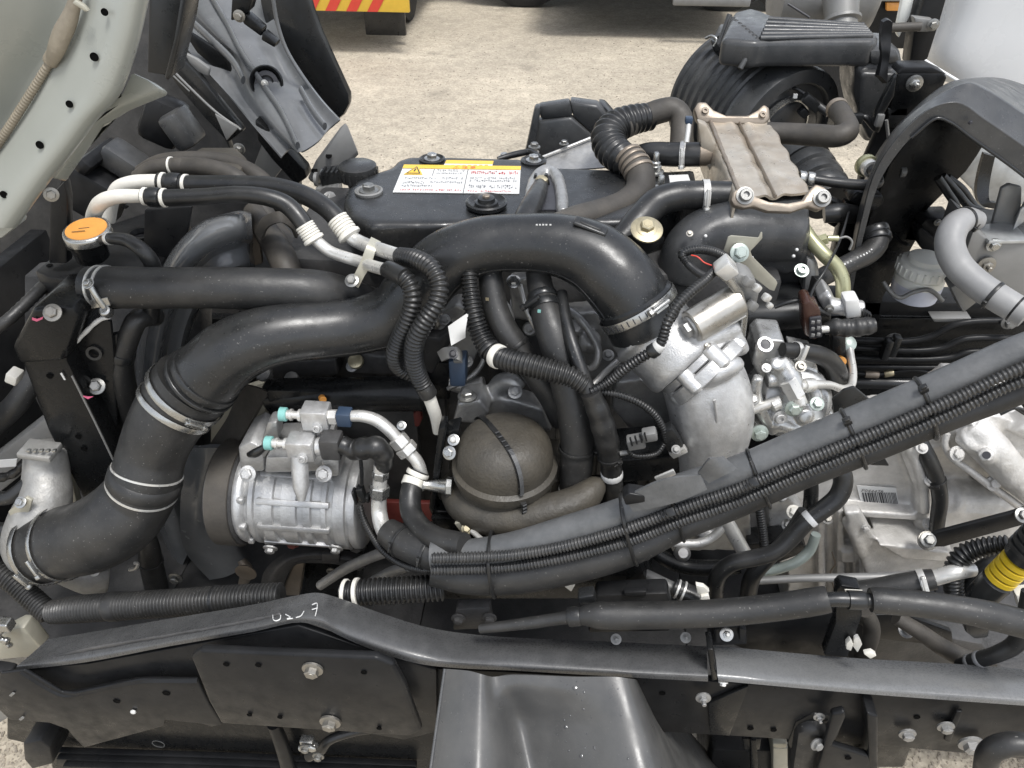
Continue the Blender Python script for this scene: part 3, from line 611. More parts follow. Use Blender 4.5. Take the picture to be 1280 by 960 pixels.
c_, t_, r_, n_ = frame_at(pipe, .83, -48); b = B().box(c_+n_*(r_+.004), (.032, .009, .003), (t_, n_.cross(t_), n_)); obj('pad_inset', b, 'plastic', pipe, bevel=.002)
for k, dx in enumerate((-9, -5, -1, 3, 8)): b = B().pbox(680+dx, 281, .992, 2.4, 1, 1.6); obj('stamped_mark', b, 'paper', pipe)

def seam(o, ang, f0, f1, m='moulded', r=.0011):
    pa = PATH[o.name]; pts = []
    for k in range(40):
        c, tt, rr, n = frame_at(o, f0+(f1-f0)*k/39, ang); pts.append((c+n*(rr+.0001), r))
    b = B().tube(pts, world=True, step=.006, seg=6); return obj('mould_seam', b, m, o)
seam(pipe, 62, .08, .95)
# upper radiator hose
up = hose('radiator_hose', [(112, 357, .985, 24), (140, 359, .98, 26), (200, 360, .985, 26), (270, 360, .995, 26), (340, 362, 1.01, 27), (400, 366, 1.03, 28), (440, 376, 1.06, 26), (480, 390, 1.12, 24)], 'soft_rubber', 'straight thick black radiator hose above the charge pipe', 'hose', seg=28)
for f in (.035, .065):
    c, tt, r = PATH[up.name].at(f); b = B().ring(c, tt, r*.98, r+.002, .004, 32); obj('spring_clamp', b, 'pipe_alu', up)
b = B().tube([(112, 356, .948, 4), (120, 370, .945, 4), (132, 386, .945, 4)]); b.bolt(P(111, 355, .94), Vector((-.2, -.5, .9)), .006); b.slab([(112, 376), (134, 372), (138, 382), (114, 386)], .01, .945); b.lathe(P(134, 390, .945), DIAG, [(-.005, .009), (.008, .009), (.01, .006)], 14); obj('clamp_ears', b, 'zinc', up, bevel=.0008)
h = hose('coolant_hose', [(195, 395, 1.04, 12), (172, 400, 1.0, 13), (160, 425, .99, 13), (152, 450, .985, 14), (154, 480, .985, 15), (165, 520, 1.0, 15)], 'soft_rubber', 'short black coolant hose bending down between bracket post and fan shroud', 'hose')
cuff(h, .45, .016, 1.1, 'plastic', 'clip'); b = B().slab([(136, 420), (146, 418), (146, 436), (137, 436)], .012, .975); obj('clip_block', b, 'plastic', h, bevel=.002)

# fan belt
b = B().shell([[(300, 480, 1.03), (318, 484, 1.01), (334, 490, .99)], [(285, 520, 1.03), (300, 522, 1.01), (314, 526, .99)], [(262, 556, 1.03), (278, 556, 1.01), (296, 558, .99)], [(248, 590, 1.03), (264, 590, 1.01), (284, 592, .99)]], .006, 5)
obj('drive_belt', b, 'brown_rubber', label='brown-black drive belt rising from the compressor pulley', cat='belt')
b = B().slab([(262, 500), (330, 478), (334, 540), (300, 548), (262, 570)], .02, 1.12); obj('belt_cover', b, 'khaki_metal', label='tan metal cover behind the drive belt', cat='cover', bevel=.006)

# ------------------------------------------------------------------ A/C and coolant lines upper left
for name, lab, pts in (('coolant_pipe', 'cream painted pipe bending up behind the orange cap to the lower black hose', [(114, 285, 1.13, 8), (118, 266, 1.12, 9), (128, 252, 1.11, 9.5), (145, 246, 1.11, 9), (170, 245, 1.11, 8.5), (182, 245, 1.11, 8)]),
                       ('coolant_pipe', 'cream painted pipe leading to the upper of the two black hoses', [(136, 275, 1.2, 8), (140, 252, 1.2, 8.5), (148, 236, 1.2, 9.5), (165, 229, 1.2, 9.5), (185, 227, 1.2, 9), (200, 227, 1.2, 9)])):
    hose(name, pts, 'cream', lab, 'pipe', group='cream pipes behind the radiator cap', step=.004)
h = hose('coolant_line', [(178, 245, 1.1, 10), (200, 247, 1.1, 10.5), (250, 246, 1.1, 10.5), (300, 243, 1.1, 10.5), (335, 247, 1.1, 11), (358, 256, 1.1, 11.5), (374, 272, 1.09, 11.5), (386, 290, 1.08, 11.5)], 'rubber', 'lower black hose from cream pipe to white ribbed fitting', 'hose', step=.004)
for f, k in ((.02, 1.1), (.12, 1.12)): cuff(h, f, .006, k, 'cream')
cuff(h, .07, .018, 1.18, 'plastic', 'ferrule')
h2 = hose('coolant_line', [(198, 227, 1.19, 11), (230, 230, 1.19, 11), (300, 231, 1.18, 11.5), (345, 234, 1.17, 12), (385, 246, 1.15, 12), (410, 262, 1.13, 12), (428, 282, 1.11, 12)], 'rubber', 'upper black hose arching from cream pipe to white ribbed fitting', 'hose', step=.004)
for f, k in ((.02, 1.1), (.13, 1.12)): cuff(h2, f, .006, k, 'cream')
cuff(h2, .08, .02, 1.18, 'plastic', 'ferrule')
def white_line(lab, pts, ferr):
    o = hose('air_conditioning_pipe', pts, 'pipe_alu', lab, 'pipe', step=.003, group='white air conditioning pipes')
    c0 = P(*ferr[0]); c1 = P(*ferr[1]); b = B(); L = (c1-c0).length; r = ferr[2]*MP(c0)
    prof = [(0, r*.9)]
    for k in range(5): d = L*.72*k/5; prof += [(d+.001, r), (d+L*.1, r), (d+L*.115, r*.88)]
    prof += [(L*.74, r*.95), (L*.8, r*1.1), (L*.93, r*1.1), (L, r*.8)]
    b.lathe(c0, c1-c0, prof, 24); obj('crimped_ferrule', b, 'cream', o); return o
white_line('white metal pipe from the lower ribbed fitting to the strap bracket', [(386, 290, 1.08, 7), (398, 303, 1.075, 7.5), (412, 314, 1.07, 7.5), (430, 321, 1.06, 7.5), (446, 326, 1.05, 7.5), (470, 334, 1.0, 8), (485, 338, .97, 8)], ((380, 281, 1.083), (394, 302, 1.075), 12.5))
white_line('white metal pipe from the upper ribbed fitting under the strap bracket', [(426, 280, 1.11, 8), (438, 296, 1.1, 9), (452, 304, 1.09, 9), (475, 312, 1.04, 9), (500, 320, 1.0, 9)], ((421, 273, 1.115), (439, 297, 1.1), 14))
t = thing('strap_bracket', 'cream metal strap clamping the two white pipes with one bolt', 'bracket', P(455, 340, 1.03))
b = B().shell([[(464, 296, 1.055), (476, 302, 1.055)], [(458, 308, 1.03), (470, 312, 1.03)], [(450, 328, 1.02), (464, 330, 1.02)], [(442, 344, 1.015), (454, 348, 1.015)], [(434, 352, 1.015), (448, 360, 1.015)]], .004, 5); obj('strap', b, 'khaki_metal', t)
bolt(t, 440, 351, 1.01, 6)
# corrugated covers
c1 = hose('corrugated_tube', [(500, 320, 1.0, 11), (520, 324, .97, 12), (540, 336, .945, 12.5), (549, 356, .93, 12.5), (545, 380, .915, 12.5), (530, 404, .905, 12.5), (519, 426, .905, 12.5), (517, 448, .91, 12.5), (524, 472, .92, 12), (536, 494, .92, 11)], 'rubber', 'outer corrugated tube looping down in front of the charge pipe to a white end', 'corrugated tube', rib=(.0068, .2), seg=20)
c2 = hose('corrugated_tube', [(483, 337, .97, 10), (498, 343, .95, 11.5), (511, 354, .94, 12), (516, 374, .93, 12), (510, 400, .925, 12), (499, 425, .93, 12), (494, 445, .935, 12), (500, 460, .945, 11), (514, 468, .95, 10)], 'rubber', 'inner corrugated tube hugging the looped one, taped near the top', 'corrugated tube', rib=(.0068, .2), seg=20)
cuff(c2, .1, .04, 1.02, 'rubber'); cuff(c1, .97, .02, 1.02, 'rubber')
hose('line_end', [(534, 490, .92, 8.5), (540, 506, .92, 8), (545, 522, .925, 7.5), (546, 540, .93, 5)], 'cream', 'white tube end below the looped corrugated tube', 'tube', step=.003)
# dusty brown hoses behind
for lab, pts in (('dusty brown hose arching over the radiator, nearer one', [(172, 222, 1.32, 9), (190, 210, 1.32, 9), (225, 207, 1.32, 10), (262, 210, 1.31, 11), (295, 222, 1.3, 11), (320, 250, 1.28, 12), (340, 280, 1.25, 12), (352, 300, 1.22, 15), (372, 320, 1.18, 16), (400, 340, 1.15, 16)]),
                 ('dusty brown hose arching over the radiator, farther one', [(176, 215, 1.4, 9), (200, 202, 1.4, 9), (240, 198, 1.4, 9), (275, 200, 1.4, 9), (310, 212, 1.38, 10), (335, 235, 1.35, 12), (345, 262, 1.32, 12)]),
                 ('dusty brown hose diving behind the radiator hose', [(316, 262, 1.24, 12), (330, 285, 1.2, 15), (344, 306, 1.16, 17), (356, 330, 1.12, 18), (362, 350, 1.1, 18)])):
    h = hose('heater_hose', pts, 'brown_rubber', lab, 'hose', group='dusty heater hoses at the radiator')
    if 'nearer' in lab: cuff(h, .2, .02, 1.06, 'brown_rubber', 'sleeve'); cuff(h, .17, .004, 1.15, 'cream', 'ring')
b = B().shell([[(318, 290, 1.14), (326, 300, 1.13)], [(328, 272, 1.14), (334, 284, 1.13)], [(350, 264, 1.14), (352, 278, 1.13)], [(366, 272, 1.15), (366, 286, 1.14)], [(374, 288, 1.16), (372, 298, 1.15)]], .005, 5); obj('hose_clip', b, 'brown_rubber', label='bent brown clip bridging the dusty hoses', cat='clip')
b = B().flat([(228, 196), (250, 182), (296, 182), (310, 196), (300, 214), (240, 206)], 1.17, .05); obj('dusty_cover', b, 'dome_brown', label='dusty brown cover behind the arching hoses under the cab', cat='cover', bevel=.012)
t = thing('belt_tensioner', 'rusty tensioner pulley tucked behind the dusty hoses', 'pulley', P(305, 310, 1.2))
b = B().lathe(P(306, 300, 1.18), Vector((-.8, -.6, .1)), [(0, .028), (.004, .032), (.018, .032), (.022, .026), (.03, .012)], 24); obj('pulley', b, 'dark_iron', t)
b = B().slab([(296, 290), (312, 286), (324, 300), (328, 330), (308, 336)], .012, 1.19); obj('arm', b, 'flange_steel', t, bevel=.004)
# ------------------------------------------------------------------ engine head cover
ZC = 1.185
t = thing('engine_cover', 'long black plastic engine top cover carrying a white warning label', 'engine cover', PZ(640, 240, .95))
b = B()
top = [(428, 252), (432, 236), (446, 224), (470, 214), (488, 208), (497, 199), (512, 194), (652, 197), (664, 206), (690, 208), (780, 211), (862, 213), (872, 226), (850, 256), (790, 276), (640, 276), (540, 280), (462, 280), (436, 270)]
b.flat(top, ZC, .10); ct = obj('cover', b, 'moulded', t, remesh=(.0055, 9))
# warning label with yellow heading
b = B().flat([(505, 206), (651, 208), (649, 242), (491, 240)], ZC+.0016, .001); lb = obj('warning_label', b, 'paper', t)
LO = PZ(491, 240, ZC+.002); LX = (PZ(649, 242, ZC+.002)-LO); LY = (PZ(505, 206, ZC+.002)-LO)
LYr = (PZ(651, 208, ZC+.002)-PZ(649, 242, ZC+.002))
def LQ(u, v, h=0): return LO+LX*u+(LY*(1-u)+LYr*u)*v+Z*h
def lquad(u0, v0, u1, v1, m, name, h=.0004, par=None):
    b = B().prism([LQ(u0, v0, h), LQ(u1, v0, h), LQ(u1, v1, h), LQ(u0, v1, h)], Z*.0003); return obj(name, b, m, par or lb)
lquad(0, .86, 1, 1, 'yellow', 'heading_bar')
b = B().prism([LQ(.03, .62, .0006), LQ(.19, .62, .0006), LQ(.12, .97, .0006)], Z*.0003); obj('warning_triangle', b, 'yellow', lb)
b = B().prism([LQ(.045, .65, .001), LQ(.17, .65, .001), LQ(.118, .93, .001)], Z*.0002); b2 = b; obj('triangle_edge', b, 'ink', lb)
b = B().prism([LQ(.062, .675, .0013), LQ(.153, .675, .0013), LQ(.117, .88, .0013)], Z*.0002); obj('triangle_face', b, 'yellow', lb)
b = B().prism([LQ(.104, .72, .0016), LQ(.118, .72, .0016), LQ(.122, .83, .0016), LQ(.110, .83, .0016)], Z*.0002); obj('triangle_mark', b, 'ink', lb)
lquad(.555, 0, .56, .86, 'ink', 'divider_line'); lquad(.27, .6, .274, .84, 'ink', 'divider_line')
text(lb, '\u26a0 \u6ce8 \u610f', LQ(.42, .875, .0008), LX, LY, .0085, 'red_ink')
def glyphs(u0, u1, v, h, m, seed, den=.017):
    r = random.Random(seed); b = B(); u = u0
    while u < u1:
        w = den*r.uniform(.5, 1.0)
        for k in range(r.choice((2, 3, 3))):
            if r.random() < .5: a, c, d, e = u, v+h*r.uniform(0, .9), u+w, .16*h
            else: a, c, d, e = u+w*r.uniform(0, .8), v, u, h
            if e == h: b.prism([LQ(a, c, .0006), LQ(a+w*.16, c, .0006), LQ(a+w*.16, c+h, .0006), LQ(a, c+h, .0006)], Z*.0002)
            else: b.prism([LQ(a, c, .0006), LQ(d, c, .0006), LQ(d, c+e, .0006), LQ(a, c+e, .0006)], Z*.0002)
        u += w*1.35+(w*1.5 if r.random() < .1 else 0)
    obj('print_line', b, m, lb)
i = 0
for (u0, u1, v, h, m) in ((.30, .52, .76, .06, 'print_grey'), (.30, .50, .66, .06, 'print_grey'), (.05, .30, .47, .06, 'print_grey'), (.36, .52, .47, .07, 'print_grey'), (.05, .22, .30, .08, 'print_grey'), (.27, .53, .33, .06, 'print_grey'), (.05, .3, .19, .07, 'print_grey'), (.05, .53, .06, .05, 'red_ink'), (.59, .97, .68, .11, 'red_ink'), (.59, .95, .50, .07, 'print_grey'), (.59, .97, .40, .07, 'print_grey'), (.59, .97, .16, .13, 'print_grey'), (.59, .93, .04, .05, 'red_ink')):
    glyphs(u0, u1, v, h, m, i); i += 1
b = B().flat([(558, 200), (617, 201), (615, 209), (554, 208)], ZC+.0016, .001); l2 = obj('yellow_label', b, 'paper', t)
b = B().flat([(558, 200), (617, 201), (616, 205), (556, 204)], ZC+.0022, .0004); obj('heading_bar', b, 'yellow', l2)
for k in range(7): b = B().flat([(564+k*7, 206), (568+k*7, 206), (568+k*7, 207), (564+k*7, 207)], ZC+.0022, .0004); obj('print_line', b, 'orange', l2)
# bolts on the cover
for x, y, s in ((461, 236, 8), (540, 196, 6.5), (667, 198, 6.5)):
    p = PZ(x, y+3, ZC+.002); b = B().lathe(p, Z, [(-.004, .024), (.002, .0245), (.0035, .021), (.0, .018), (-.002, .008)], 28, cap=False); obj('bolt_recess', b, 'grey_steel' if x < 500 else 'moulded', t); bolt(t, 0, 0, 0, s, Vector((.05, 0, 1)), p=p)
p = PZ(608, 256, ZC+.004); b = B().lathe(p, Z, [(-.03, .026), (-.004, .03), (0, .0345), (.006, .035), (.008, .032), (.002, .025), (.001, .01)], 32, cap=False); gr = obj('rubber_grommet', b, 'moulded', t)
b = B().lathe(p, Z, [(0, .02), (.006, .019), (.007, .015), (.013, .014), (.014, .008)], 24); obj('grommet_boss', b, 'plastic', gr); bolt(t, 0, 0, 0, 5, Z, 'flange_steel', p=p+Z*.01)
# port with grey sealant and rubber breather hose
b = B(); rows = []
for s, o in ((0, 0), (1, .6), (2, 1)):
    pass
ar = [(662, 266), (664, 244), (668, 228), (676, 217), (685, 214), (694, 219), (699, 231), (702, 246), (703, 268)]
b = B(); b.tube([(x, y, 1.21 if 0 else (PZ(x, y, ZC+.004).y), 8) for x, y in ar], step=.004); obj('sealant_bead', b, 'grey_alu', t, remesh=(.003, 2), wob=.0012)
b = B().flat([(666, 228), (680, 214), (694, 220), (700, 262), (664, 262)], ZC+.003, .004); obj('port_recess', b, 'ink', t)
b = B().lathe(PZ(677, 230, ZC+.005), Vector((0, -.3, .95)), [(0, .011), (.012, .011), (.014, .007)], 6); obj('brass_fitting', b, 'yellow_zinc', t)
for x in (668, 684): b = B().pbox(x, 224, PZ(x, 224, ZC+.012).y, 3.5, 6, 14, 0, 0, 15 if x < 676 else -15); obj('clip_leg', b, 'plastic', t)
hose('breather_hose', [(676, 230, 1.29, 9), (672, 242, 1.24, 12), (665, 256, 1.19, 13.5), (655, 276, 1.14, 14), (648, 300, 1.1, 14)], 'rubber', 'short fat black hose plugged into the port right of the label', 'hose')
# oil filler cap, connector
t = thing('oil_filler_cap', 'flat round black oil filler cap at the left end of the engine cover', 'cap', PZ(447, 216, 1.16))
b = B().lathe(PZ(447, 212, 1.185), Z, [(-.05, .02), (-.02, .022), (-.018, .034), (0, .036), (.008, .035), (.011, .03)], 28); obj('cap', b, 'moulded', t)
b = B()
for k in range(18): a = k*2*math.pi/18; b.box(PZ(447, 212, 1.185)+Vector((math.cos(a)*.0355, math.sin(a)*.0355, -.007)), (.004, .004, .018))
obj('grip_ribs', b, 'moulded', t)
t = thing('sensor_plug', 'black sensor plug and bolt left of the oil filler cap', 'connector', P(415, 222, 1.45))
b = B().pbox(416, 219, 1.45, 30, 24, 16, 10, 0, -8); obj('body', b, 'plastic', t, bevel=.004)
for k in range(4): b = B().pbox(405+k*6, 214, 1.43, 2.5, 20, 5); obj('rib', b, 'plastic', t)
b = B().lathe(P(394, 224, 1.44), X, [(0, .014), (.006, .014), (.007, .01)], 18); obj('washer', b, 'grey_steel', t); bolt(t, 413, 250, 1.38, 7, Vector((.6, -.5, .5)), 'grey_steel')
b = B().slab([(392, 236), (424, 232), (424, 262), (400, 262)], .03, 1.42); obj('bracket', b, 'grey_steel', t, bevel=.006)
# small box behind with sticker, studs
t = thing('sensor_box', 'small dark box with a blank white sticker between the two hoses', 'box', PZ(846, 236, 1.13))
b = B().flat([(806, 215), (868, 211), (874, 240), (800, 250)], 1.185, .05); obj('case', b, 'moulded', t, bevel=.008)
b = B().flat([(836, 219), (860, 218), (864, 229), (838, 231)], 1.1865, .001); obj('sticker', b, 'paper', t)
for x, y in ((818, 208), (824, 238)):
    p = PZ(x, y+8, 1.19); b = B().lathe(p, Z, [(0, .017), (.004, .017), (.005, .012), (.014, .0115), (.015, .009), (.02, .009), (.022, .0055), (.036, .0055), (.038, .004)], 18); obj('stud', b, 'zinc', t)
# metal tray + black guard behind the engine
t = thing('guard_panel', 'black moulded guard panel standing behind the engine cover', 'guard', P(720, 190, 1.6))
b = B(); b.slab([(655, 195), (668, 134), (676, 134), (668, 195)], .03, 1.62); b.slab([(672, 133), (712, 127), (716, 146), (676, 150)], .03, 1.64); b.slab([(712, 127), (748, 132), (766, 158), (745, 172), (716, 146)], .04, 1.645); obj('frame', b, 'grey_plastic', t, bevel=.006)
b = B(); b.slab([(668, 152), (714, 147), (742, 172), (745, 205), (664, 205)], .03, 1.635); obj('face', b, 'grey_plastic', t, bevel=.006)
b = B().slab([(748, 132), (756, 133), (782, 162), (774, 170)], .05, 1.68); obj('edge', b, 'plastic', t, bevel=.005)
t = thing('heat_shield', 'plain grey metal heat shield lying between engine cover and corrugated elbow', 'heat shield', P(710, 195, 1.5))
b = B().shell([[(672, 200, 1.46), (674, 214, 1.42)], [(700, 189, 1.5), (700, 212, 1.44)], [(740, 173, 1.54), (744, 210, 1.46)], [(760, 172, 1.54), (764, 208, 1.46)]], .003, 4); obj('sheet', b, 'grey_alu', t)
b = B().tube([(672, 199, 1.455, 2), (700, 188, 1.495, 2), (740, 172, 1.535, 2)]); obj('rolled_edge', b, 'pipe_alu', t)
for x, y in ((705, 180), (668, 190)): bolt(t, x, y, 1.5, 4, Z)
for x, y in ((630, 197), (668, 184)): bolt(t, x, y, 1.47, 5, Z)
hose('wire_loom', [(622, 199, 1.45, 3), (640, 194, 1.46, 4), (662, 190, 1.46, 4), (676, 197, 1.42, 3)], 'rubber', 'thin black wire loom along the back edge of the engine cover', 'wire')

# ------------------------------------------------------------------ bellows elbow and big hoses
el = hose('corrugated_elbow', [(812, 146, 1.5, 17), (790, 150, 1.48, 19), (770, 158, 1.46, 21), (760, 172, 1.43, 22), (766, 188, 1.40, 22), (780, 200, 1.37, 20), (788, 208, 1.36, 18)], 'rubber', 'black corrugated elbow between the fat brown hose and the banded joint', 'elbow', rib=(.0125, .16), seg=28)
hose('coolant_hose', [(778, 160, 1.46, 15), (800, 149, 1.49, 15), (825, 139, 1.5, 15), (842, 137, 1.5, 14.5), (851, 146, 1.49, 14), (852, 165, 1.46, 14), (850, 192, 1.42, 14)], 'brown_rubber', 'fat brownish hose arching over to the left of the heat exchanger', 'hose')
h = hose('breather_hose', [(786, 196, 1.36, 17), (795, 208, 1.34, 18), (801, 222, 1.32, 18), (798, 240, 1.29, 18), (780, 256, 1.25, 18), (752, 266, 1.21, 17.5), (720, 274, 1.17, 17), (690, 286, 1.13, 17)], 'brown_rubber', 'brownish curved hose under the banded joint, running behind the charge pipe', 'hose', seg=24)
for f in (.01, .05, .09, .13): cuff(h, f, .007, 1.09, 'flange_steel', 'joint_band')
hl = hose('coolant_hose', [(800, 193, 1.42, 12), (812, 192, 1.41, 14), (840, 193, 1.40, 15), (876, 193, 1.39, 15)], 'rubber', 'straight black hose clamped to the upper left of the heat exchanger', 'hose')
clamp(hl, .72, w=.01, ang=10, m='pipe_alu'); b = B().pbox(861, 150, 1.39, 9, 10, 8); obj('blue_clip', b, 'blue_plastic', hl, bevel=.002)
b = B().tube([(858, 178, 1.37, 3.5), (860, 164, 1.38, 3.5), (861, 152, 1.39, 3.5)]); obj('clip_stem', b, 'pipe_alu', hl)
hl = hose('coolant_hose', [(745, 318, 1.12, 15), (775, 300, 1.14, 16), (800, 274, 1.17, 18), (820, 254, 1.2, 18.5), (842, 246, 1.21, 18), (870, 244, 1.22, 18), (914, 244, 1.22, 17)], 'rubber', 'black ribbed-weave hose clamped to the lower left of the heat exchanger', 'hose', seg=24)
clamp(hl, .84, w=.011, ang=12, m='pipe_alu', slots=5)
t = thing('washer_bolt', 'gold washer and hex bolt on a black tab above the throttle', 'bolt', P(808, 290, 1.08))
b = B().slab([(770, 300), (800, 288), (822, 292), (832, 296), (798, 322)], .012, 1.09, vec=Vector((0, .4, -1))); obj('tab', b, 'satin_paint', t, bevel=.002)
p = P(808, 288, 1.075); b = B().lathe(p, Vector((.05, -.45, 1)), [(-.002, .022), (0, .0245), (.003, .0245), (.0045, .021)], 28); obj('washer', b, 'yellow_zinc', t); bolt(t, 0, 0, 0, 9, Vector((.05, -.45, 1)), 'yellow_zinc', p=p+Z*.003)

# ------------------------------------------------------------------ heat exchanger (stained steel)
t = thing('heat_exchanger', 'tan heat-stained steel exhaust cooler with flanges at both ends', 'exhaust cooler', P(950, 250, 1.3))
zt = 1.235
A_ = [(880, 150), (962, 148), (1012, 236), (1004, 248), (924, 252)]
b = B(); rows = []
n = 9
for i in range(n+1):
    f = i/n; l = (884+(924-884)*f, 150+(246-150)*f); r = (960+(1012-960)*f, 148+(240-148)*f); bump = .0013*math.cos(f*2*math.pi*4.5)
    row = []
    for j in range(9):
        g = j/8; x = l[0]+(r[0]-l[0])*g; y = l[1]+(r[1]-l[1])*g; q = PZ(x, y, zt); h = bump*math.exp(-((g-.5)/.6)**2)-(.005 if j == 4 else 0)+(.002 if j in (3, 5) else 0)
        row.append(q+Z*h+(X*(.0018*math.cos(f*2*math.pi*4.5)) if j == 8 else X*0))
    e = row[-1]; row = [row[0]-Z*.085-X*.004, row[0]-Z*.012-X*.006]+row+[e+X*.004-Z*.012, e-Z*.085]
    rows.append(row)
b.shell(rows, .004, 4, world=True); obj('core', b, 'cooler_steel', t, smooth=60)
for i in range(1, 9, 2):
    f = i/n; b = B().box(PZ(880+44*f, 158+96*f, zt-.03), (.006, .02, .05)); obj('side_rib', b, 'cooler_steel', t, bevel=.0025)
crease = B().tube([(924+(970-924)*k/6, 154+(246-154)*k/6, PZ(924+(970-924)*k/6, 154+(246-154)*k/6, 1.2335).y, 3) for k in range(7)], squash=.4); obj('brown_crease', crease, 'flange_steel', t)
b = B().tube([(888+(926-888)*k/6, 152+(246-152)*k/6, PZ(888+(926-888)*k/6, 152+(246-152)*k/6, zt+.001).y, 3) for k in range(7)], step=.004); obj('weld_seam', b, 'flange_steel', t, remesh=(.0025, 1), wob=.0012)
# far flange
fl = [(868, 136), (873, 127), (883, 127), (892, 137), (908, 144), (935, 144), (948, 137), (955, 130), (962, 134), (963, 148), (956, 156), (940, 154), (904, 155), (884, 153), (872, 150)]
pf = P(915, 150, 1.5); nrm = Vector((.03, -.78, .62))
def planeP(px, py, p0, n): d = ray(px, py); return CAM+d*((p0-CAM).dot(n)/d.dot(n))
b = B().prism([planeP(x, y, pf, nrm) for x, y in fl], -nrm.normalized()*.022); obj('far_flange', b, 'flange_steel', t, bevel=.004)
for x, y in ((881, 139), (953, 144)): bolt(t, 0, 0, 0, 4, nrm, 'flange_steel', 'socket', p=planeP(x, y, pf, nrm))
pf2 = P(975, 258, 1.105)
fl = [(914, 250), (916, 239), (926, 234), (938, 237), (946, 246), (962, 252), (985, 254), (1004, 250), (1012, 238), (1020, 230), (1032, 234), (1038, 246), (1034, 258), (1024, 263), (1010, 258), (990, 265), (960, 264), (942, 258), (930, 260), (918, 257)]
b = B().prism([planeP(x, y, pf2, nrm) for x, y in fl], -nrm.normalized()*.016); obj('near_flange', b, 'flange_steel', t, bevel=.003)
for x, y, r in ((931, 245, 8), (1027, 248, 8)): bolt(t, 0, 0, 0, r, nrm, 'zinc', 'socket', p=planeP(x, y, pf2, nrm)+nrm*.002)
b = B().slab([(872, 152), (884, 156), (924, 240), (916, 256), (904, 240), (878, 200)], .02, 1.38); obj('side_wall', b, 'cooler_steel', t, bevel=.004)
b = B().cyl(P(900, 244, 1.225), P(922, 244, 1.225), .024, 24); b.cyl(P(868, 193, 1.39), P(890, 193, 1.4), .021, 24); obj('inlet_stub', b, 'flange_steel', t)
# hoses right of the exchanger
h = hose('coolant_hose', [(958, 166, 1.5, 13), (985, 167, 1.49, 13), (1020, 169, 1.47, 13.5), (1048, 170, 1.45, 13.5), (1060, 164, 1.46, 13), (1055, 148, 1.5, 12.5), (1045, 134, 1.55, 12.5)], 'brown_rubber', 'dusty hose turning up sharply at its end beside the tank', 'hose', step=.004)
cuff(h, .97, .012, 1.08, 'flange_steel', 'ferrule')
t = hose('fuel_line', [(998, 222, 1.35, 6), (1015, 224, 1.35, 6), (1050, 229, 1.34, 6.5), (1086, 231, 1.33, 6.5), (1098, 228, 1.34, 6.5), (1094, 217, 1.36, 6.5), (1082, 206, 1.4, 6.5)], 'rubber', 'thin black hose with metal ends running to the fitting below the tank', 'hose', step=.003)
for f in (.03, .1): cuff(t, f, .012, 1.5, 'zinc', 'hex_fitting')
cuff(t, .96, .03, 1.6, 'pipe_alu', 'hex_fitting'); cuff(t, .985, .012, 2.1, 'olive_metal', 'hex_fitting')

# ------------------------------------------------------------------ air cleaner
t = thing('air_cleaner', 'big round black air cleaner with a ribbed rectangular lid', 'air cleaner', P(960, 260, 1.9))
c0 = P(905, 175, 2.02); ax = Vector((.52, -.84, -.12)).normalized()
c0 = P(982, 168, 1.78)
m = MP(c0); R0 = 82*m
prof = [(-.26, R0*.6), (-.255, R0*.92)]
for k in range(8): d = -.25+k*.024; prof += [(d, R0*.97), (d+.004, R0*1.0), (d+.012, R0*1.0), (d+.016, R0*.965)]
prof += [(-.05, R0), (-.006, R0*1.0), (.0, R0*.985), (.002, R0*.95), (.004, R0*.80), (.0, R0*.775), (-.008, R0*.76), (-.008, R0*.60), (.004, R0*.56), (.008, R0*.50), (.008, R0*.2)]
b = B().lathe(c0, ax, prof, 56); obj('body', b, 'grey_plastic', t)
b = B().lathe(P(1000, 200, 1.70), Vector((.3, -.9, -.3)), [(-.05, R0*.36), (-.02, R0*.38), (-.02, R0*.42), (-.01, R0*.42), (.02, R0*.4), (.02, R0*.36), (.035, R0*.4), (.05, R0*.4), (.055, R0*.36), (.07, R0*.4), (.085, R0*.4), (.09, R0*.36), (.105, R0*.4), (.12, R0*.38), (.14, R0*.3)], 40); obj('outlet_duct', b, 'grey_plastic', t)
b = B().ring(P(978, 160, 1.765), ax, R0*.42, R0*.445, .014, 40); cl = obj('duct_clamp', b, 'zinc', t)
b = B().pbox(998, 150, 1.80, 20, 6, 8, 0, 0, 15); obj('clamp_screw', b, 'zinc', cl, bevel=.002)
# lid
b = B()
lidT = [(906, 42, 1.98), (920, 14, 2.05), (940, 9, 2.08), (985, 26, 2.02), (1086, 32, 1.9), (1100, 44, 1.83), (960, 46, 1.88)]
zt = 1.33
LT = [(902, 48), (918, 14), (938, 9), (952, 13), (984, 26), (1084, 30), (1099, 45), (1095, 50), (962, 50), (945, 52)]
b.prism([PZ(x, y, zt) for x, y in LT], -Z*.055); obj('lid', b, 'grey_plastic', t, bevel=(.012, 3))
zq = zt+.0015
for k in range(7):
    f = k/6; b = B().tube([(*[0]*0, (938+f*(62-36)*.0+(-30)*f+f*2, 12+f*40, PZ(938-28*f, 12+40*f, zt).y, 2)), (1085+12*f-6, 31+15*f, PZ(1079+12*f, 31+15*f, zt).y, 2)]) if False else B()
for k in range(6):
    f = k/5; p0 = PZ(960-10*f, 24+24*f, zq); p1 = PZ(1080+10*f, 32+13*f, zq); b = B().tube([(p0, .006), (p1, .006)], world=True, step=.05); obj('lid_rib', b, 'grey_plastic', t)
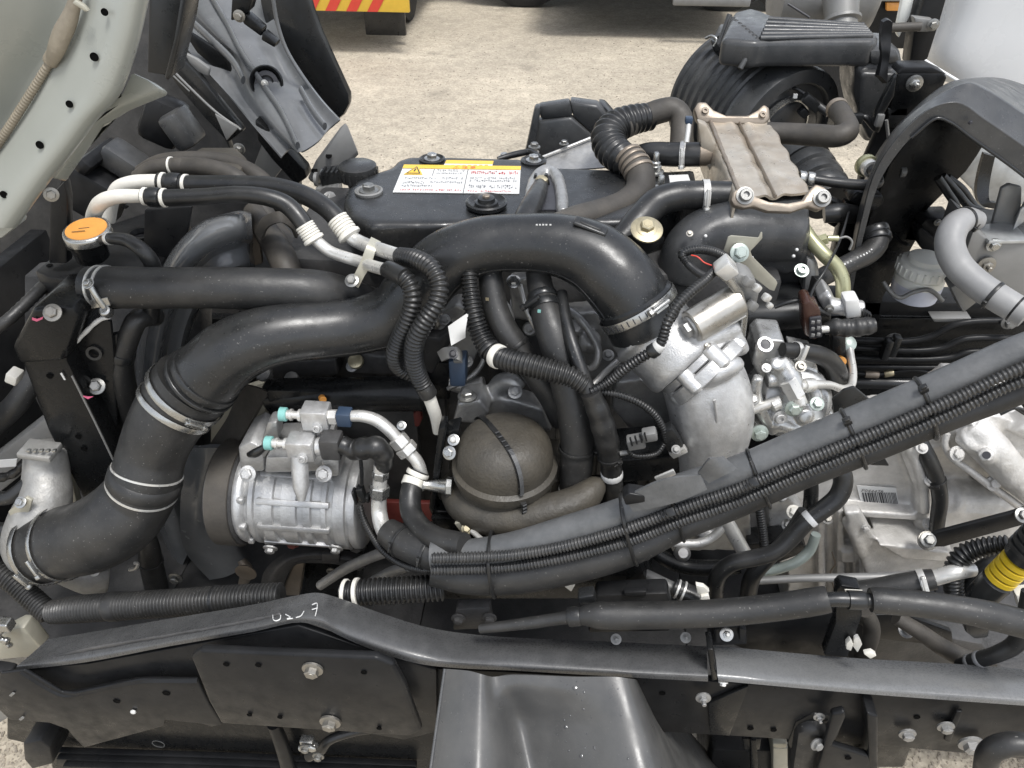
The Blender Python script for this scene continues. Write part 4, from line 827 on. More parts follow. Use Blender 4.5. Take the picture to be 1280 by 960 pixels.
for k in range(9):
    f = k/8; p0 = PZ(914+38*f, 17+30*f, zt-.004); b = B()
    q0 = P(914+36*f-2, 18+29*f, p0.y-.02); q1 = P(897+28*f, 62+24*f, p0.y-.05); b.tube([(q0, .006), (q1, .006)], world=True, step=.04); obj('side_rib', b, 'grey_plastic', t)
b = B().slab([(904, 36), (938, 44), (926, 88), (892, 68), (892, 60)], .06, 2.0); b.slab([(938, 44), (962, 52), (944, 84), (924, 88)], .05, 1.99); obj('ribbed_side', b, 'grey_plastic', t, bevel=.01)
b = B().slab([(944, 54), (1098, 48), (1096, 82), (1034, 84), (1010, 76), (964, 76), (940, 86)], .05, 1.97); obj('lid_front', b, 'grey_plastic', t, bevel=.012)
b = B().lathe(PZ(992, 31, zt+.001), Z, [(0, .022), (.003, .022), (.004, .018), (.001, .016)], 24); obj('lid_boss', b, 'plastic', t)
b = B().slab([(888, 50), (896, 54), (920, 84), (932, 88), (930, 94), (914, 92), (892, 64)], .02, 1.88); obj('latch', b, 'plastic', t, bevel=.004); bolt(t, 923, 87, 1.875, 4, OUT, 'grey_steel')
b = B().tube([(882, 48, 1.9, 1.6), (890, 45, 1.89, 1.6), (896, 50, 1.88, 1.6), (892, 58, 1.88, 1.6)], step=.004); obj('spring_clip', b, 'zinc', t)
w1 = hose('sensor_wire', [(962, 134, 1.8, 1.6), (978, 116, 1.79, 2), (992, 110, 1.77, 2.2), (1004, 116, 1.76, 3), (1020, 130, 1.74, 5), (1036, 142, 1.72, 5)], 'rubber', 'thin black sensor wire looping over the air cleaner front', 'wire', step=.004)
b = B().pbox(1014, 128, 1.74, 26, 14, 12, 0, 0, 35); b.pbox(1004, 140, 1.75, 12, 14, 10, 0, 0, 35); obj('plug', b, 'plastic', w1, bevel=.003)
b = B().pbox(994, 120, 1.75, 5, 3, 5); obj('clip', b, 'paper', w1)
t = thing('silencer', 'dusty grey silencer end with a short pipe stub above the air cleaner lid', 'silencer', P(1030, 10, 2.5))
c = P(1032, -8, 2.6); b = B().lathe(c, X, [(-.16, .06), (-.14, .11), (-.02, .12), (.1, .12), (.13, .1), (.15, .05)], 32); obj('can', b, 'grey_steel', t)
b = B().lathe(P(1052, 22, 2.42), Vector((.1, -.6, -.8)), [(-.06, .05), (0, .045), (.004, .052), (.012, .052), (.016, .042), (.06, .042)], 28); obj('stub', b, 'grey_steel', t)
b = B().tube([(985, 5, 2.42, 1.5), (1012, 22, 2.4, 1.5)]); obj('weld_line', b, 'ink', t)

# ------------------------------------------------------------------ black tank, lever, bracket
t = thing('fluid_tank', 'black blow-moulded fluid tank with a squared neck behind the lever', 'tank', P(1100, 200, 1.75))
b = B(); b.slab([(1070, 66), (1082, 60), (1126, 62), (1130, 90), (1112, 108), (1108, 130), (1098, 176), (1080, 178), (1068, 120)], .14, 1.75); b.slab([(1076, 90), (1122, 92), (1104, 160), (1088, 178), (1074, 150)], .03, 1.73)
obj('shell', b, 'grey_plastic', t, remesh=(.006, 6))
b = B().slab([(1086, 62), (1124, 60), (1128, 80), (1088, 84)], .08, 1.735); obj('neck', b, 'grey_plastic', t, bevel=.014)
hz = thing('lever', 'curved black lever standing in front of the fluid tank neck', 'lever', P(1106, 100, 1.68))
b = B().shell([[(1104, 28, 1.69), (1110, 25, 1.69), (1116, 28, 1.69)], [(1101, 48, 1.69), (1108, 46, 1.69), (1114, 48, 1.69)], [(1102, 62, 1.68), (1108, 62, 1.68), (1113, 64, 1.68)], [(1102, 76, 1.68), (1107, 76, 1.68), (1111, 78, 1.68)], [(1099, 94, 1.67), (1104, 98, 1.67), (1109, 104, 1.67)]], .016, 5); obj('arm', b, 'satin_paint', hz)
t = thing('tank_bracket', 'black folded plate bolted between fluid tank and wheel arch', 'bracket', P(1140, 150, 1.62))
b = B(); b.slab([(1122, 93), (1128, 91), (1180, 91), (1184, 97), (1170, 130), (1148, 146), (1110, 146)], .008, 1.64); obj('plate', b, 'black_paint', t, bevel=.003)
b = B().slab([(1122, 93), (1130, 84), (1165, 84), (1184, 93)], .05, 1.64); obj('fold', b, 'satin_paint', t, bevel=.003)
b = B().slab([(1122, 93), (1116, 100), (1096, 140), (1092, 158), (1100, 152), (1118, 120)], .02, 1.63); obj('strut', b, 'plastic', t, bevel=.003)
bolt(t, 1143, 104, 1.63, 6, OUT, kind='nut')
b = B().slab([(1108, 128), (1138, 124), (1148, 140), (1130, 210), (1090, 240), (1072, 250), (1078, 210), (1096, 170)], .03, 1.66); obj('lower_plate', b, 'satin_paint', t, bevel=.004)
b = B().slab([(1110, 136), (1136, 134), (1134, 160), (1112, 160)], .01, 1.64); obj('boss', b, 'plastic', t, bevel=.003)
b = B().tube([(1108, 150, 1.62, 2), (1112, 185, 1.62, 2)]); obj('rib', b, 'grey_steel', t)
t = hose('sensor_lead', [(1070, 150, 1.66, 3), (1080, 146, 1.66, 4), (1096, 162, 1.65, 4), (1098, 150, 1.64, 3)], 'rubber', 'little black plug and lead below the fluid tank', 'wire')
b = B().pbox(1072, 148, 1.65, 12, 10, 12); obj('plug', b, 'plastic', t, bevel=.003); b = B().pbox(1099, 150, 1.63, 9, 10, 16); obj('clip', b, 'grey_steel', t, bevel=.003)

# ------------------------------------------------------------------ wheel arch
t = thing('wheel_arch', 'wide black plastic wheel arch rising at the right edge', 'wheel arch', P(1180, 300, 1.35))
rows = []
near = [(1060, 400), (1070, 340), (1082, 285), (1102, 222), (1139, 172), (1170, 148), (1186, 152), (1215, 173), (1282, 222), (1350, 285)]
lip = [(1056, 392), (1066, 330), (1078, 272), (1096, 212), (1130, 164), (1163, 136), (1196, 128), (1232, 150), (1290, 190), (1360, 240)]
rid = [(1054, 380), (1063, 318), (1075, 258), (1093, 206), (1125, 156), (1168, 122), (1208, 104), (1228, 110), (1282, 144), (1360, 190)]
far = [(1050, 340), (1060, 290), (1076, 235), (1100, 185), (1140, 138), (1184, 104), (1222, 97), (1254, 98), (1300, 112), (1390, 130)]
for a, l, r, f in zip(near, lip, rid, far):
    c4 = [(a[0], a[1], 1.24), (l[0], l[1], 1.24), (r[0], r[1], 1.28), (f[0], f[1], 1.56)]; q = [c4[0]]
    for k in (1, 2):
        for g, h in ((k-1, .1), (k, 0), (k+1, .1)): q.append(tuple(u+(v-u)*h for u, v in zip(c4[k], c4[g])))
    q.append(tuple((u+v)/2 for u, v in zip(c4[2], c4[3]))); q.append(c4[3]); rows.append(q)
b = B().shell(rows, .004, 5); obj('arch', b, 'grey_plastic', t)
b = B().tube([(x, y, 1.237, 2) for x, y in near[4:]]); obj('inner_lip', b, 'plastic', t)
for x, y in ((1213, 153),): bolt(t, x, y, 1.23, 2, OUT, 'ink')
b = B().slab([(1056, 404), (1064, 350), (1088, 270), (1112, 205), (1150, 155), (1200, 145), (1240, 165), (1222, 195), (1208, 215), (1182, 240), (1160, 262), (1146, 300), (1120, 345), (1104, 372), (1100, 404)], .02, 1.5); obj('inner_liner', b, 'black_paint', t, bevel=.004)
b = B().cyl(P(1125, 215, 1.5), P(1132, 215, 1.5), .01, 12); obj('drain_plug', b, 'grey_steel', t)

# ------------------------------------------------------------------ black inlet manifold
t = thing('inlet_manifold', 'matt black rounded inlet manifold under the tan exhaust cooler', 'manifold', P(920, 380, 1.15))
b = B(); b.tube([(850, 350, 1.16, 30), (862, 312, 1.17, 34), (895, 292, 1.19, 38), (950, 288, 1.2, 40), (1000, 290, 1.2, 38)], step=.01); b.slab([(918, 256), (1012, 256), (1016, 330), (985, 345), (920, 335)], .12, 1.17); b.slab([(840, 330), (905, 312), (1010, 330), (1012, 372), (880, 380), (835, 390)], .1, 1.2)
obj('casting', b, 'grey_plastic', t, remesh=(.0055, 9))
b = B().cyl(P(930, 396, 1.13), P(1035, 388, 1.13), .026, 24); b.slab([(925, 378), (1008, 372), (1010, 410), (930, 420)], .05, 1.14); obj('rail_tube', b, 'plastic', t, bevel=.004)
for x, y, r, k in ((1002, 338, 6.5, 'socket'), (862, 292, 3, 'bolt')): bolt(t, x, y, 1.13, r, DIAG, 'green_zinc' if r > 5 else 'zinc', k)
for x, y in ((882, 295), (992, 320), (996, 312), (940, 322)): b = B().lathe(P(x, y, 1.135), DIAG, [(0, .003), (.002, .002)], 8); obj('paint_speck', b, 'paper', t)
b = B().slab([(1008, 322), (1022, 326), (1030, 370), (1012, 388), (1004, 370)], .05, 1.16); obj('end_boss', b, 'grey_alu', t, bevel=.008)
# ------------------------------------------------------------------ throttle body and elbow
t = thing('throttle_body', 'bright cast aluminium throttle body and elbow under the charge pipe', 'throttle', P(880, 600, .95))
b = B(); ua = (RT*.62-UP*.66-F*.1).normalized()
c = P(812, 410, .985)
b.lathe(c, ua, [(-.02, .060), (-.004, .060), (0, .068), (.006, .069), (.010, .062), (.07, .064), (.08, .06)], 40)
b.tube([(846, 432, .95, 30), (880, 420, .955, 28), (905, 412, .965, 22), (922, 408, .97, 18)], step=.006); b.tube([(838, 452, .93, 12), (850, 474, .93, 11)], step=.005); b.tube([(918, 420, .955, 12), (928, 440, .955, 10)], step=.005)
obj('throttle_barrel', b, 'cast_alu', t, remesh=(.0035, 3), wob=.0003)
b = B(); b.tube([(874, 464, .955, 51), (884, 490, .945, 53), (889, 518, .935, 52), (886, 545, .935, 49), (878, 575, .94, 43), (866, 605, .95, 40)], step=.006, seg=28)
b.tube([(878, 480, .905, 9), (896, 466, .905, 13), (912, 458, .915, 13), (924, 454, .93, 9)], step=.004); b.tube([(842, 492, .915, 9), (850, 500, .91, 8)], step=.004)
c2 = P(880, 460, .955); fb = B()
for d0, r_, h_ in ((-.020, .068, .014), (-.0045, .0715, .022)): fb.lathe(c2+ua*d0, ua, [(0, r_-.003), (.002, r_), (h_-.002, r_), (h_, r_-.003)], 56)
fg = obj('flange', fb, 'cast_alu', t, smooth=30)
sx_ = (RT*.90+UP*.40).normalized(); sx_ = (sx_-ua*sx_.dot(ua)).normalized(); sy_ = ua.cross(sx_)
if sy_.dot(F) > 0: sy_ = -sy_
for a_ in (-38, 8, 50):
    q_ = sx_*math.sin(R_(a_))+sy_*math.cos(R_(a_)); b2 = B().lathe(c2+q_*.064-ua*.021, ua, [(0, .009), (.003, .0125), (.034, .0125), (.039, .008)], 18); obj('bolt_lug', b2, 'bright_alu', fg); bolt(fg, 0, 0, 0, 4.5, -ua, 'zinc', p=c2+q_*.066-ua*.021)
obj('elbow', b, 'bright_alu', t, remesh=(.0028, 9), wob=.0002)
b = B().tube([(893, 500, .882, 1.8), (896, 525, .878, 1.8), (890, 555, .887, 1.4), (880, 585, .90, 1.4)]); obj('casting_seam', b, 'bright_alu', t)
b = B(); b.cyl(P(864, 409, .93), P(922, 375, .965), 22*MP(P(890, 390, .94)), 32, ch=.08); mo = obj('motor', b, 'motor_metal', t)
md = (P(922, 375, .965)-P(864, 409, .93)).normalized(); c = P(864, 409, .93); b = B().lathe(c, -md, [(-.001, .018), (.003, .017), (.004, .012)], 24); b.lathe(c, -md, [(0, .0125), (.011, .012), (.012, .009)], 6); obj('motor_cap', b, 'grey_alu', mo)
b = B().tube([(880, 424, .925, 2), (932, 394, .95, 2)]); obj('motor_rod', b, 'pipe_alu', mo)
b = B().slab([(892, 342), (906, 334), (914, 342), (930, 366), (936, 392), (932, 424), (924, 428), (927, 396), (922, 374), (908, 356)], .03, .95); obj('gear_plate', b, 'zinc', t, bevel=.003)
b = B().slab([(893, 342), (911, 328), (925, 343), (908, 353)], .03, .945); obj('square_boss', b, 'pipe_alu', t, bevel=.003)
b = B(); b.slab([(912, 352), (926, 342), (940, 348), (950, 366), (946, 384), (934, 392), (928, 372)], .04, .965); obj('gear_case', b, 'grey_steel', t, bevel=.006)
for q in ((935, 352, 12), (946, 360, 10), (958, 372, 10), (940, 382, 12), (962, 382, 8)): b = B().pbox(q[0], q[1], .955, q[2], q[2], q[2], 20, 0, 30); obj('connector_lug', b, 'grey_steel' if q[2] > 10 else 'pipe_alu', t, bevel=.003)
t = thing('bracket_plate', 'pale zinc bracket plate with a notch and one green-tinted bolt', 'bracket', P(935, 350, 1.05))
b = B().slab([(903, 318), (910, 296), (914, 294), (948, 297), (951, 290), (953, 290), (953, 298), (944, 308), (938, 314), (940, 320), (970, 350), (972, 354), (968, 364), (962, 362), (930, 338), (915, 332)], .004, 1.05, vec=Vector((.1, 1, -.4)).normalized()); obj('plate', b, 'khaki_metal', t, bevel=.001)
bolt(t, 924, 316, 1.04, 8, Vector((.1, -.8, .5)), 'green_zinc')
# wiring on throttle
def conduit(pts, lab, r=None, m='rubber', per=.0052, **k): return hose('wire_conduit', pts, m, lab, 'conduit', rib=(per, .22), seg=14, **k)
c1 = conduit([(905, 335, .99, 6), (892, 340, .97, 6), (882, 350, .945, 6.5), (862, 366, .92, 7), (845, 384, .90, 7), (834, 404, .885, 7), (828, 424, .88, 7), (820, 436, .88, 7), (800, 448, .88, 7), (780, 462, .88, 7), (760, 478, .88, 6.5), (738, 490, .87, 6)], 'thin ribbed conduit running down across the throttle body to the harness joint')
cuff(c1, .60, .012, 1.15, 'paper'); cuff(c1, .63, .012, 1.35, 'plastic', 'clip')
hose('wire_bundle', [(908, 322, 1.04, 6), (890, 314, 1.03, 6), (868, 312, 1.02, 6), (853, 318, 1.01, 6), (860, 330, 1.0, 5), (874, 342, .97, 5), (886, 348, .95, 6)], 'rubber', 'black taped wires making a tight hairpin loop left of the zinc plate', 'wire', rib=(.004, .2), seg=12)
hose('wire', [(864, 319, .995, .9), (872, 321, .99, .9), (880, 328, .985, .9), (890, 332, .98, .9)], 'red', 'short red wire inside the hairpin loop', 'wire', step=.004)
c2 = conduit([(752, 490, .88, 4.5), (775, 494, .88, 5), (800, 504, .88, 5), (818, 518, .88, 5), (828, 535, .88, 5), (833, 552, .88, 4.5)], 'thin ribbed conduit curving to the small square sensor', per=.0045)
t = thing('pressure_sensor', 'small black sensor with a metal plate beside the elbow', 'sensor', P(840, 570, .88))
b = B(); b.slab([(826, 542), (840, 536), (852, 552), (857, 566), (842, 572), (832, 562)], .02, .875); obj('housing', b, 'plastic', t, bevel=.004)
b = B().slab([(836, 568), (856, 560), (860, 566), (842, 574)], .01, .872); obj('metal_foot', b, 'pipe_alu', t, bevel=.001); bolt(t, 845, 562, .87, 4, DIAG, 'grey_steel')
t = thing('wire_plug', 'grey two-pin wiring plug on a wire loop left of the elbow', 'connector', P(806, 555, .85))
b = B(); b.pbox(812, 543, .85, 18, 16, 14, 0, 0, -18); b.pbox(795, 552, .855, 22, 16, 16, 0, 0, -18); obj('shell', b, 'grey_steel', t, bevel=.003)
for k in range(4): b = B().pbox(789+k*6, 552-k*2, .842, 2, 4, 12, 0, 0, -18); obj('rib', b, 'plastic', t)
hose('wire', [(784, 560, .85, 3), (792, 569, .85, 3.5), (808, 570, .85, 3.5), (822, 566, .86, 3.5), (830, 555, .87, 3.5)], 'rubber', 'taped wire looping under the grey two-pin plug', 'wire', rib=(.004, .2), seg=10)
b = B().slab([(752, 578), (858, 570), (852, 600), (756, 604)], .08, .9); obj('mounting_ledge', b, 'black_paint', label='black steel ledge under the wiring plug beside the elbow', cat='bracket', bevel=.003)

# ------------------------------------------------------------------ fuel pump
t = thing('fuel_pump', 'shiny aluminium fuel pump with pipes and bolts right of the throttle elbow', 'fuel pump', P(985, 560, .98))
b = B(); b.lathe(P(988, 500, 1.0), Vector((.05, -.8, .55)), [(-.08, .06), (0, .062), (.02, .06), (.03, .05), (.035, .03)], 32)
b.slab([(944, 432), (952, 424), (980, 426), (986, 446), (978, 470), (950, 474), (940, 455)], .06, .99); b.tube([(972, 450, .98, 14), (985, 470, .965, 15), (992, 488, .955, 15)], step=.006); b.slab([(990, 445), (1020, 452), (1030, 490), (1000, 492)], .06, 1.01); b.slab([(936, 500), (960, 480), (975, 530), (950, 545), (936, 540)], .06, .99)
b.tube([(1012, 478, .985, 10), (1020, 500, .97, 10)], step=.005); b.slab([(1018, 500), (1044, 520), (1040, 545), (1010, 545)], .06, 1.0)
b.cyl(P(958, 476, .965), P(1000, 470, .975), .012, 16); b.cyl(P(966, 528, .95), P(1006, 540, .96), .012, 16); b.lathe(P(970, 456, .965), DIAG, [(-.01, .012), (.006, .011), (.008, .006)], 16); b.lathe(P(1006, 520, .955), Vector((.1, -.8, .4)), [(-.01, .014), (.004, .013), (.006, .008)], 16); b.tube([(948, 470, .96, 7), (944, 492, .955, 8), (952, 515, .95, 8), (968, 540, .95, 7)], step=.004)
obj('pump_body', b, 'pump_metal', t, remesh=(.0026, 4), wob=.0004)
b = B().lathe(P(956, 431, .97), Vector((.1, -.6, .8)), [(0, .012), (.003, .012), (.003, .008), (-.004, .007)], 20); obj('port_rim', b, 'bright_alu', t); b = B().lathe(P(956, 431, .97), Vector((.1, -.6, .8)), [(.0, .0), (.0012, .0075)], 16); obj('port', b, 'ink', t)
for x, y, r, m_, k in ((992, 510, 7.5, 'green_zinc', 'bolt'), (1021, 505, 6, 'green_zinc', 'bolt'), (975, 522, 6.5, 'bright_alu', 'socket'), (949, 541, 7.5, 'green_zinc', 'bolt'), (941, 500, 5, 'zinc', 'bolt'), (958, 460, 4, 'pipe_alu', 'bolt'), (1001, 458, 5, 'zinc', 'socket'), (1026, 530, 5, 'zinc', 'bolt')): bolt(t, x, y, .935, r, Vector((.05, -.85, .2)) if r > 6 else DIAG, m_, k)
b = B(); 
for x0, y0, x1, y1, r in ((930, 516, 976, 500, 6), (964, 508, 974, 503, 8)): b.cyl(P(x0, y0, .94), P(x1, y1, .945), r*MP(P(x0, y0, .94)), 14)
obj('injection_pipe', b, 'pipe_alu', t)
b = B(); b.cyl(P(984, 474, .955), P(996, 496, .945), 12*MP(P(985, 480, .95)), 6, ch=.1); b.cyl(P(996, 496, .945), P(1000, 506, .94), 10*MP(P(985, 480, .95)), 20); obj('banjo_fitting', b, 'pipe_alu', t)
fp = hose('fuel_pipe', [(1000, 483, .95, 6), (1015, 481, .96, 6), (1036, 481, .98, 5), (1054, 486, 1.0, 5), (1064, 482, 1.02, 5), (1066, 465, 1.05, 5), (1063, 445, 1.08, 5), (1060, 432, 1.1, 6)], 'pipe_alu', 'bent silver fuel pipe rising from the pump to a ring fitting', 'pipe', step=.004)
cuff(fp, .08, .018, 1.5, 'pipe_alu', 'hex_fitting'); b = B().lathe(P(1059, 430, 1.1), DIAG, [(-.006, .013), (.004, .014), (.007, .01)], 18); obj('ring_end', b, 'green_zinc', fp)
h = hose('fuel_hose', [(978, 437, .98, 9), (992, 438, .985, 10), (1015, 441, 1.0, 11), (1034, 449, 1.02, 12), (1046, 466, 1.04, 13), (1049, 495, 1.06, 13), (1046, 540, 1.08, 13)], 'rubber', 'black hose clipped to the top of the fuel pump, curving down', 'hose'); clamp(h, .07, w=.007, ang=20, m='pipe_alu')
b = B().slab([(1040, 420), (1058, 420), (1060, 470), (1042, 470)], .03, 1.08); b2 = obj('valve_stem', b, 'plastic', label='black stem with an orange plug below the brown connector', cat='valve', bevel=.006)
b = B().cyl(P(1049, 450, 1.075), P(1052, 452, 1.06), .008, 14); obj('orange_plug', b, 'orange', b2)
t = thing('brown_connector', 'dark brown square multi-pin connector facing the camera', 'connector', P(1012, 420, 1.05))
b = B().slab([(1003, 380), (1012, 376), (1026, 388), (1028, 420), (1018, 426), (1006, 420)], .04, 1.05); obj('shell', b, 'brown_plastic', t, bevel=.004)
b = B().slab([(1012, 398), (1027, 396), (1028, 422), (1012, 424)], .006, 1.044); obj('face', b, 'ink', t, bevel=.002)
for x, y in ((1016, 403), (1023, 402), (1016, 411), (1023, 410), (1016, 419), (1023, 418)): b = B().pbox(x, y, 1.041, 4.5, 3, 4.5); obj('pin_socket', b, 'grey_steel', t, bevel=.001)
bo = hose('rubber_boot', [(1030, 412, 1.06, 7), (1042, 409, 1.06, 11), (1060, 410, 1.06, 12), (1080, 408, 1.06, 12.5), (1094, 406, 1.06, 10)], 'soft_rubber', 'ribbed black rubber boot beside the brown connector', 'boot', rib=(.017, .1), step=.002)
b = B().cyl(P(1026, 412, 1.055), P(1036, 411, 1.055), .006, 12); obj('pin', b, 'pipe_alu', bo)
t = thing('pressure_valve', 'silver sensor valve with a white body above the rubber boot', 'sensor', P(1055, 395, 1.1))
b = B(); b.slab([(1022, 374), (1034, 362), (1044, 374), (1046, 392), (1034, 394)], .04, 1.11); b.cyl(P(1034, 382, 1.1), P(1078, 386, 1.1), .014, 20); obj('body', b, 'bright_alu', t, remesh=(.003, 2))
b = B().slab([(1056, 376), (1074, 374), (1078, 396), (1058, 400)], .03, 1.08); obj('cap', b, 'paper', t, bevel=.004)
for k in range(3): b = B().pbox(1080+k*3, 392+k*2, 1.08, 3, 10, 12); obj('pin_housing', b, 'plastic', t, bevel=.002)
bolt(t, 1036, 386, 1.085, 4, OUT)
hose('wire', [(1062, 262, 1.3, 1.5), (1050, 300, 1.2, 1.6), (1030, 340, 1.1, 1.8), (1016, 362, 1.08, 2), (1012, 378, 1.07, 2.4), (1018, 384, 1.06, 2)], 'rubber', 'thin black wire dropping in an S to the brown connector', 'wire', step=.005)
hose('wire', [(968, 384, 1.08, 2.5), (985, 378, 1.08, 3), (1005, 376, 1.08, 3), (1024, 388, 1.07, 3), (1036, 394, 1.08, 2.5)], 'rubber', 'taped black wire lying on the rail tube left of the brown connector', 'wire', step=.005)
hose('olive_pipe', [(1004, 284, 1.2, 8), (1014, 300, 1.18, 9), (1030, 318, 1.16, 9), (1046, 334, 1.15, 9), (1053, 350, 1.14, 9), (1054, 372, 1.13, 9)], 'olive_metal', 'greenish plated metal pipe bending down right of the manifold', 'pipe')
t = thing('bleed_valve', 'small plated bleed fitting with a thin hooked wire above the olive pipe', 'fitting', P(1024, 306, 1.2))
b = B(); b.cyl(P(1018, 303, 1.19), P(1034, 298, 1.19), .010, 6); b.cyl(P(1034, 298, 1.19), P(1048, 298, 1.19), .005, 12); obj('fitting', b, 'olive_metal', t)
b = B().tube([(1046, 299, 1.19, 1.4), (1058, 296, 1.19, 1.4), (1065, 302, 1.19, 1.4), (1062, 312, 1.19, 1.6)], step=.003); obj('hook', b, 'grey_steel', t)
h = hose('printed_hose', [(1012, 355, 1.16, 12), (1040, 340, 1.2, 12), (1066, 327, 1.22, 12.5), (1086, 316, 1.24, 13.5), (1096, 302, 1.26, 14), (1092, 286, 1.28, 14)], 'soft_rubber', 'black hose with a line of white print, rising to a double band', 'hose', seg=24)
for f in (.9, .96): cuff(h, f, .012, 1.25, 'plastic', 'band')
c_, t_, r_, n_ = frame_at(h, .45, -10); b = B(); rr = random.Random(3)
for k in range(22):
    c_, t_, r_, n_ = frame_at(h, .30+.018*k, -8); s_ = t_.cross(n_)
    if k % 6 != 5: b.box(c_+n_*(r_+.0003), (.0016+.001*rr.random(), .0005, .002+.0012*rr.random()), (t_, n_, s_))
obj('print_line', b, 'paper', h)
t = thing('stand_bracket', 'black pressed steel arm standing between manifold and wheel arch', 'bracket', P(1080, 300, 1.32))
b = B(); b.slab([(1060, 252), (1072, 240), (1104, 244), (1106, 254), (1094, 264), (1078, 262)], .05, 1.33); b.slab([(1058, 254), (1080, 262), (1076, 320), (1040, 326), (1050, 280)], .03, 1.33); obj('arm', b, 'black_paint', t, bevel=.005)
b = B().slab([(1040, 250), (1056, 258), (1052, 290), (1034, 280)], .03, 1.36); obj('tab', b, 'satin_paint', t, bevel=.004)
hose('return_hose', [(1030, 268, 1.3, 11), (1048, 266, 1.3, 12), (1066, 268, 1.32, 12)], 'rubber', 'stubby black hose just right of the exhaust cooler flange', 'hose')

# ------------------------------------------------------------------ hoses in the middle
h1 = hose('oil_hose', [(612, 330, 1.04, 15), (614, 352, 1.02, 15.5), (618, 380, 1.0, 16), (630, 410, .98, 16.5), (650, 440, .965, 17), (672, 470, .955, 17), (690, 496, .95, 17), (704, 524, .95, 17)], 'soft_rubber', 'left of two thick black hoses dropping from the charge pipe', 'hose', seg=24)
tie(h1, .47, ang=30, w=.006, k=1.02)
h2 = hose('oil_hose', [(672, 330, 1.04, 15.5), (674, 352, 1.02, 16), (678, 370, 1.0, 17), (684, 395, .97, 20), (696, 430, .94, 21.5), (708, 470, .92, 22), (717, 510, .9, 22), (722, 550, .885, 21.5), (720, 590, .875, 20), (717, 612, .87, 18)], 'soft_rubber', 'right of two thick black hoses, reaching down beside the brown dome', 'hose', seg=28)
cuff(h2, .15, .010, 1.12, 'plastic', 'band'); clamp(h2, .19, w=.012, ang=35, m='plastic', grow=1.05)
cuff(h2, .97, .022, .98, 'rubber', 'end_sleeve'); tie(h2, .80, ang=-70, w=.007, k=1.06)
c_, t_, r_ = PATH[h2.name].at(.995); b = B().ring(c_, t_, r_*.95, r_*1.06, .003, 28); b.ring(c_+t_*.008, t_, r_*.95, r_*1.06, .003, 28); obj('spring_clamp', b, 'pipe_alu', h2)
b = B().pbox(674, 389, .936, 4, 1, 4); obj('green_dot', b, 'teal', h2); b = B().pbox(609, 374, .985, 4, 1, 4); obj('yellow_dot', b, 'yellow_zinc', h1)
cm = hose('wire_conduit', [(586, 338, 1.0, 10), (588, 362, .985, 11.5), (592, 390, .965, 12.5), (600, 418, .95, 13), (614, 440, .93, 13.5), (634, 450, .91, 14.5), (660, 456, .895, 15), (690, 464, .885, 15), (712, 470, .88, 14), (732, 482, .875, 12)], 'rubber', 'fat ribbed conduit sweeping right across both thick hoses', 'conduit', rib=(.0062, .2), seg=20)
cuff(cm, .50, .012, 1.12, 'cream'); tie(cm, .43, ang=160, w=.006)
hose('wire_bundle', [(702, 366, 1.0, 7), (706, 395, .96, 8), (714, 425, .925, 8.5), (724, 455, .9, 9), (734, 485, .88, 10), (742, 500, .875, 13)], 'rubber', 'slim black taped wires beside the right thick hose', 'wire', seg=14)
hz = hose('taped_harness', [(738, 490, .87, 13), (748, 515, .865, 15), (757, 545, .86, 16), (763, 575, .86, 14), (766, 610, .86, 13), (768, 660, .86, 13), (770, 690, .86, 13)], 'rubber', 'glossy taped black harness running down right of the brown dome', 'harness', rib=(.03, .06), step=.004)
cuff(hz, .46, .012, 1.04, 'paper'); tie(hz, .36, ang=-40, w=.006)
b = B().cyl(P(775, 567, .855), P(786, 565, .855), .004, 10); obj('tie_stub', b, 'grey_steel', hz)
t = thing('paper_tag', 'white folded paper tag stuck beside the fat ribbed conduit', 'tag', P(573, 412, .95))
b = B().shell([[(560, 408, .945), (586, 390, .955)], [(562, 420, .94), (582, 412, .945)], [(564, 432, .935), (582, 422, .95)]], .0012, 4); obj('sheet', b, 'paper', t)
t = thing('hose_saddle', 'black saddle clamp with a grey cap below the paper tag', 'clamp', P(565, 445, .97))
b = B(); b.shell([[(546, 440, .96), (552, 452, .95)], [(556, 434, .955), (560, 448, .945)], [(572, 434, .955), (574, 450, .945)], [(578, 440, .965), (578, 454, .955)]], .012, 5); obj('cap', b, 'grey_steel', t)
b = B().slab([(560, 452), (582, 450), (582, 484), (562, 484)], .03, .96); obj('blue_body', b, 'blue_plastic', t, bevel=.004)
b = B().slab([(528, 420), (548, 424), (562, 410), (566, 426), (552, 448), (540, 470), (528, 462)], .03, .99); obj('arm', b, 'satin_paint', t, bevel=.006)
bolt(t, 567, 443, .938, 4, DIAG, 'ink')

# ------------------------------------------------------------------ engine block and head behind
t = thing('engine_block', 'dark iron engine block and head in shadow behind the hoses', 'engine', P(650, 800, 1.2))
x0, x1 = P(330, 560, 1.12).x, P(930, 560, 1.12).x
b = B(); b.box(((x0+x1)/2, 1.30, .72), (x1-x0, .30, .62)); b.box(((x0+x1)/2+.05, 1.28, 1.04), (x1-x0-.1, .30, .14)); obj('block', b, 'dark_iron', t, bevel=.012)
rr = random.Random(11)
for k in range(9):
    x = x0+.05+(x1-x0-.1)*k/8; b = B().box((x, 1.145, .78), (.022, .03, .5)); obj('block_rib', b, 'dark_iron', t, bevel=.005)
for k in range(8): bolt(t, 0, 0, 0, 7, OUT, 'grey_steel', p=Vector((x0+.09+(x1-x0-.16)*k/7, 1.115, 1.0)))
b = B().lathe(P(660, 380, 1.12), DIAG, [(0, .03), (.01, .03), (.012, .02)], 20); obj('core_plug', b, 'grey_alu', t)
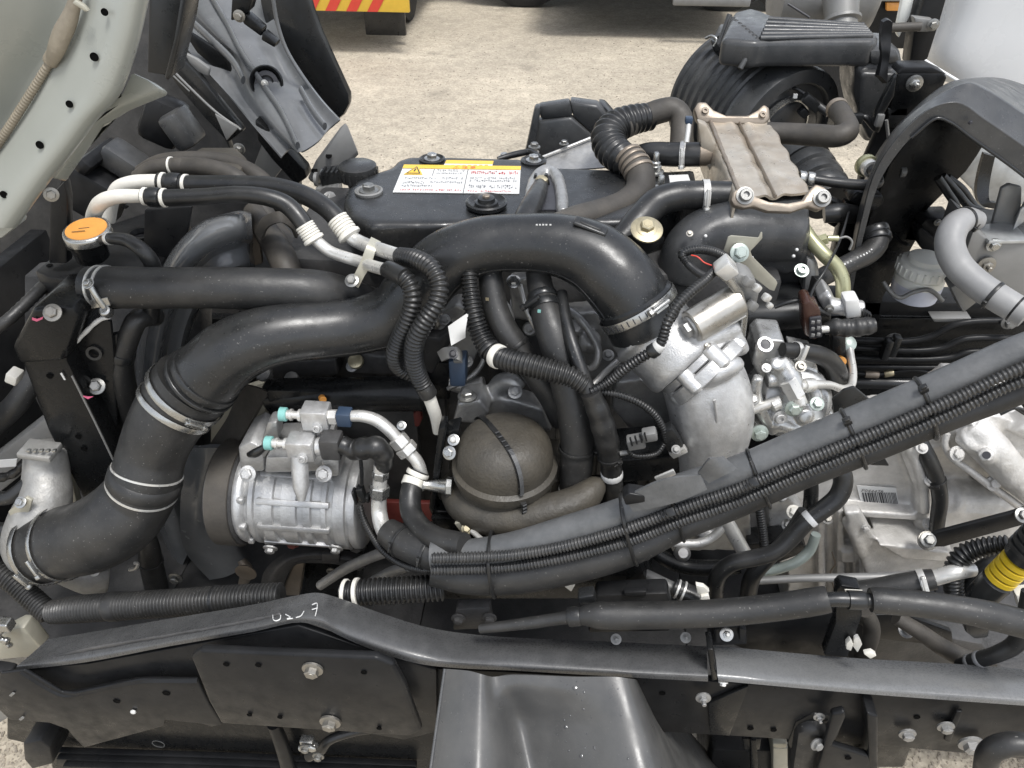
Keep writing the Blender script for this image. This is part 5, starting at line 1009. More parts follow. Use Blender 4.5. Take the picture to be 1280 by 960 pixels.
b = B(); b.slab([(636, 352), (662, 346), (670, 380), (664, 402), (640, 398)], .03, 1.08); obj('lifting_bracket', b, 'grey_alu', t, remesh=(.0035, 3)); bolt(t, 642, 352, 1.07, 6, DIAG)
b = B(); b.tube([(602, 512, 1.02, 14), (618, 500, 1.0, 14), (626, 480, 1.0, 13), (640, 476, .99, 11), (652, 486, .985, 9)], step=.005); b.slab([(572, 505), (600, 500), (612, 516), (600, 530), (566, 528)], .05, .95); b.slab([(590, 500), (640, 500), (680, 512), (690, 540), (620, 540)], .04, .98); obj('oil_outlet', b, 'grey_alu', t, remesh=(.0035, 3), wob=.0003)
bolt(t, 584, 496, .94, 8, Z); bolt(t, 644, 490, .97, 6, DIAG, 'grey_alu')
b = B(); b.cyl(P(335, 494, 1.02), P(535, 492, 1.0), .030, 28, ch=.2); obj('common_rail', b, 'black_paint', t)
b = B().slab([(332, 488), (400, 490), (402, 520), (338, 520)], .03, .99); obj('rail_bracket', b, 'black_paint', t, bevel=.004)
b = B().slab([(520, 450), (560, 455), (562, 500), (524, 500)], .04, 1.03); obj('rail_bracket', b, 'black_paint', t, bevel=.004)
b = B().cyl(P(402, 497, .985), P(404, 500, .975), .006, 12); obj('orange_spot', b, 'orange', t)
b = B().slab([(400, 512), (520, 508), (530, 650), (470, 660), (420, 600)], .02, 1.06); obj('side_plate', b, 'dark_iron', t, bevel=.004)
b = B().tube([(432, 514, 1.05, 2), (520, 510, 1.05, 2)]); obj('plate_edge', b, 'grey_steel', t)
for q, w in (([(516, 518), (524, 512), (528, 524), (524, 534), (518, 534)], 1.02), ([(470, 628), (540, 630), (545, 652), (476, 656)], 1.02)): b = B().slab(q, .012, w); obj('red_part', b, 'primer_red', t, bevel=.003)
for x, y, w in ((445, 452, 1.06), (330, 468, 1.08), (365, 474, 1.08)): b = B().lathe(P(x, y, w), DIAG, [(0, .014), (.006, .013), (.008, .008)], 18); obj('plug', b, 'yellow_zinc' if x > 400 else 'grey_steel', t)
hose('alu_pipe', [(694, 390, 1.06, 4), (706, 386, 1.06, 5), (722, 396, 1.04, 5), (740, 420, 1.02, 5), (748, 440, 1.0, 5), (742, 458, .99, 5), (730, 462, .99, 4)], 'grey_alu', 'dull metal pipe hooking behind the slim taped wires', 'pipe')
hose('alu_pipe', [(738, 484, .97, 4), (760, 462, 1.0, 4), (778, 446, 1.03, 4)], 'pipe_alu', 'short straight bright pipe below the throttle clamp', 'pipe')
b = B(); b.slab([(690, 395), (745, 390), (770, 430), (790, 470), (770, 500), (720, 470)], .04, 1.07); b.lathe(P(736, 428, 1.05), DIAG, [(0, .022), (.012, .02), (.02, .012)], 20); b.lathe(P(718, 412, 1.05), DIAG, [(0, .014), (.02, .013)], 20); obj('injector_boss', b, 'grey_alu', t, remesh=(.0035, 3), wob=.0004)
b = B(); b.slab([(770, 478), (826, 470), (850, 520), (845, 560), (790, 540), (765, 510)], .05, 1.0); b.tube([(800, 455, .94, 10), (830, 450, .93, 12), (846, 470, .92, 11)], step=.005); obj('manifold_foot', b, 'grey_alu', t, remesh=(.0035, 3), wob=.0005)
for k in range(3): bolt(t, 806+k*12, 470-k*6, .935, 5, DIAG, 'grey_alu')
b = B(); b.slab([(540, 396), (572, 380), (590, 392), (598, 440), (584, 470), (556, 474)], .04, 1.06); b.lathe(P(560, 420, 1.05), DIAG, [(0, .02), (.01, .019), (.014, .01)], 18); b.tube([(548, 470, 1.05, 9), (575, 482, 1.04, 10), (606, 478, 1.04, 9)], step=.006)
obj('head_casting', b, 'grey_alu', t, remesh=(.004, 4), wob=.0005)
b = B(); b.slab([(430, 440), (520, 446), (530, 470), (436, 468)], .05, 1.07); b.slab([(340, 452), (420, 448), (424, 470), (340, 476)], .05, 1.09); obj('cover_edge', b, 'dark_iron', t, remesh=(.005, 3), wob=.0004)
for k, pts in enumerate(([(604, 360, 1.08, 3.2), (626, 372, 1.06, 3.2), (640, 396, 1.05, 3.2), (636, 430, 1.04, 3.2), (650, 452, 1.03, 3.2)], [(650, 356, 1.08, 3.2), (660, 392, 1.05, 3.2), (676, 420, 1.04, 3.2), (690, 436, 1.04, 3.2)], [(560, 486, 1.03, 3.2), (590, 470, 1.03, 3.2), (604, 450, 1.04, 3.2), (600, 420, 1.05, 3.2)])):
    b = B().tube([(p_[0], p_[1], p_[2]) + (p_[3],) for p_ in pts]); obj('injector_line', b, 'pipe_alu' if k < 2 else 'grey_alu', t)
for x, y, w in ((556, 400, 1.05), (584, 452, 1.05), (440, 458, 1.06), (500, 462, 1.06), (662, 412, 1.06), (692, 404, 1.05), (760, 444, 1.05)): bolt(t, x, y, w, 5, DIAG, 'grey_alu')
b = B(); b.slab([(550, 705), (800, 700), (820, 752), (548, 752)], .2, .80); obj('oil_sump', b, 'black_paint', t, bevel=.012)

# ------------------------------------------------------------------ brown dome (oil separator)
t = thing('oil_separator', 'brown domed oil separator strapped by a toothed black tie', 'oil separator', P(632, 650, .88))
c = P(631, 580, .87); m = MP(c); r = 60*m
prof = [(-.05, r*.9), (-.045, r*1.0), (-.016, r*1.0), (-.014, r*1.08), (-.008, r*1.10), (.002, r*1.10), (.006, r*1.0)]
for k in range(0, 13):
    a = k/12*math.pi/2; prof.append((.006+.012+r*.68*math.sin(a), max(.0005, r*math.cos(a)**.56)))
b = B().lathe(c, Z, prof, 48); dm = obj('dome', b, 'dome_brown', t)
pr = prof[6:]
def rad(h):
    for (h0, r0), (h1, r1) in zip(pr, pr[1:]):
        if h0 <= h <= h1: return r0+(r1-r0)*(h-h0)/max(1e-6, h1-h0)
    return pr[-1][1]
d = Vector((.66, -1, 0)).normalized(); sd_ = Vector((1, .66, 0)).normalized(); H = pr[-1][0]
pts = [c+d*(rad(H-k*H/24)+.0018)+Z*(H-k*H/24+.0018) for k in range(25)]
pts = [c-d*(rad(H-k*H/24)+.0018)+Z*(H-k*H/24+.0018) for k in (9, 5, 2)]+pts+[c+d*(r*1.10+.003)-Z*.004, c+d*(r*1.10+.004)-Z*.03]
off = X*.0; hw = .0042
pts = [p-sd_*.013 for p in pts]
b = B().shell([[p-sd_*hw, p+sd_*hw] for p in pts], .0016, 2, world=True); st = obj('strap', b, 'rubber', t)
b = B()
for k in range(3, len(pts)-1):
    for g in (0, .25, .5, .75):
        p = pts[k]*(1-g)+pts[k+1]*g; nn_ = (p-c+Z*0).normalized(); b.box(p+nn_*.0026, (hw*1.5, .0018, .0018), (sd_, (pts[k+1]-pts[k]).normalized(), nn_))
obj('strap_teeth', b, 'worn_paint', st)
b = B(); b.tube([(566, 606, .90, 20), (584, 634, .83, 23), (612, 646, .81, 24), (645, 649, .803, 24), (690, 640, .81, 24), (728, 624, .83, 21), (744, 606, .85, 15), (746, 596, .86, 9)], step=.007); b.slab([(560, 600), (700, 600), (700, 655), (575, 655)], .1, .88); obj('base_casting', b, 'dome_brown', t, remesh=(.0045, 5), wob=.0006)
t = thing('filter_bracket', 'black steel angle bracket bolted left of the brown dome', 'bracket', P(555, 650, .86))
b = B(); b.slab([(548, 536), (556, 534), (558, 540), (544, 632), (546, 640), (592, 640), (592, 646), (540, 646), (536, 636)], .03, .86); b.slab([(556, 540), (574, 536), (574, 545), (560, 548)], .03, .87); b.slab([(538, 648), (586, 648), (590, 664), (545, 668)], .012, .85); obj('frame', b, 'black_paint', t, bevel=.003)
b = B().lathe(P(556, 608, .85), -X, [(-.012, .016), (-.004, .016), (0, .012), (.03, .007), (.034, .009)], 8); obj('through_bolt', b, 'zinc', t)
bolt(t, 562, 566, .85, 6, Vector((-.3, -.7, .6)), 'zinc'); bolt(t, 567, 550, .86, 5, DIAG, 'zinc')
b = B(); b.slab([(568, 655), (590, 650), (598, 660), (578, 668)], .006, .80); obj('saddle', b, 'khaki_metal', t, bevel=.001); bolt(t, 584, 661, .795, 5, DIAG, 'yellow_zinc')
b = B().tube([(590, 664, .79, 3.5), (604, 676, .77, 3.5), (620, 688, .75, 3.5)]); obj('stay_rod', b, 'pipe_alu', t)

# ------------------------------------------------------------------ compressor
t = thing('compressor', 'silver air conditioning compressor with ribbed body and a big black pulley', 'compressor', P(370, 680, .93))
cx = P(321, 616, .95); R1 = 61*MP(cx); L = P(459, 616, .95).x-cx.x
def pf(k): return cx+X*(L*k)
prof = [(0, R1*.62), (.001, R1*.86), (.012, R1*.9)]
def rib(x, w_, hi, lo): return [(x, lo), (x+.002, hi), (x+w_-.002, hi), (x+w_, lo)]
lo, hi = R1*.93, R1*.985
for f, wd in ((.08, .012), (.2, .022), (.36, .03), (.55, .016), (.70, .012)): prof += rib(L*f, wd, hi, lo)
prof += [(L*.80, R1*.95), (L*.81, R1*1.0), (L*.90, R1*1.0), (L*.91, R1*.93), (L*.93, R1*.93), (L*.935, R1*.98), (L*.985, R1*.97), (L, R1*.93), (L+.004, R1*.6), (L+.005, R1*.2)]
b = B().lathe(cx, X, prof, 56); obj('body', b, 'cast_alu', t, bevel=None)
for a_ in (20, 52, 84, 118, 150, 200, 330):
    q_ = Vector((0, -math.sin(R_(a_)), math.cos(R_(a_)))); b = B().box(cx+X*(L*.47)+q_*(R1*.945), (L*.62, .012, .011), (X, q_.cross(X), q_)); obj('axial_web', b, 'cast_alu', t, bevel=.003)
b = B().lathe(cx, X, [(-.010, R1*.5), (-.010, R1*.97), (-.003, R1*1.0), (.004, R1*.98), (.008, R1*.92)], 48); obj('front_plate', b, 'bright_alu', t)
for k in range(10):
    a = k*.62; b = B().box(cx+Vector((.006, math.cos(a)*R1*.95, math.sin(a)*R1*.95)), (.012, .012, .012)); obj('plate_lug', b, 'bright_alu', t, bevel=.003)
b = B().lathe(cx-X*.060, X, [(0, R1*.7), (.0, R1*1.02), (.003, R1*1.06)]+[q for k in range(6) for q in ((.006+k*.0065, R1*1.055), (.009+k*.0065, R1*1.03))]+[(.047, R1*1.06), (.05, R1*1.03), (.05, R1*.8)], 56); pu = obj('pulley', b, 'dark_iron', t)
b = B().lathe(cx-X*.056, X, [(0, R1*1.062), (.001, R1*1.09), (.041, R1*1.09), (.042, R1*1.062)], 56, cap=False); obj('belt_wrap', b, 'brown_rubber', pu)
b = B().lathe(cx-X*.016, X, [(0, R1*1.0), (.003, R1*1.04), (.005, R1*1.0)], 48); obj('pulley_rim', b, 'bright_alu', pu)
# top pads, ports
b = B(); b.slab([(332, 572), (404, 570), (404, 590), (330, 592)], .09, .885); b.slab([(297, 560), (312, 552), (330, 562), (330, 590), (300, 590)], .08, .9); b.slab([(400, 576), (424, 574), (424, 596), (402, 598)], .06, .885); obj('top_pad', b, 'cast_alu', t, bevel=.005)
for x, y in ((310, 592), (405, 592)): bolt(t, x, y, .872, 7, Vector((0, -.8, .6)), 'bright_alu')
for x, w_ in ((338, .87), (420, .87)):
    b = B().slab([(x-11, 664), (x+11, 664), (x+8, 682), (x-8, 682)], .03, w_); obj('mounting_lug', b, 'cast_alu', t, bevel=.004); bolt(t, x, 685, w_-.004, 6, Vector((0, -.75, -.3)), 'grey_alu')
bolt(t, 366, 678, .9, 6, OUT, 'primer_red'); bolt(t, 446, 680, .9, 8, OUT, 'dark_iron')
b = B().lathe(P(374, 570, .865), Vector((.08, -.55, -.85)), [(0, .014), (.05, .013), (.072, .006)], 20); obj('port_boss', b, 'cast_alu', t)
b = B().slab([(322, 566), (334, 528), (346, 528), (348, 548), (330, 574)], .03, .90); obj('wire_bracket', b, 'grey_alu', t, bevel=.004)
b = B().tube([(312, 568, .88, 4), (320, 566, .87, 6), (332, 558, .87, 4)]); obj('wire_boot', b, 'plastic', t)
def port(lab, x0, y0, w0, blk, nm):
    q = thing('service_port', lab, 'valve', P(x0+20, y0+10, w0), 'service ports on the compressor')
    p0 = P(x0, y0, w0); m = MP(p0)
    b = B().lathe(p0-X*9*m, X, [(0, 7*m), (1*m, 9*m), (9*m, 9*m), (10*m, 8*m)], 20); obj('teal_cap', b, 'teal', q)
    b = B().lathe(p0, X, [(0, 6*m), (5*m, 6*m), (5*m, 7.5*m), (8*m, 7.5*m), (8*m, 5*m), (16*m, 5*m), (16*m, 8*m), (20*m, 8*m)], 16); obj('valve_stem', b, 'pipe_alu', q)
    b = B().box(P(*blk[:2], w0+.004), (blk[2]*m, 26*m, blk[3]*m)); bk = obj('valve_block', b, 'bright_alu', q, bevel=.003)
    bolt(q, blk[0], blk[1]+blk[3]*.5, w0-.015, 5, Vector((0, -.8, .2)), 'bright_alu', 'socket'); return q
q1 = port('upper teal-capped service port on the compressor', 358, 518, .90, (396, 520, 34, 30), 0)
q2 = port('lower teal-capped service port on the compressor', 340, 554, .87, (378, 558, 34, 30), 0)
m = MP(P(415, 555, .87))
b = B().cyl(P(396, 558, .875), P(404, 558, .875), 12*m, 20); obj('collar', b, 'bright_alu', q2); b = B().box(P(415, 556, .875), (26*m, 26*m, 32*m)); obj('black_union', b, 'dark_iron', q2, bevel=.004)
b = B().cyl(P(412, 521, .9), P(422, 521, .9), 10*m, 6, ch=.05); obj('hex_nut', b, 'pipe_alu', q1); b = B().box(P(431, 521, .9), (18*m, 18*m, 20*m)); obj('blue_union', b, 'blue_plastic', q1, bevel=.002)
ap = hose('discharge_pipe', [(438, 520, .9, 7), (452, 520, .9, 7.5), (470, 525, .9, 8), (486, 537, .895, 8), (500, 552, .89, 8), (512, 566, .885, 8), (522, 578, .88, 8), (527, 594, .875, 8.5)], 'pipe_alu', 'silver pipe with a hex joint curving down from the upper service port', 'pipe', step=.004)
c0, t0_, _ = PATH[ap.name].at(.60); b = B(); b.cyl(c0-t0_*.014, c0+t0_*.004, .0155, 6, ch=.1); b.cyl(c0+t0_*.005, c0+t0_*.02, .0175, 6, ch=.1); obj('hex_joint', b, 'pipe_alu', ap)
bolt(ap, 502, 532, .9, 4, DIAG)
bl = hose('discharge_hose', [(524, 588, .878, 13), (518, 602, .865, 13.5), (513, 618, .845, 13.5), (514, 640, .82, 13.5), (526, 660, .79, 14), (548, 674, .76, 15), (580, 682, .74, 16)], 'soft_rubber', 'dark grey hose from a crimped white ferrule into the harness', 'hose', seg=22)
for f in (.03, .08, .13): cuff(bl, f, .008, 1.12, 'cream', 'crimp_ring')
sp = hose('suction_hose', [(428, 556, .87, 12), (444, 562, .865, 14), (458, 560, .86, 15), (472, 560, .86, 15), (480, 572, .86, 13), (478, 586, .86, 10)], 'rubber', 'black wrapped bend between the lower port and the vertical silver pipe', 'hose', rib=(.02, .1), step=.003)
vp = hose('suction_pipe', [(476, 580, .86, 9), (475, 600, .855, 9), (474, 620, .85, 9.5), (474, 640, .84, 10), (478, 658, .82, 10.5), (486, 672, .80, 11)], 'pipe_alu', 'vertical silver pipe with two hex nuts right of the compressor', 'pipe', step=.004)
for f, l_, rr_ in ((.14, .014, .0135), (.36, .022, .0165)): 
    c0, t0_, _ = PATH[vp.name].at(f); b = B().cyl(c0-t0_*l_/2, c0+t0_*l_/2, rr_, 6, ch=.1); obj('hex_nut', b, 'zinc', vp)
t = thing('clutch_plug', 'black clutch wire plug strapped to the right end of the compressor', 'connector', P(450, 635, .88))
for x, y, sx, sz in ((452, 617, 9, 24), (444, 620, 4, 22), (460, 622, 5, 10)): b = B().pbox(x, y, .865, sx, 12, sz, 0, 0, -6); obj('plug_part', b, 'plastic', t, bevel=.003)
b = B().tube([(450, 568, .865, 2.5), (452, 590, .862, 2.5), (452, 606, .862, 2.5)]); obj('strap', b, 'plastic', t)
hose('wire_conduit', [(450, 632, .86, 4), (454, 648, .845, 4.5), (464, 668, .82, 4.5), (478, 688, .79, 4.5), (500, 704, .765, 4.5), (530, 712, .74, 4.5), (560, 708, .73, 4.5)], 'rubber', 'thin ribbed conduit from the clutch plug into the harness', 'conduit', rib=(.0045, .22), seg=12)
# bracket arch below compressor
t = thing('engine_mount', 'dark arched engine mount under the compressor', 'engine mount', P(400, 740, .93))
rows = [[(325, 745, .93), (340, 748, .91), (352, 750, .93)], [(330, 715, .93), (345, 718, .91), (358, 722, .93)], [(352, 694, .93), (362, 700, .91), (370, 706, .93)], [(390, 684, .93), (394, 694, .91), (396, 704, .93)], [(430, 688, .93), (426, 698, .91), (422, 706, .93)], [(464, 696, .93), (458, 706, .91), (450, 714, .93)]]
b = B().shell(rows, .02, 5); obj('arch', b, 'dark_iron', t)
b = B().slab([(350, 745), (366, 706), (380, 704), (374, 745)], .02, .94); obj('web', b, 'flange_steel', t, bevel=.003)
b = B().slab([(380, 700), (448, 704), (446, 745), (378, 748)], .1, .97); obj('rubber_block', b, 'black_paint', t, bevel=.008)
b = B().slab([(402, 693), (424, 693), (424, 704), (402, 704)], .01, .905); obj('pad', b, 'dark_iron', t, bevel=.002)
for x, y in ((414, 714), (404, 730)): bolt(t, x, y, .95, 4, OUT, 'zinc')
for lab, pts in (('dull steel pipe under the compressor, left one', [(400, 732, .9, 6), (430, 712, .9, 7), (460, 698, .88, 7), (482, 690, .86, 7)]), ('dull steel pipe under the compressor, right one', [(460, 730, .88, 6), (486, 716, .86, 6.5), (510, 708, .84, 6.5)])): hose('steel_pipe', pts, 'grey_alu', lab, 'pipe')
h = hose('drain_hose', [(176, 660, .98, 13), (186, 684, .97, 13), (188, 700, .97, 14), (196, 735, .97, 14)], 'soft_rubber', 'short black hose hanging below the rubber elbow boot', 'hose'); cuff(h, .5, .006, 1.1, 'rubber')
b = B(); b.tube([(302, 700, .96, 5), (308, 712, .95, 8), (304, 730, .95, 6)]); b.lathe(P(308, 714, .94), OUT, [(0, .02), (.004, .022), (.006, .01)], 18); obj('idler_tip', b, 'flange_steel', label='small rusty idler tip below the fan shroud', cat='pulley')
t = thing('small_valve', 'tiny silver valve with a hook below the rubber elbow boot', 'valve', P(168, 712, .92)); b = B().tube([(162, 712, .92, 2.5), (170, 710, .92, 2.5), (172, 704, .92, 2), (168, 704, .92, 2)], step=.003); obj('hook', b, 'pipe_alu', t); bolt(t, 220, 722, .95, 6, OUT)
# ------------------------------------------------------------------ strapped harness bundle across the front
t = thing('harness_bundle', 'long strapped bundle of foam tubes and ribbed conduits crossing in front of the engine', 'harness', P(900, 640, .75))
UPP = [(1480, 356), (1330, 416), (1260, 443), (1200, 470), (1100, 514), (1000, 556), (920, 590), (850, 612), (780, 640), (700, 666), (640, 684), (585, 693), (540, 694)]
DN = [26, 24, 24, 25, 24, 22, 22, 24, 22, 18, 10, 4, 4]
def W(x): return .745+.00003*(x-700)
fo = hose('foam_tube', [(x, y, W(x), (19 if x > 1150 else 20 if x > 800 else 19)) for x, y in UPP], 'foam', parent=t, seg=26, cap=True)
c1 = hose('ribbed_conduit', [(x, y+d, W(x)-.026, 7.6) for (x, y), d in zip(UPP, DN)], 'conduit', parent=t, rib=(.0050, .26), seg=14)
c2 = hose('ribbed_conduit', [(x, y+d+15+(1 if x > 700 else -1), W(x)-.024, 7.6) for (x, y), d in zip(UPP, DN)], 'conduit', parent=t, rib=(.0050, .26), seg=14)
lo = hose('lower_tube', [(1480, 404, .80, 16), (1330, 466, .79, 16), (1260, 494, .79, 17), (1200, 516, .788, 17), (1100, 558, .785, 16), (1000, 598, .78, 15), (920, 632, .775, 16), (850, 658, .765, 18), (780, 686, .745, 24), (700, 706, .742, 27), (640, 716, .74, 27), (580, 718, .74, 24), (540, 712, .74, 20)], 'soft_rubber', parent=t, seg=24)
fs = hose('foam_sleeve', [(484, 664, .80, 17), (498, 674, .785, 20), (520, 686, .765, 20), (545, 696, .752, 19), (575, 704, .745, 17)], 'soft_rubber', parent=t, seg=24)
for f in (.28, .62): tie(fs, f, parent=t, ang=30, w=.005)
# flaps of slit foam
b = B().shell([[(872, 592, .722), (886, 604, .72)], [(888, 574, .715), (906, 594, .718)], [(904, 570, .73), (922, 586, .728)]], .004, 4); obj('foam_flap', b, 'foam', t)
b = B().shell([[(780, 622, .72), (792, 640, .716)], [(830, 600, .715), (846, 628, .71)], [(876, 594, .72), (884, 612, .715)]], .004, 4); obj('foam_wrap', b, 'foam', t)
b = B().slab([(778, 622), (786, 617), (806, 620), (808, 628), (782, 632)], .02, .715); obj('tape_head', b, 'satin_paint', t, bevel=.002)
b = B().slab([(818, 598), (842, 588), (845, 594), (822, 603)], .004, .735); obj('metal_clip', b, 'pipe_alu', t, bevel=.001)
def bigtie(f, par, head=True, mm='rubber', ex=1.0):
    c, tt, r = PATH[fo.name].at(f); c2_, _, r2 = PATH[lo.name].at(f)
    top = c; bot = c2_; mid = (top+bot)/2; u = (top-bot); hl = u.length/2; u.normalize(); v = u.cross(tt).normalized()
    if v.dot(toCam(mid)) < 0: v = -v
    pts = []
    for k in range(25):
        a = 2*math.pi*k/24; ru = (hl+r*.97) if math.cos(a) > 0 else hl+r2*.97
        pts.append((mid+u*(ru*math.copysign(abs(math.cos(a))**.75, math.cos(a)))+v*((max(r, r2)+.006)*math.copysign(abs(math.sin(a))**.75, math.sin(a))), .0028))
    b = B().tube(pts, step=.004, world=True, seg=8); o = obj('zip_tie', b, mm, par)
    if head:
        p = mid+u*(hl+r+.004)+v*.008; b = B().box(p, (.010, .008, .009), (tt, v, u)); b.box(p+u*.006+v*.002, (.006, .003, .006), (tt, v, u)); obj('tie_head', b, mm, o, bevel=.001)
for f, h in ((.278, True), (.368, True), (.50, False), (.62, False), (.692, False), (.906, False)): bigtie(f, t, h)
for f in (.501, .621): 
    c_, t_, r_, n_ = frame_at(c1, f, 0); b = B().box(c_+n_*(r_+.008), (.012, .009, .012), (t_, n_, t_.cross(n_))); obj('tie_head', b, 'rubber', t, bevel=.002)

# ------------------------------------------------------------------ gearbox at right
t = thing('gearbox', 'light grey cast gearbox and bell housing with ribs, right of the engine', 'gearbox', P(1100, 760, 1.0))
b = B(); b.slab([(985, 640), (1004, 600), (1040, 580), (1078, 590), (1082, 790), (985, 790)], .12, 1.0)
for x in (1022, 1046, 1066): b.slab([(x, 640), (x+9, 638), (x+11, 770), (x, 770)], .05, .978)
b.slab([(1052, 690), (1070, 690), (1070, 704), (1052, 704)], .05, .97)
b.slab([(1010, 560), (1060, 545), (1080, 560), (1070, 600), (1020, 610)], .06, 1.0)
obj('bell_housing', b, 'gear_alu', t, remesh=(.0036, 2), wob=.0004)
b = B(); b.slab([(1040, 575), (1060, 555), (1130, 548), (1150, 570), (1166, 610), (1166, 660), (1058, 655)], .12, 1.0); b.slab([(1118, 548), (1132, 546), (1162, 606), (1164, 665), (1144, 668), (1144, 612)], .1, .978); b.slab([(1056, 638), (1146, 644), (1146, 651), (1056, 646)], .05, .972); b.slab([(1056, 646), (1150, 652), (1130, 720), (1060, 720)], .2, 1.02); b.slab([(1095, 700), (1150, 655), (1156, 660), (1105, 708)], .04, .99)
b.tube([(1132, 552, .975, 6), (1150, 590, .972, 6), (1156, 640, .972, 6)], step=.006); b.tube([(1060, 560, .99, 5), (1100, 556, .985, 5), (1128, 556, .98, 5)], step=.006)
for x_, y_ in ((1152, 560), (1162, 600), (1160, 655), (1070, 652)): b.lathe(P(x_, y_, .975), DIAG, [(-.01, .012), (.006, .011), (.008, .007)], 14)
obj('gear_case', b, 'gear_alu', t, remesh=(.0034, 2), wob=.0004)
for x_, y_ in ((1152, 560), (1162, 600), (1160, 655)): bolt(t, x_, y_, .965, 5, DIAG, 'gear_alu')
b = B(); b.slab([(1056, 642), (1076, 640), (1084, 654), (1098, 680), (1140, 684), (1186, 690), (1198, 704), (1190, 716), (1160, 740), (1090, 744), (1076, 700)], .02, .945); b.slab([(1096, 680), (1186, 690), (1198, 704), (1130, 700)], .09, .93); b.tube([(1060, 648, .96, 9), (1070, 668, .955, 9), (1078, 690, .955, 9)], step=.006)
obj('mount_arm', b, 'gear_alu', t, remesh=(.0035, 3), wob=.0004)
b = B(); b.cyl(P(1150, 622, 1.04), P(1262, 622, 1.04), 26*MP(P(1200, 622, 1.04)), 28); b.ring(P(1186, 622, 1.04), X, .03, 29*MP(P(1200, 622, 1.04)), .012); b.slab([(1180, 640), (1250, 642), (1240, 660), (1170, 664)], .1, 1.0); b.slab([(1160, 560), (1200, 552), (1215, 600), (1190, 660), (1160, 664)], .08, 1.05); b.slab([(1165, 655), (1290, 645), (1300, 720), (1180, 730)], .06, 1.04)
obj('output_housing', b, 'gear_alu', t, remesh=(.004, 3), wob=.0005)
b = B(); b.slab([(1182, 540), (1214, 518), (1250, 520), (1300, 540), (1310, 650), (1270, 628), (1236, 604), (1190, 572)], .14, 1.0); b.tube([(1212, 530, 1.0, 18), (1238, 556, .98, 20), (1262, 586, .97, 20), (1300, 620, .97, 20)], step=.007); b.cyl(P(1236, 574, .97), P(1232, 568, .94), 9*MP(P(1235, 570, .95)), 18)
b.tube([(1270, 525, 1.0, 16), (1300, 540, 1.0, 16)], step=.007); b.tube([(1165, 530, 1.05, 12), (1190, 525, 1.04, 14), (1215, 528, 1.02, 14)], step=.007)
b.tube([(1196, 548, .985, 5), (1222, 572, .98, 5), (1250, 600, .97, 5), (1290, 630, .965, 5)], step=.006); b.lathe(P(1222, 545, .985), DIAG, [(-.01, .03), (.006, .028), (.010, .02)], 20)
for k in range(5): b.tube([(1205+k*18, 530+k*15, .985, 3.5), (1218+k*18, 520+k*15, 1.0, 3.5)], step=.005)
sc = obj('side_cover', b, 'gear_alu', t, remesh=(.0034, 2), wob=.0010)
b = B().tube([(1184, 542, .99, 4), (1181, 556, .985, 4), (1190, 572, .98, 4.5), (1212, 588, .975, 4.5), (1236, 606, .97, 5), (1262, 624, .965, 5), (1290, 646, .96, 5)]); obj('cover_rim', b, 'gear_alu', sc)
for x, y in ((1196, 567), (1241, 604)): bolt(t, x, y, .97, 6.5, Vector((.1, -.7, .6)), 'gear_alu')
b = B().lathe(P(1233, 569, .938), toCam(P(1233, 569, .938)), [(0, .001), (.001, .006)], 16); obj('port', b, 'ink', t)
b = B().slab([(1071, 607), (1120, 610), (1125, 635), (1077, 632)], .001, .9965); st = obj('barcode_label', b, 'paper', t)
rr = random.Random(5); x = 1079.
while x < 1120:
    wd = rr.choice((.7, 1.2, 1.9)); b = B().slab([(x-1.5, 616), (x-1.5+wd, 616), (x+1.8+wd, 630), (x+1.8, 630)], .0004, .9955); obj('bar', b, 'ink', st); x += wd+rr.choice((.9, 1.4))
rp = P(1110, 611, .995)-P(1074, 608.5, .995); text(st, 'P044478', P(1076, 614.5, .9955), rp, Z, .0075, 'ink', squeeze=1.05)
bolt(t, 1034, 648, .97, 5, DIAG, 'zinc'); bolt(t, 1159, 676, .92, 8, DIAG, 'zinc'); bolt(t, 1082, 660, .945, 4, OUT, 'gear_alu')
b = B().tube([(1040, 690, .985, 1), (1044, 705, .975, 1), (1038, 715, .975, 1), (1044, 740, .975, 1)]); obj('casting_crack_line', b, 'flange_steel', t)
t = thing('shift_lever', 'flat black lever arm bolted across the gearbox', 'lever', P(1220, 670, .92))
b = B().slab([(1160, 672), (1172, 666), (1264, 642), (1282, 636), (1296, 640), (1296, 652), (1180, 684), (1166, 684)], .008, .91); obj('arm', b, 'satin_paint', t, bevel=.0025)
bolt(t, 1160, 675, .905, 6.5, DIAG); bolt(t, 1278, 644, .905, 6.5, DIAG)
h = hose('breather_hose', [(1138, 535, 1.0, 8), (1150, 552, .98, 9), (1160, 572, .97, 10), (1170, 596, .965, 10), (1175, 625, .96, 9.5), (1172, 650, .955, 9), (1170, 672, .95, 8)], 'rubber', 'black hose with a clip ring running down over the gearbox seam', 'hose'); tie(h, .45, ang=10); 
t = thing('guide_plate', 'black triangular plastic plate poking out behind the harness bundle', 'plate', P(1070, 520, .95))
b = B().slab([(1040, 500), (1055, 488), (1068, 484), (1100, 510), (1112, 520), (1060, 555), (1046, 540)], .006, .95); b.slab([(1060, 575), (1098, 560), (1112, 583), (1090, 582)], .006, .95); obj('sheet', b, 'plastic', t, bevel=.002)

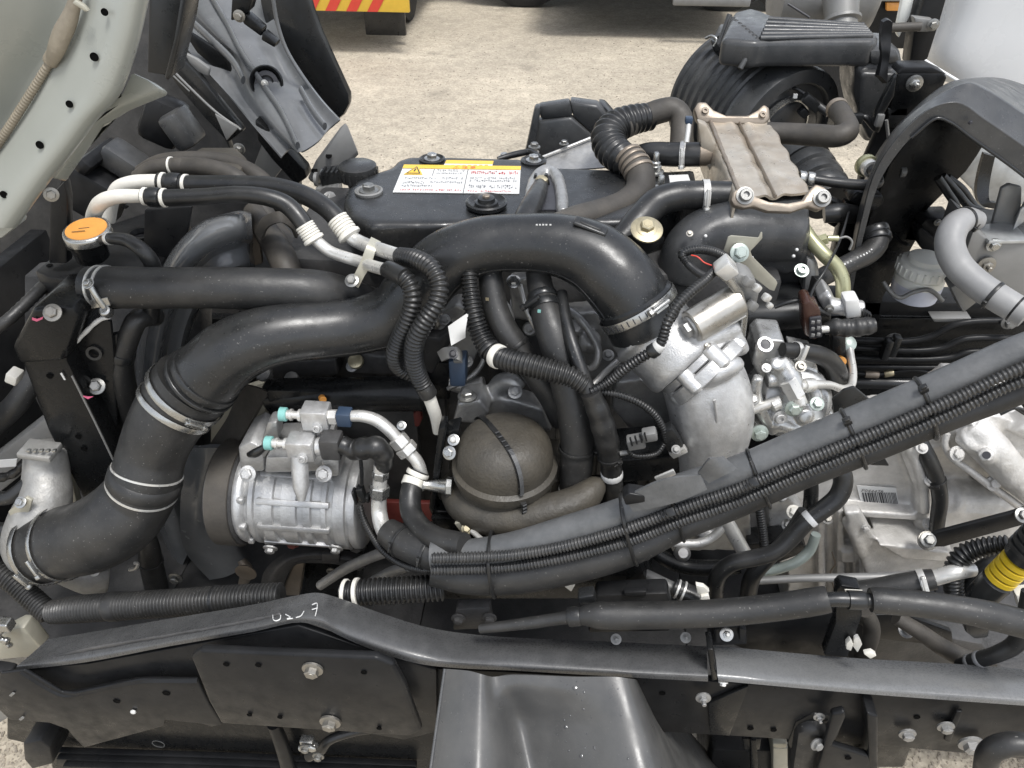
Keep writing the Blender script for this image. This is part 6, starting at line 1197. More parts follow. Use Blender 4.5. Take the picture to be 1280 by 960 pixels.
# ------------------------------------------------------------------ right side: loom, galvanised box, reservoir, far rail
h = hose('grey_loom', [(1222, 276, 1.22, 12), (1208, 274, 1.21, 15), (1193, 284, 1.19, 17), (1187, 305, 1.17, 17.5), (1196, 330, 1.15, 17.5), (1220, 354, 1.12, 17.5), (1250, 374, 1.09, 17.5), (1284, 394, 1.06, 17)], 'grey_loom', 'fat light grey taped loom curving down at the right edge', 'loom', seg=26)
tie(h, .12, ang=-60, w=.005); tie(h, .78, ang=40, w=.006); cuff(h, .93, .004, 1.02, 'satin_paint', 'end_ring')
t = thing('galvanised_box', 'grey metal box with a bright galvanised lid beside the grey loom', 'box', P(1250, 390, 1.25))
b = B(); b.slab([(1206, 318), (1218, 284), (1238, 300), (1300, 299), (1300, 400), (1215, 366)], .12, 1.24); obj('box', b, 'grey_steel', t, bevel=.004)
b = B().flat([(1215, 281), (1268, 277), (1300, 300), (1237, 301)], P(1237, 300, 1.232).z, .006); obj('lid', b, 'galvanised', t, bevel=.001)
bolt(t, 1242, 306, 1.235, 6, OUT); bolt(t, 1233, 331, 1.235, 6.5, OUT, kind='nut')
b = B().slab([(1252, 236), (1262, 230), (1278, 234), (1276, 282), (1240, 282)], .01, 1.3); b.slab([(1270, 276), (1290, 240), (1300, 245), (1300, 300), (1276, 290)], .01, 1.29); obj('upright_bracket', b, 'grey_steel', t, bevel=.003)
b = B().slab([(1266, 288), (1276, 262), (1300, 240), (1300, 262)], .004, 1.27); obj('galvanised_tab', b, 'galvanised', t, bevel=.001)
t = thing('floor_beam', 'dull grey bluish plate seen under the wheel arch at right', 'plate', P(1240, 230, 1.6))
b = B().slab([(1186, 206), (1216, 176), (1240, 186), (1300, 240), (1300, 262), (1262, 252), (1226, 262), (1218, 240), (1200, 222)], .02, 1.62); obj('plate', b, 'galvanised', t, bevel=.003); hole(t, 1207, 200, 1.615, 2.5)
b = B().shell([[(1230, 192, 1.5), (1244, 196, 1.5)], [(1224, 215, 1.5), (1239, 218, 1.5)], [(1221, 240, 1.49), (1236, 242, 1.49)], [(1226, 256, 1.48), (1238, 252, 1.48)], [(1246, 262, 1.48), (1246, 254, 1.48)]], .01, 5); obj('strap', b, 'plastic', label='black ribbed strap looped in front of the bluish plate', cat='strap')
for k, pts in enumerate(([(1172, 222), (1184, 240), (1196, 262), (1190, 275)], [(1178, 220), (1196, 240), (1214, 260), (1240, 268)], [(1184, 222), (1202, 236), (1222, 262), (1244, 272)])):
    hose('cable', [(x, y, 1.42+.02*k, 5) for x, y in pts], 'rubber', ['leftmost black cable bending down beside the grey loom', 'middle black cable sagging behind the grey loom', 'upper black cable sagging towards the galvanised box'][k], 'cable', group='black cables under the wheel arch')
t = thing('relay_box', 'black relay box behind the white fluid reservoir', 'box', P(1170, 300, 1.5))
b = B(); b.slab([(1150, 284), (1158, 274), (1192, 273), (1194, 320), (1168, 300)], .06, 1.46); b.slab([(1146, 290), (1152, 284), (1178, 306), (1178, 330), (1150, 310)], .04, 1.45); obj('case', b, 'satin_paint', t, bevel=.005); bolt(t, 1172, 278, 1.455, 3, OUT)
t = thing('fluid_reservoir', 'white round fluid reservoir with a ribbed screw cap and bluish fluid', 'reservoir', P(1140, 370, 1.42))
c = P(1140, 372, 1.42); m = MP(c); s = 1/math.cos(R_(33))
b = B().lathe(c, Z, [(0, 22*m), (.005, 27*m), (.030, 29*m), (.04, 29*m)], 36); obj('fluid_body', b, 'fluid_blue', t)
b = B().lathe(c+Z*.04, Z, [(0, 29*m), (.014, 29*m), (.018, 26*m)], 36); obj('upper_body', b, 'tank_white', t)
b = B().lathe(c+Z*.058, Z, [(0, 29*m), (.002, 31*m), (.020, 30*m), (.026, 27*m), (.027, 21*m), (.036, 20*m), (.038, 17*m)], 40); cp = obj('cap', b, 'tank_white', t)
b = B()
for k in range(24):
    a = k*2*math.pi/24; b.box(c+Z*.07+Vector((math.cos(a), math.sin(a), 0))*30.5*m, (.005, .003, .017), (Vector((-math.sin(a), math.cos(a), 0)), Vector((math.cos(a), math.sin(a), 0)), Z))
obj('grip_ribs', b, 'tank_white', cp, bevel=.0008)
hose('retaining_strap', [(1104, 352, 1.38, 2.5), (1114, 366, 1.37, 2.8), (1126, 372, 1.37, 2.8), (1140, 366, 1.37, 2.8), (1158, 362, 1.37, 2.8), (1168, 366, 1.37, 2.8), (1178, 376, 1.37, 2.8)], 'grey_steel', 'thin bent wire strap under the white reservoir', 'strap', step=.004)
hose('small_cable', [(1118, 292, 1.5, 2), (1126, 302, 1.48, 2), (1136, 306, 1.46, 2)], 'rubber', 'thin cable curling in behind the white reservoir cap', 'cable', step=.004)
b = B().slab([(1130, 300), (1142, 270), (1162, 250), (1146, 302)], .012, 1.5); obj('stay', b, 'satin_paint', label='thin black stay leaning behind the white reservoir', cat='stay', bevel=.002)
t = thing('far_rail', 'far black chassis rail with a flat top carrying pipes', 'chassis rail', P(1180, 500, 1.55))
b = B().slab([(1030, 376), (1300, 380), (1300, 398), (1030, 394)], .07, 1.5); obj('top_flange', b, 'satin_paint', t, bevel=.004)
b = B().slab([(900, 396), (1320, 399), (1320, 560), (900, 560)], .02, 1.53); obj('web', b, 'black_paint', t, bevel=.003)
PL = [([(1060, 425), (1140, 426), (1165, 420), (1190, 407), (1215, 402), (1300, 402)], 4.2, 'highest black pipe along the far rail, stepping up to the right', 'satin_paint'), ([(1060, 434), (1150, 438), (1180, 434), (1205, 424), (1300, 424)], 4.2, 'second black pipe along the far rail', 'satin_paint'), ([(1050, 447), (1160, 449), (1190, 446), (1210, 440), (1300, 440)], 4.2, 'third black pipe along the far rail', 'satin_paint'), ([(1060, 458), (1180, 459), (1300, 455)], 3.5, 'fourth black pipe along the far rail, above the coloured fitting', 'satin_paint'), ([(1060, 478), (1180, 480), (1300, 484)], 8, 'thick lowest black tube along the far rail', 'plastic'), ([(1062, 466), (1100, 468), (1140, 462), (1170, 466), (1240, 462)], 3, 'pipe with a brass and red fitting along the far rail', 'satin_paint')]
for pts, r, lab, m_ in PL:
    o = hose('brake_pipe', [(x, y, 1.46, r) for x, y in pts], m_, lab, 'pipe', group='pipes clipped to the far rail')
    if 'brass' in lab: cuff(o, .15, .03, 1.6, 'flange_steel', 'red_fitting'); cuff(o, .28, .02, 1.5, 'yellow_zinc', 'brass_fitting')
for x, y in ((1108, 436), (1118, 432)): b = B().pbox(x, y, 1.44, 9, 12, 30); obj('pipe_clip', b, 'plastic', t, bevel=.003)
for x, y, r in ((1262, 402, 7), (1116, 424, 6)): bolt(t, x, y, 1.45, r, OUT, 'grey_steel')
b = B().slab([(1188, 360), (1206, 352), (1222, 378), (1204, 392)], .04, 1.3); obj('foot', b, 'grey_steel', t, bevel=.004)
b = B().slab([(1165, 398), (1215, 398), (1205, 403), (1168, 403)], .03, 1.47); obj('rail_clip', b, 'grey_steel', t, bevel=.002)
for k, (x, y) in enumerate(((1275, 510), (1262, 506))): hose('wire', [(x-25, y+8, .9, 2), (x-5, y, .9, 2), (x+20, y+12, .9, 2)], 'rubber', ['upper loose black wire behind the harness at the right edge', 'lower loose black wire behind the harness at the right edge'][k], 'wire', step=.004)

# connector with yellow rings at the right edge
t = thing('large_connector', 'big black round connector with bright yellow rings at the right edge', 'connector', P(1245, 760, .80))
p0 = P(1222, 750, .80); p1 = P(1310, 664, .80); ax = (p1-p0).normalized(); m = MP(p0)*.80; L = (p1-p0).length
b = B().lathe(p0, ax, [(0, 16*m), (.004, 22*m), (L*.30, 23*m), (L*.32, 20*m), (L*.62, 20*m), (L*.64, 25*m), (L*1.0, 26*m), (L*1.02, 22*m)], 32); obj('shell', b, 'plastic', t)
for k in range(4): 
    b = B().lathe(p0+ax*(L*(.33+.075*k)), ax, [(0, 20*m), (.0008, 23*m), (L*.055, 23*m), (L*.062, 20*m)], 32); obj('yellow_ring', b, 'conduit_yellow', t)
for k in range(4): b = B().lathe(p0+ax*(L*(.72+.07*k)), ax, [(0, 25*m), (.001, 28.5*m), (L*.045, 28.5*m), (L*.05, 25*m)], 32); obj('rib_ring', b, 'rubber', t)
b = B().slab([(1270, 745), (1300, 742), (1300, 780), (1276, 766)], .02, .78); obj('pale_block', b, 'cream', t, bevel=.003)
hose('corrugated_tube', [(1196, 752, .82, 11), (1192, 735, .83, 12), (1193, 712, .84, 13), (1204, 694, .85, 13.5), (1226, 685, .85, 13), (1262, 680, .84, 12)], 'rubber', 'glossy corrugated tube arching over beside the yellow-ringed connector', 'corrugated tube', rib=(.0072, .22), seg=20)
hose('brown_hose', [(1205, 740, .84, 10), (1225, 715, .85, 12), (1250, 702, .86, 12), (1290, 690, .86, 12)], 'soft_rubber', 'matt hose passing behind the yellow-ringed connector', 'hose')

# ------------------------------------------------------------------ pipes low at right
pl = hose('insulated_pipe', [(600, 786, .67, 6), (660, 779, .67, 7.5), (715, 771, .67, 9), (740, 769, .67, 15), (745, 769, .67, 16.5), (820, 769, .67, 17), (900, 766, .668, 17), (970, 759, .668, 17), (1030, 750, .668, 17), (1036, 749, .668, 16)], 'soft_rubber', 'long foam covered pipe lying above the near rail, left part', 'pipe', seg=26)
cuff(pl, .30, .018, 1.3, 'rubber', 'sleeve_end')
mp = hose('metal_union', [(1030, 750, .668, 9), (1050, 749, .668, 9.5), (1066, 750, .668, 9.5), (1095, 751, .668, 9.5)], 'plastic', 'black metal pipe union between the two foam sleeves', 'union', seg=20)
b = B(); c_, t_, r_ = PATH[mp.name].at(.68); b.lathe(c_, t_, [(-.012, .010), (-.0115, .0125), (.006, .0125), (.012, .0105)], 24); obj('collar', b, 'plastic', mp)
pr_ = hose('insulated_pipe', [(1088, 750, .668, 15), (1094, 750, .668, 16.5), (1140, 754, .665, 16.5), (1200, 762, .66, 17), (1240, 770, .658, 18), (1310, 788, .655, 18), (1460, 826, .65, 18)], 'soft_rubber', 'foam covered pipe running to the right edge, right part', 'pipe', seg=26)
tie(pr_, .72, ang=20, w=.010, m='plastic'); 
b = B().slab([(1206, 776), (1240, 782), (1236, 798), (1218, 800), (1208, 792)], .03, .67); obj('clip_block', b, 'plastic', pr_, bevel=.004)
b = B(); b.slab([(1046, 738), (1052, 732), (1076, 736), (1078, 770), (1060, 822), (1030, 820), (1044, 780)], .02, .69); obj('rail_stay', b, 'black_paint', label='black strap stay with a pale sticker holding the foam covered pipe', cat='bracket', bevel=.003)
b = B().slab([(1056, 737), (1078, 738), (1080, 746), (1058, 746)], .001, .685); o = obj('sticker', b, 'cream', bpy.data.objects['rail_stay'])
hose('link_rod', [(762, 706, .84, 6.5), (800, 716, .82, 7.5), (830, 730, .80, 8), (856, 742, .79, 8)], 'grey_steel', 'slanting grey rod running into a black rubber boot', 'rod')
bt = hose('rubber_boot', [(842, 734, .785, 11), (856, 740, .78, 12), (872, 747, .775, 12), (884, 752, .77, 11)], 'rubber', 'black boot with metal bands at the end of the slanting rod', 'boot', step=.003)
for f in (.1, .3): cuff(bt, f, .004, 1.1, 'pipe_alu', 'band')
for lab, q, w in (('cream plastic tab beside the boot, upper one', [(870, 732), (880, 734), (887, 740), (880, 747), (872, 744)], .75), ('cream plastic tab beside the boot, lower one', [(876, 746), (886, 745), (888, 754), (884, 758), (875, 756)], .745), ('cream plastic tab leaning left below the black strap stay', [(1058, 805), (1063, 800), (1067, 806), (1064, 814), (1058, 812)], .68), ('cream plastic tab leaning right below the black strap stay', [(1068, 798), (1074, 798), (1078, 806), (1072, 816), (1066, 808)], .685), ('flat cream tab on the rail edge below the stay', [(1080, 818), (1090, 816), (1096, 820), (1088, 824)], .66), ('white tab hanging under the harness bundle', [(702, 722), (710, 720), (719, 732), (714, 740), (706, 734)], .73), ('pointed cream tab above the foam covered pipe', [(944, 750), (962, 752), (960, 756), (944, 756)], .72)):
    b = B().slab(q, .008, w); obj('plastic_tab', b, 'cream', label=lab, cat='tab', group='cream plastic tabs', bevel=.0012)
hose('injection_pipe', [(820, 678, .88, 5.5), (850, 679, .88, 5.5), (872, 679, .88, 5.5), (890, 672, .885, 5.5), (904, 658, .89, 5.5), (914, 640, .9, 5.5), (918, 622, .91, 5.5)], 'pipe_alu', 'bright bent metal pipe below the harness bundle', 'pipe', step=.004)
hose('steel_tube', [(886, 612, .92, 9), (898, 634, .9, 9), (914, 662, .89, 9), (930, 690, .88, 9)], 'pipe_alu', 'pale straight tube slanting down behind the bent pipe', 'tube')
hose('steel_tube', [(812, 684, .87, 8), (830, 698, .86, 9), (856, 708, .855, 10), (900, 710, .85, 10), (925, 708, .85, 9)], 'black_paint', 'glossy dark green-black tube under the bent metal pipe', 'tube', seg=20)
ha = hose('return_hose', [(896, 756, .80, 10), (894, 735, .80, 10.5), (900, 716, .80, 10.5), (918, 703, .80, 10.5), (945, 697, .80, 10.5), (968, 690, .80, 10.5), (988, 674, .81, 10.5), (1008, 652, .82, 11), (1030, 636, .83, 11.5), (1048, 620, .84, 12), (1054, 600, .85, 12), (1048, 582, .86, 12), (1038, 566, .88, 12)], 'rubber', 'black S-bent hose with a white label, nearest of the low hoses', 'hose', seg=20)
cuff(ha, .66, .010, 1.03, 'paper', 'label_band')
hose('return_hose', [(936, 756, .83, 10), (936, 738, .83, 10.5), (942, 718, .83, 10.5), (958, 700, .835, 10), (976, 682, .84, 9.5), (992, 662, .845, 9.5), (1006, 640, .85, 9.5)], 'rubber', 'black hose standing behind the S-bent hose', 'hose')
hose('pale_pipe', [(944, 718, .86, 6), (970, 712, .86, 6.5), (996, 702, .86, 6.5), (1012, 688, .865, 6.5), (1020, 668, .87, 6)], 'green_zinc', 'pale greenish pipe curving under the low hoses', 'pipe', step=.005)
hose('link_rod', [(946, 726, .84, 5), (1000, 723, .84, 5), (1060, 722, .84, 5.5), (1120, 720, .84, 5.5), (1160, 716, .84, 5)], 'grey_steel', 'thin horizontal grey rod in front of the bell housing', 'rod')
pv = hose('coolant_pipe', [(1060, 742, .82, 14), (1090, 738, .82, 14), (1120, 732, .82, 14), (1150, 727, .82, 14), (1168, 724, .82, 13)], 'soft_rubber', 'black hose below the horizontal rod, clamped at its right end', 'hose'); clamp(pv, .85, w=.010, ang=20, m='pipe_alu')
hose('coolant_pipe', [(1150, 726, .83, 9), (1170, 722, .83, 10), (1195, 715, .83, 10), (1215, 712, .84, 9)], 'pipe_alu', 'short bright pipe stub leaving the clamped hose', 'pipe')
hose('wire_conduit', [(946, 612, .93, 6), (950, 640, .92, 6), (954, 670, .91, 6), (956, 694, .9, 6)], 'rubber', 'thin ribbed conduit hanging straight down behind the low hoses', 'conduit', rib=(.005, .22), seg=12)
hose('chrome_hose', [(1012, 590, .95, 9), (1014, 612, .94, 9), (1012, 640, .93, 9)], 'black_paint', 'short glossy black pipe left of the S-bent hose', 'pipe')
t = thing('injection_block', 'aluminium pump block seen below the harness bundle', 'engine part', P(880, 720, .95))
b = B(); b.slab([(826, 650), (850, 640), (900, 632), (938, 640), (940, 690), (900, 688), (840, 690)], .12, .95); b.slab([(832, 660), (842, 658), (842, 684), (832, 684)], .03, .925); b.slab([(850, 658), (862, 656), (862, 684), (850, 684)], .03, .925); b.lathe(P(880, 668, .94), DIAG, [(0, .02), (.012, .018), (.016, .01)], 20)
obj('block', b, 'grey_alu', t, remesh=(.0035, 3), wob=.0004)
b = B().lathe(P(852, 692, .87), DIAG, [(0, .014), (.01, .014), (.018, .008)], 18); obj('ball_end', b, 'grey_alu', t)
b = B(); b.slab([(960, 628), (985, 618), (1004, 640), (1000, 700), (985, 716), (962, 690)], .08, .97); b.lathe(P(975, 620, .95), DIAG, [(0, .013), (.012, .012), (.014, .008)], 6); obj('filter_head', b, 'bright_alu', t, remesh=(.0035, 3), wob=.0004)
for x, y, r, m_ in ((992, 640, 6, 'cream'), (972, 610, 7, 'zinc'), (984, 656, 5, 'zinc')): bolt(t, x, y, .925, r, DIAG, m_)
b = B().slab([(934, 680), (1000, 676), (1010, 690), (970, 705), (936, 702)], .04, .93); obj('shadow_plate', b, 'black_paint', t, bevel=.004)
b = B(); b.slab([(764, 690), (778, 694), (800, 686), (812, 672), (826, 664), (826, 684), (812, 700), (790, 706), (770, 704)], .006, .82); bb = obj('claw_bracket', b, 'zinc', label='zinc claw-shaped bracket under the harness bundle', cat='bracket', bevel=.001); bolt(bb, 818, 672, .815, 7, DIAG)
# bits above the near rail
t = thing('rail_clamp', 'black clamp with a central bolt fixed on the near rail', 'clamp', P(908, 800, .68))
b = B(); b.slab([(886, 786), (934, 784), (934, 806), (886, 808)], .03, .685); b.slab([(892, 788), (900, 786), (902, 804), (892, 804)], .01, .675); b.slab([(924, 786), (934, 788), (932, 804), (924, 802)], .01, .675); obj('body', b, 'satin_paint', t, bevel=.003); bolt(t, 908, 793, .67, 5, DIAG, kind='nut')
for x, y in ((857, 797), (770, 797), (740, 795)):
    pass
b = B(); b.slab([(745, 745), (835, 742), (840, 760), (838, 790), (735, 792)], .03, .72); ob = obj('control_box', b, 'satin_paint', label='low black box behind the foam covered pipe', cat='box', bevel=.005)
b = B().slab([(722, 748), (742, 745), (746, 756), (724, 760)], .02, .69); obj('clip_block', b, 'plastic', ob, bevel=.003); b = B().slab([(780, 741), (808, 740), (808, 746), (780, 747)], .01, .715); obj('ridge', b, 'satin_paint', ob, bevel=.002)
b = B(); b.slab([(1060, 770), (1130, 768), (1190, 790), (1192, 804), (1160, 806), (1100, 800)], .01, .80); o = obj('mount_plate', b, 'satin_paint', label='dark folded plate with one bolt behind the right foam pipe', cat='plate', bevel=.003); bolt(o, 1133, 787, .79, 7, DIAG, 'grey_alu')
b = B().slab([(1080, 770), (1140, 790), (1230, 806), (1260, 850), (1060, 850), (1075, 800)], .05, .86); obj('axle_tube', b, 'dark_iron', label='speckled dark casting behind the near rail at right', cat='casting', bevel=.01)
hose('hose_run', [(1082, 764, .76, 9), (1090, 785, .76, 10), (1084, 810, .755, 10), (1076, 826, .75, 10)], 'brown_rubber', 'short dusty hose dropping beside the cream tabs', 'hose')
hose('hose_run', [(1120, 772, .77, 9), (1150, 790, .76, 10), (1180, 810, .755, 11), (1215, 826, .75, 12), (1240, 828, .75, 12)], 'brown_rubber', 'dusty hose slanting down to the right above the near rail', 'hose')
hb = hose('hose_run', [(1200, 832, .72, 8), (1218, 826, .71, 9.5), (1245, 818, .70, 10), (1268, 806, .70, 11), (1282, 780, .70, 12), (1290, 740, .72, 12)], 'soft_rubber', 'hose with two pale bands climbing at the right edge', 'hose')
for f in (.12, .22): cuff(hb, f, .007, 1.08, 'grey_loom', 'band')
b = B().slab([(900, 770), (1050, 758), (1062, 826), (930, 812), (900, 800)], .01, .74); obj('inner_plate', b, 'satin_paint', label='plain dark grey plate between foam pipe and near rail', cat='plate', bevel=.003)

# ------------------------------------------------------------------ lower left corrugated hoses
hc = hose('corrugated_hose', [(66, 765, .745, 15), (90, 762, .743, 17), (130, 759, .742, 17.5), (180, 756, .74, 17.5), (240, 752, .74, 17.5), (300, 748, .742, 17.5), (352, 745, .745, 17)], 'soft_rubber', 'thick corrugated grey-black hose lying behind the near rail at left', 'hose', rib=(.0064, .2), seg=24)
cuff(hc, .30, .02, 1.04, 'soft_rubber', 'collar'); cuff(hc, .74, .006, 1.02, 'rubber', 'band')
hose('corrugated_hose', [(-20, 706, .80, 14), (10, 722, .79, 14), (40, 748, .77, 14), (62, 768, .75, 14)], 'soft_rubber', 'corrugated hose coming in from the left edge', 'hose', rib=(.0064, .2), seg=20)
hr = hose('corrugated_hose', [(428, 741, .73, 15), (440, 741, .73, 16), (470, 739, .732, 17), (510, 737, .735, 17), (556, 734, .74, 17)], 'rubber', 'glossy corrugated hose with white rings under the compressor', 'hose', rib=(.0076, .22), seg=24)
for f in (.03, .15): cuff(hr, f, .006, 1.12, 'cream', 'ring')
b = B(); b.slab([(570, 762), (612, 760), (616, 786), (566, 788)], .02, .74); o = obj('bolted_plate', b, 'dark_iron', label='small dark plate with two bolts above the near rail', cat='plate', bevel=.003); bolt(o, 573, 773, .735, 6, OUT, 'dark_iron'); bolt(o, 612, 772, .735, 6, OUT, 'dark_iron')
t = thing('edge_fitting', 'knobbly bright metal fitting cut by the left edge', 'fitting', P(5, 800, .72))
b = B()
for k in range(14):
    rr = random.Random(k); b.lathe(P(rr.uniform(-14, 14), rr.uniform(775, 808), .72), DIAG, [(-.004, .004), (.003, .006), (.008, .003)], 8)
b.pbox(2, 780, .725, 26, 14, 14); obj('fitting', b, 'zinc', t, remesh=(.002, 1))
b = B().slab([(20, 785), (30, 785), (52, 812), (36, 822), (-10, 826), (-10, 800)], .03, .74); obj('bracket', b, 'khaki_metal', t, bevel=.004)
t = thing('label_wire', 'black ribbed lead with a white paper tag at the left edge', 'wire', P(10, 580, .95))
b = B().tube([(-10, 600, .95, 6), (20, 590, .95, 6), (32, 575, .96, 6)], rib=(.005, .2), seg=12); obj('lead', b, 'rubber', t); b = B().slab([(-6, 576), (21, 574), (20, 583), (-6, 585)], .002, .94); obj('tag', b, 'paper', t)
for k, (y, w) in enumerate(((715, .8), (660, .84), (620, .86))): hose('hose_run', [(-20, y, w, 9), (10, y+2, w, 9), (34, y+8-12*k, w+.02, 8)], 'rubber', ['lowest black hose entering at the left edge by the intercooler tank', 'middle black hose entering at the left edge by the intercooler tank', 'upper black hose entering at the left edge by the intercooler tank'][k], 'hose', group='hoses at the left edge', rib=(.006, .15) if k == 0 else None)
bb = B().slab([(10, 640), (32, 622), (40, 626), (36, 640), (16, 652)], .006, .83); o = obj('small_bracket', bb, 'khaki_metal', label='small metal tab with a bolt left of the intercooler tank', cat='bracket', bevel=.001); bolt(o, 26, 628, .825, 5, DIAG)

# ------------------------------------------------------------------ near rail, guards, mudguard
t = thing('near_rail', 'near black chassis rail with bolts along its outer face', 'chassis rail', P(1000, 900, .66))
b = B().slab([(540, 836), (885, 852), (1300, 882), (1400, 890), (1400, 962), (1240, 945), (1098, 932), (990, 925), (912, 920), (540, 900)], .012, .648); obj('web', b, 'satin_paint', t, bevel=.002)
b = B().slab([(885, 880), (936, 858), (912, 920), (888, 918)], .006, .640); obj('joint_plate', b, 'black_paint', t, bevel=.001)
for x, y, r in ((1134, 917, 7), (1182, 908, 7), (1213, 929, 10)): bolt(t, x, y, .640, r, OUT, 'grey_alu')
for x, y in ((938, 910), (967, 912), (1146, 896), (828, 866)): hole(t, x, y, .6475, 4)
for x, y, r in ((879, 872, 8), (1024, 896, 6)): bolt(t, x, y, .632, r*.7, Vector((0, -.8, .1)), 'grey_alu', 'nut')
for x, y in ((857, 797), (770, 799)): bolt(t, x, y, .69, 4, DIAG, 'grey_steel', 'nut')
b = B().slab([(1090, 885), (1160, 884), (1130, 960), (1095, 960), (1088, 920)], .05, .66); obj('gusset', b, 'black_paint', t, bevel=.004)
b = B().slab([(1196, 890), (1204, 890), (1188, 930), (1180, 926)], .006, .64); obj('rib', b, 'satin_paint', t, bevel=.002)
def flange(name, label, rows, mt='worn_paint', groove=False):
    b = B(); b.shell(rows, .006, 5); return obj(name, b, mt, label=label, cat='rail guard', smooth=35)
R1_ = [((60, 799), (34, 822), (22, 832), (18, 838)), ((120, 789), (112, 806), (108, 822), (106, 828)), ((220, 772), (216, 789), (213, 802), (211, 808)), ((320, 755), (318, 770), (316, 784), (315, 790)), ((372, 744), (374, 758), (376, 772), (376, 778)), ((398, 741), (402, 760), (404, 776), (404, 784)), ((425, 748), (424, 768), (422, 786), (421, 793)), ((475, 766), (470, 786), (466, 805), (465, 812)), ((530, 783), (525, 803), (522, 822), (520, 829)), ((575, 791), (572, 812), (570, 828), (569, 835)), ((640, 797), (638, 814), (637, 832), (636, 838)), ((740, 801), (739, 820), (738, 838), (738, 844)), ((884, 808), (884, 828), (885, 845), (885, 852))]
b = B().shell([[(a[0][0], a[0][1], .70), (a[1][0], a[1][1], .658), (a[2][0], a[2][1], .634), (a[3][0], a[3][1], .633)] for a in R1_], .005, 5); rg = obj('rail_guard', b, 'worn_paint', label='long kinked worn black guard strip with white paint marks, left of the joint', cat='rail guard', smooth=35)
GR = [(60, 824), (110, 812), (216, 794), (316, 776), (352, 768)]
b = B().tube([(x, y, .646, 4.5) for x, y in GR], squash=.5); obj('weld_bead', b, 'dark_iron', rg, remesh=(.0025, 1), wob=.0012)
b = B().shell([[(892, 807, .70), (895, 826, .66), (897, 845, .634), (898, 851, .632)], [(1060, 822, .70), (1062, 842, .66), (1064, 859, .634), (1064, 866, .632)], [(1180, 829, .70), (1181, 849, .66), (1182, 868, .634), (1182, 875, .632)], [(1320, 839, .70), (1320, 859, .66), (1320, 878, .634), (1320, 885, .632)], [(1500, 853, .70), (1500, 873, .66), (1500, 891, .634), (1500, 898, .632)]], .005, 5); obj('rail_guard', b, 'worn_grey', label='straight worn grey guard strip running to the right edge, right of the joint', cat='rail guard', smooth=35)
b = B().slab([(884, 812), (892, 812), (897, 850), (890, 852)], .03, .64); obj('joint_gap', b, 'black_paint', rg, bevel=.002); bolt(rg, 904, 853, .628, 4, Vector((0, -.6, -.5)), 'pipe_alu')
m = MATS['paper']
def stroke(pts, r=1.1):
    b = B().tube([(x, y, .641-.0016*(y-770)*.5/1.0*.1, r) for x, y in pts], seg=8, step=.003); return b
for pts in ([(341, 769), (342, 775), (346, 776), (350, 774), (351, 769)], [(357, 768), (363, 772), (358, 774), (366, 773)], [(370, 772), (376, 770), (380, 764)], [(390, 756), (396, 754), (396, 762), (394, 770)], [(390, 762), (397, 760)]):
    b = B().tube([(x, y, .6465-.0014*(y-762), 1.0) for x, y in pts], seg=8, step=.002, squash=.5); obj('paint_mark', b, 'paper', rg)

t = thing('side_plates', 'layered black side plates bolted below the kinked guard strip', 'side plate', P(250, 900, .62))
b = B().slab([(24, 838), (110, 830), (372, 782), (470, 816), (545, 838), (546, 915), (505, 925), (250, 880), (100, 900), (20, 890)], .01, .638); obj('backing_plate', b, 'satin_paint', t, bevel=.002)
b = B().shell([[(28, 836, .628), (78, 861, .628), (92, 862, .628), (174, 846, .628), (246, 846, .628)], [(28, 838, .616), (76, 866, .616), (93, 867, .616), (174, 850, .616), (246, 849, .616)]], .006, 4); obj('fold', b, 'satin_paint', t)
b = B().slab([(0, 842), (30, 838), (77, 866), (93, 867), (174, 850), (246, 850), (262, 882), (278, 906), (264, 909), (252, 905), (206, 900), (205, 908), (105, 935), (92, 922), (84, 912), (62, 904), (12, 900), (-10, 880)], .006, .615); p1_ = obj('left_plate', b, 'satin_paint', t, bevel=(.0025, 3))
b = B().slab([(238, 822), (250, 814), (470, 823), (492, 832), (506, 858), (527, 914), (512, 921), (276, 905), (262, 880)], .014, .598); p2_ = obj('right_plate', b, 'satin_paint', t, bevel=(.005, 3))
for x, y, r in ((146, 876, 4.5), (208, 866, 5), (283, 830, 4), (323, 831, 4), (455, 840, 4), (312, 893, 3.5), (350, 896, 3.5), (474, 910, 3.5)): hole(t, x, y, .6145 if x < 240 else .597, r)
for x, y in ((391, 836), (413, 902)): bolt(t, x, y, .596, 9, OUT, 'zinc'); 
for x, y in ((391, 836), (413, 902)):
    b = B().lathe(P(x, y, .597), OUT, [(-.001, .0125), (.001, .0125), (.002, .01)], 28); obj('washer', b, 'zinc', t)
b = B().lathe(P(167, 889, .613), OUT, [(0, .0045), (.003, .0045), (.004, .003)], 6); obj('clip_nut', b, 'paper', t)
for x, y in ((15, 868), (27, 898)): b = B().pbox(x, y, .612, 9, 2, 3, 0, 0, -45); obj('slot', b, 'grey_steel', t)
b = B().slab([(-10, 846), (-10, 838), (12, 842), (24, 856), (6, 858)], .02, .625); obj('end_hook', b, 'satin_paint', t, bevel=.003)
t = thing('lower_tank', 'flat black panel below the side plates with a faint ring mark', 'panel', P(280, 950, .7))
b = B().slab([(8, 895), (250, 880), (545, 890), (560, 990), (70, 990), (60, 936), (8, 924)], .04, .70); obj('panel', b, 'black_paint', t, bevel=.004)
b = B().ring(P(198, 930, .699), Y, .0115, .0128, .001, 28); obj('ring_mark', b, 'grey_steel', t)
b = B().slab([(-10, 850), (12, 856), (18, 893), (0, 904), (-20, 904)], .02, .66); obj('end_cheek', b, 'grey_steel', t, bevel=.003)
t = thing('leaf_spring', 'black leaf spring pack along the bottom edge', 'leaf spring', P(250, 960, .66))
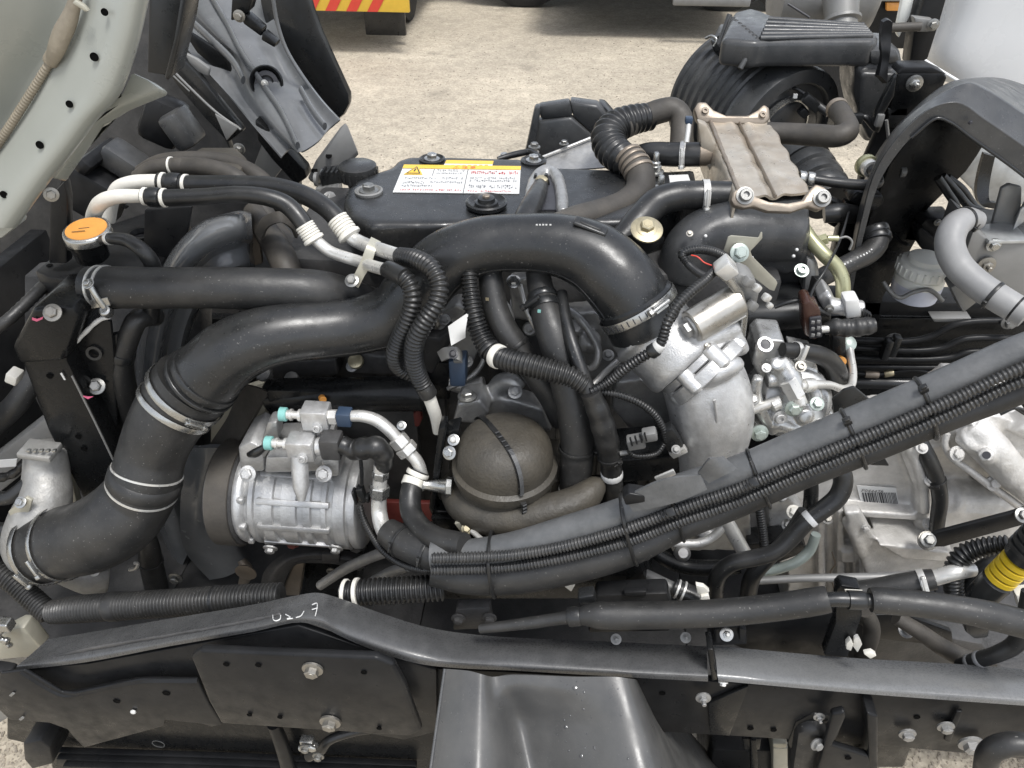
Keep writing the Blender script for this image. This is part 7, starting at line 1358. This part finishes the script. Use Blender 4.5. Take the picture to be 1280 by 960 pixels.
for k in range(3):
    b = B().slab([(62+8*k, 940+9*k), (300, 948+9*k), (520, 958+9*k), (520, 964+9*k), (300, 955+9*k), (62+8*k, 947+9*k)], .012, .66+.012*(2-k)); obj('leaf', b, 'satin_paint', t, bevel=.0015)
b = B().slab([(28, 930), (50, 926), (62, 935), (66, 955), (40, 962), (30, 950)], .06, .64); obj('spring_clamp', b, 'satin_paint', t, bevel=.004)
t = hose('stay_bar', [(342, 905, .66, 8), (352, 930, .66, 9), (362, 965, .66, 9)], 'satin_paint', 'short grey-black bar dropping behind the side plate', 'bar')
t = hose('brake_hose', [(386, 945, .63, 7), (400, 938, .63, 7), (412, 925, .635, 6), (440, 915, .65, 6), (470, 910, .67, 6)], 'rubber', 'black brake hose with a bright fitting under the side plate', 'hose', step=.004)
b = B(); b.cyl(P(375, 935, .62), P(396, 932, .62), .006, 12); b.pbox(385, 928, .62, 16, 10, 18); b.lathe(P(390, 934, .612), OUT, [(0, .009), (.004, .009), (.006, .006)], 6); obj('fitting', b, 'zinc', t, bevel=.001)
for x, y in ((382, 935), (398, 945)): bolt(t, x, y, .61, 5, OUT, 'zinc')
# mudguard
t = thing('mudguard', 'smooth grey-black moulded mudguard with a rounded ridge and water drops at bottom centre', 'mudguard', P(690, 960, .55))
def mg(f):
    y = 840+f*190
    xs = [556-17*f*1.58, 570-17*f*1.5, 588-12*f*1.5, 603-6*f, 617+12*f, 634+42*f, 662+40*f, 720+30*f, 768+32*f, 786+58*f, 800+95*f, 815+170*f]
    k = min(1, max(0, (f*190-4)/60.)); k = k*k*(3-2*k)
    dv = [.02, .004, -.014, -.024, -.004, .075*k+.0, .070*k-.004, .028*k-.010, -.014, -.006, .24, .55]
    ys = [y-4, y-3, y-1, y+3, y+6, y+4, y+4, y+6, y+6, y+8, y+12, y+22]
    base = .615-.17*f
    return [(x, yy, base+d*.42) for x, yy, d in zip(xs, ys, dv)]
b = B().shell([mg(f) for f in (0, .08, .18, .3, .45, .62, .8, 1.0)], .004, 5); ms = obj('shell', b, 'mud_plastic' if 'mud_plastic' in MATS else 'moulded', t, smooth=60)
b = B().tube([(556-27*f, 836+190*f, .623-.17*f, 2) for f in (0, .2, .4, .6, .8, 1)]); obj('edge_lip', b, 'worn_paint', t)
b = B(); rr = random.Random(8)
for k in range(70):
    f = rr.uniform(.02, .62); row = mg(f); u = rr.uniform(6.3, 8.9); i0 = int(u); g = u-i0
    q = tuple(a_+(c_-a_)*g for a_, c_ in zip(row[i0], row[i0+1])); r_ = rr.uniform(.0008, .0034)*(1 if rr.random() < .35 else .5)
    b.lathe(P(*q)+Vector((0, -.39, .92))*.0004, Vector((0, -.39, .92)), [(-.0003, r_), (.0003, r_*.85), (.0006, r_*.3)], 9)
obj('water_drops', b, 'drop', t, kind='stuff')
# right end: hanger, bump rubber, cross hose
t = thing('spring_hanger', 'black channel shaped hanger below the rail with a curled lip', 'hanger', P(1065, 950, .62))
b = B(); b.slab([(1040, 894), (1056, 890), (1058, 896), (1048, 920), (1040, 932), (1086, 946), (1092, 960), (1086, 1000), (1010, 1000), (1026, 950)], .012, .615); b.slab([(1084, 892), (1098, 896), (1098, 1000), (1080, 1000), (1086, 940)], .05, .615); b.slab([(1050, 894), (1090, 894), (1088, 946), (1046, 930)], .008, .66); obj('channel', b, 'satin_paint', t, bevel=(.004, 3)); hole(t, 1060, 947, .614, 4)
t = thing('bump_rubber', 'rounded rubber bush with a bolt beside the hanger', 'bush', P(1010, 950, .66))
b = B(); b.slab([(990, 960), (996, 920), (1012, 912), (1034, 914), (1036, 930), (1022, 980), (990, 990)], .05, .63); obj('bush', b, 'soft_rubber', t, bevel=.012); bolt(t, 1021, 930, .622, 6, Vector((.3, -.8, .3)), 'grey_steel')
b = B().slab([(984, 930), (994, 904), (1016, 892), (1042, 896), (1036, 906), (1014, 906), (1000, 922), (994, 950)], .06, .645); obj('arch_recess', b, 'black_paint', t, bevel=.006)
t = thing('drop_link', 'thin black vertical link below the rail between two gravel patches', 'link', P(940, 950, .72))
b = B(); b.slab([(928, 924), (952, 924), (950, 938), (930, 938)], .04, .70); b.slab([(938, 926), (946, 926), (950, 1000), (940, 1000)], .02, .69); obj('link', b, 'black_paint', t, bevel=.003)
b = B(); b.slab([(966, 930), (984, 930), (984, 936), (966, 936)], .02, .7); b.slab([(966, 936), (994, 936), (990, 1000), (966, 1000)], .05, .72); obj('bracket', b, 'khaki_metal', t, bevel=.004)
b = B().slab([(890, 938), (972, 940), (972, 1010), (880, 1010)], .3, .74); obj('axle_beam', b, 'satin_paint', label='dull dark axle beam at the very bottom between mudguard and hanger', cat='axle', bevel=.01)
hose('rubber_loop', [(1232, 990, .56, 14), (1232, 960, .56, 14), (1240, 938, .56, 14.5), (1262, 930, .56, 14.5), (1300, 932, .56, 14)], 'soft_rubber', 'fat grey-black hose loop cut by the lower right corner', 'hose', seg=24)

# ------------------------------------------------------------------ added dark tray and walls that make the shade under the bay
t = thing('shade_tray', 'dark tray added under the engine to give the shade between the parts', 'shade_tray', (0, 1.2, .3))
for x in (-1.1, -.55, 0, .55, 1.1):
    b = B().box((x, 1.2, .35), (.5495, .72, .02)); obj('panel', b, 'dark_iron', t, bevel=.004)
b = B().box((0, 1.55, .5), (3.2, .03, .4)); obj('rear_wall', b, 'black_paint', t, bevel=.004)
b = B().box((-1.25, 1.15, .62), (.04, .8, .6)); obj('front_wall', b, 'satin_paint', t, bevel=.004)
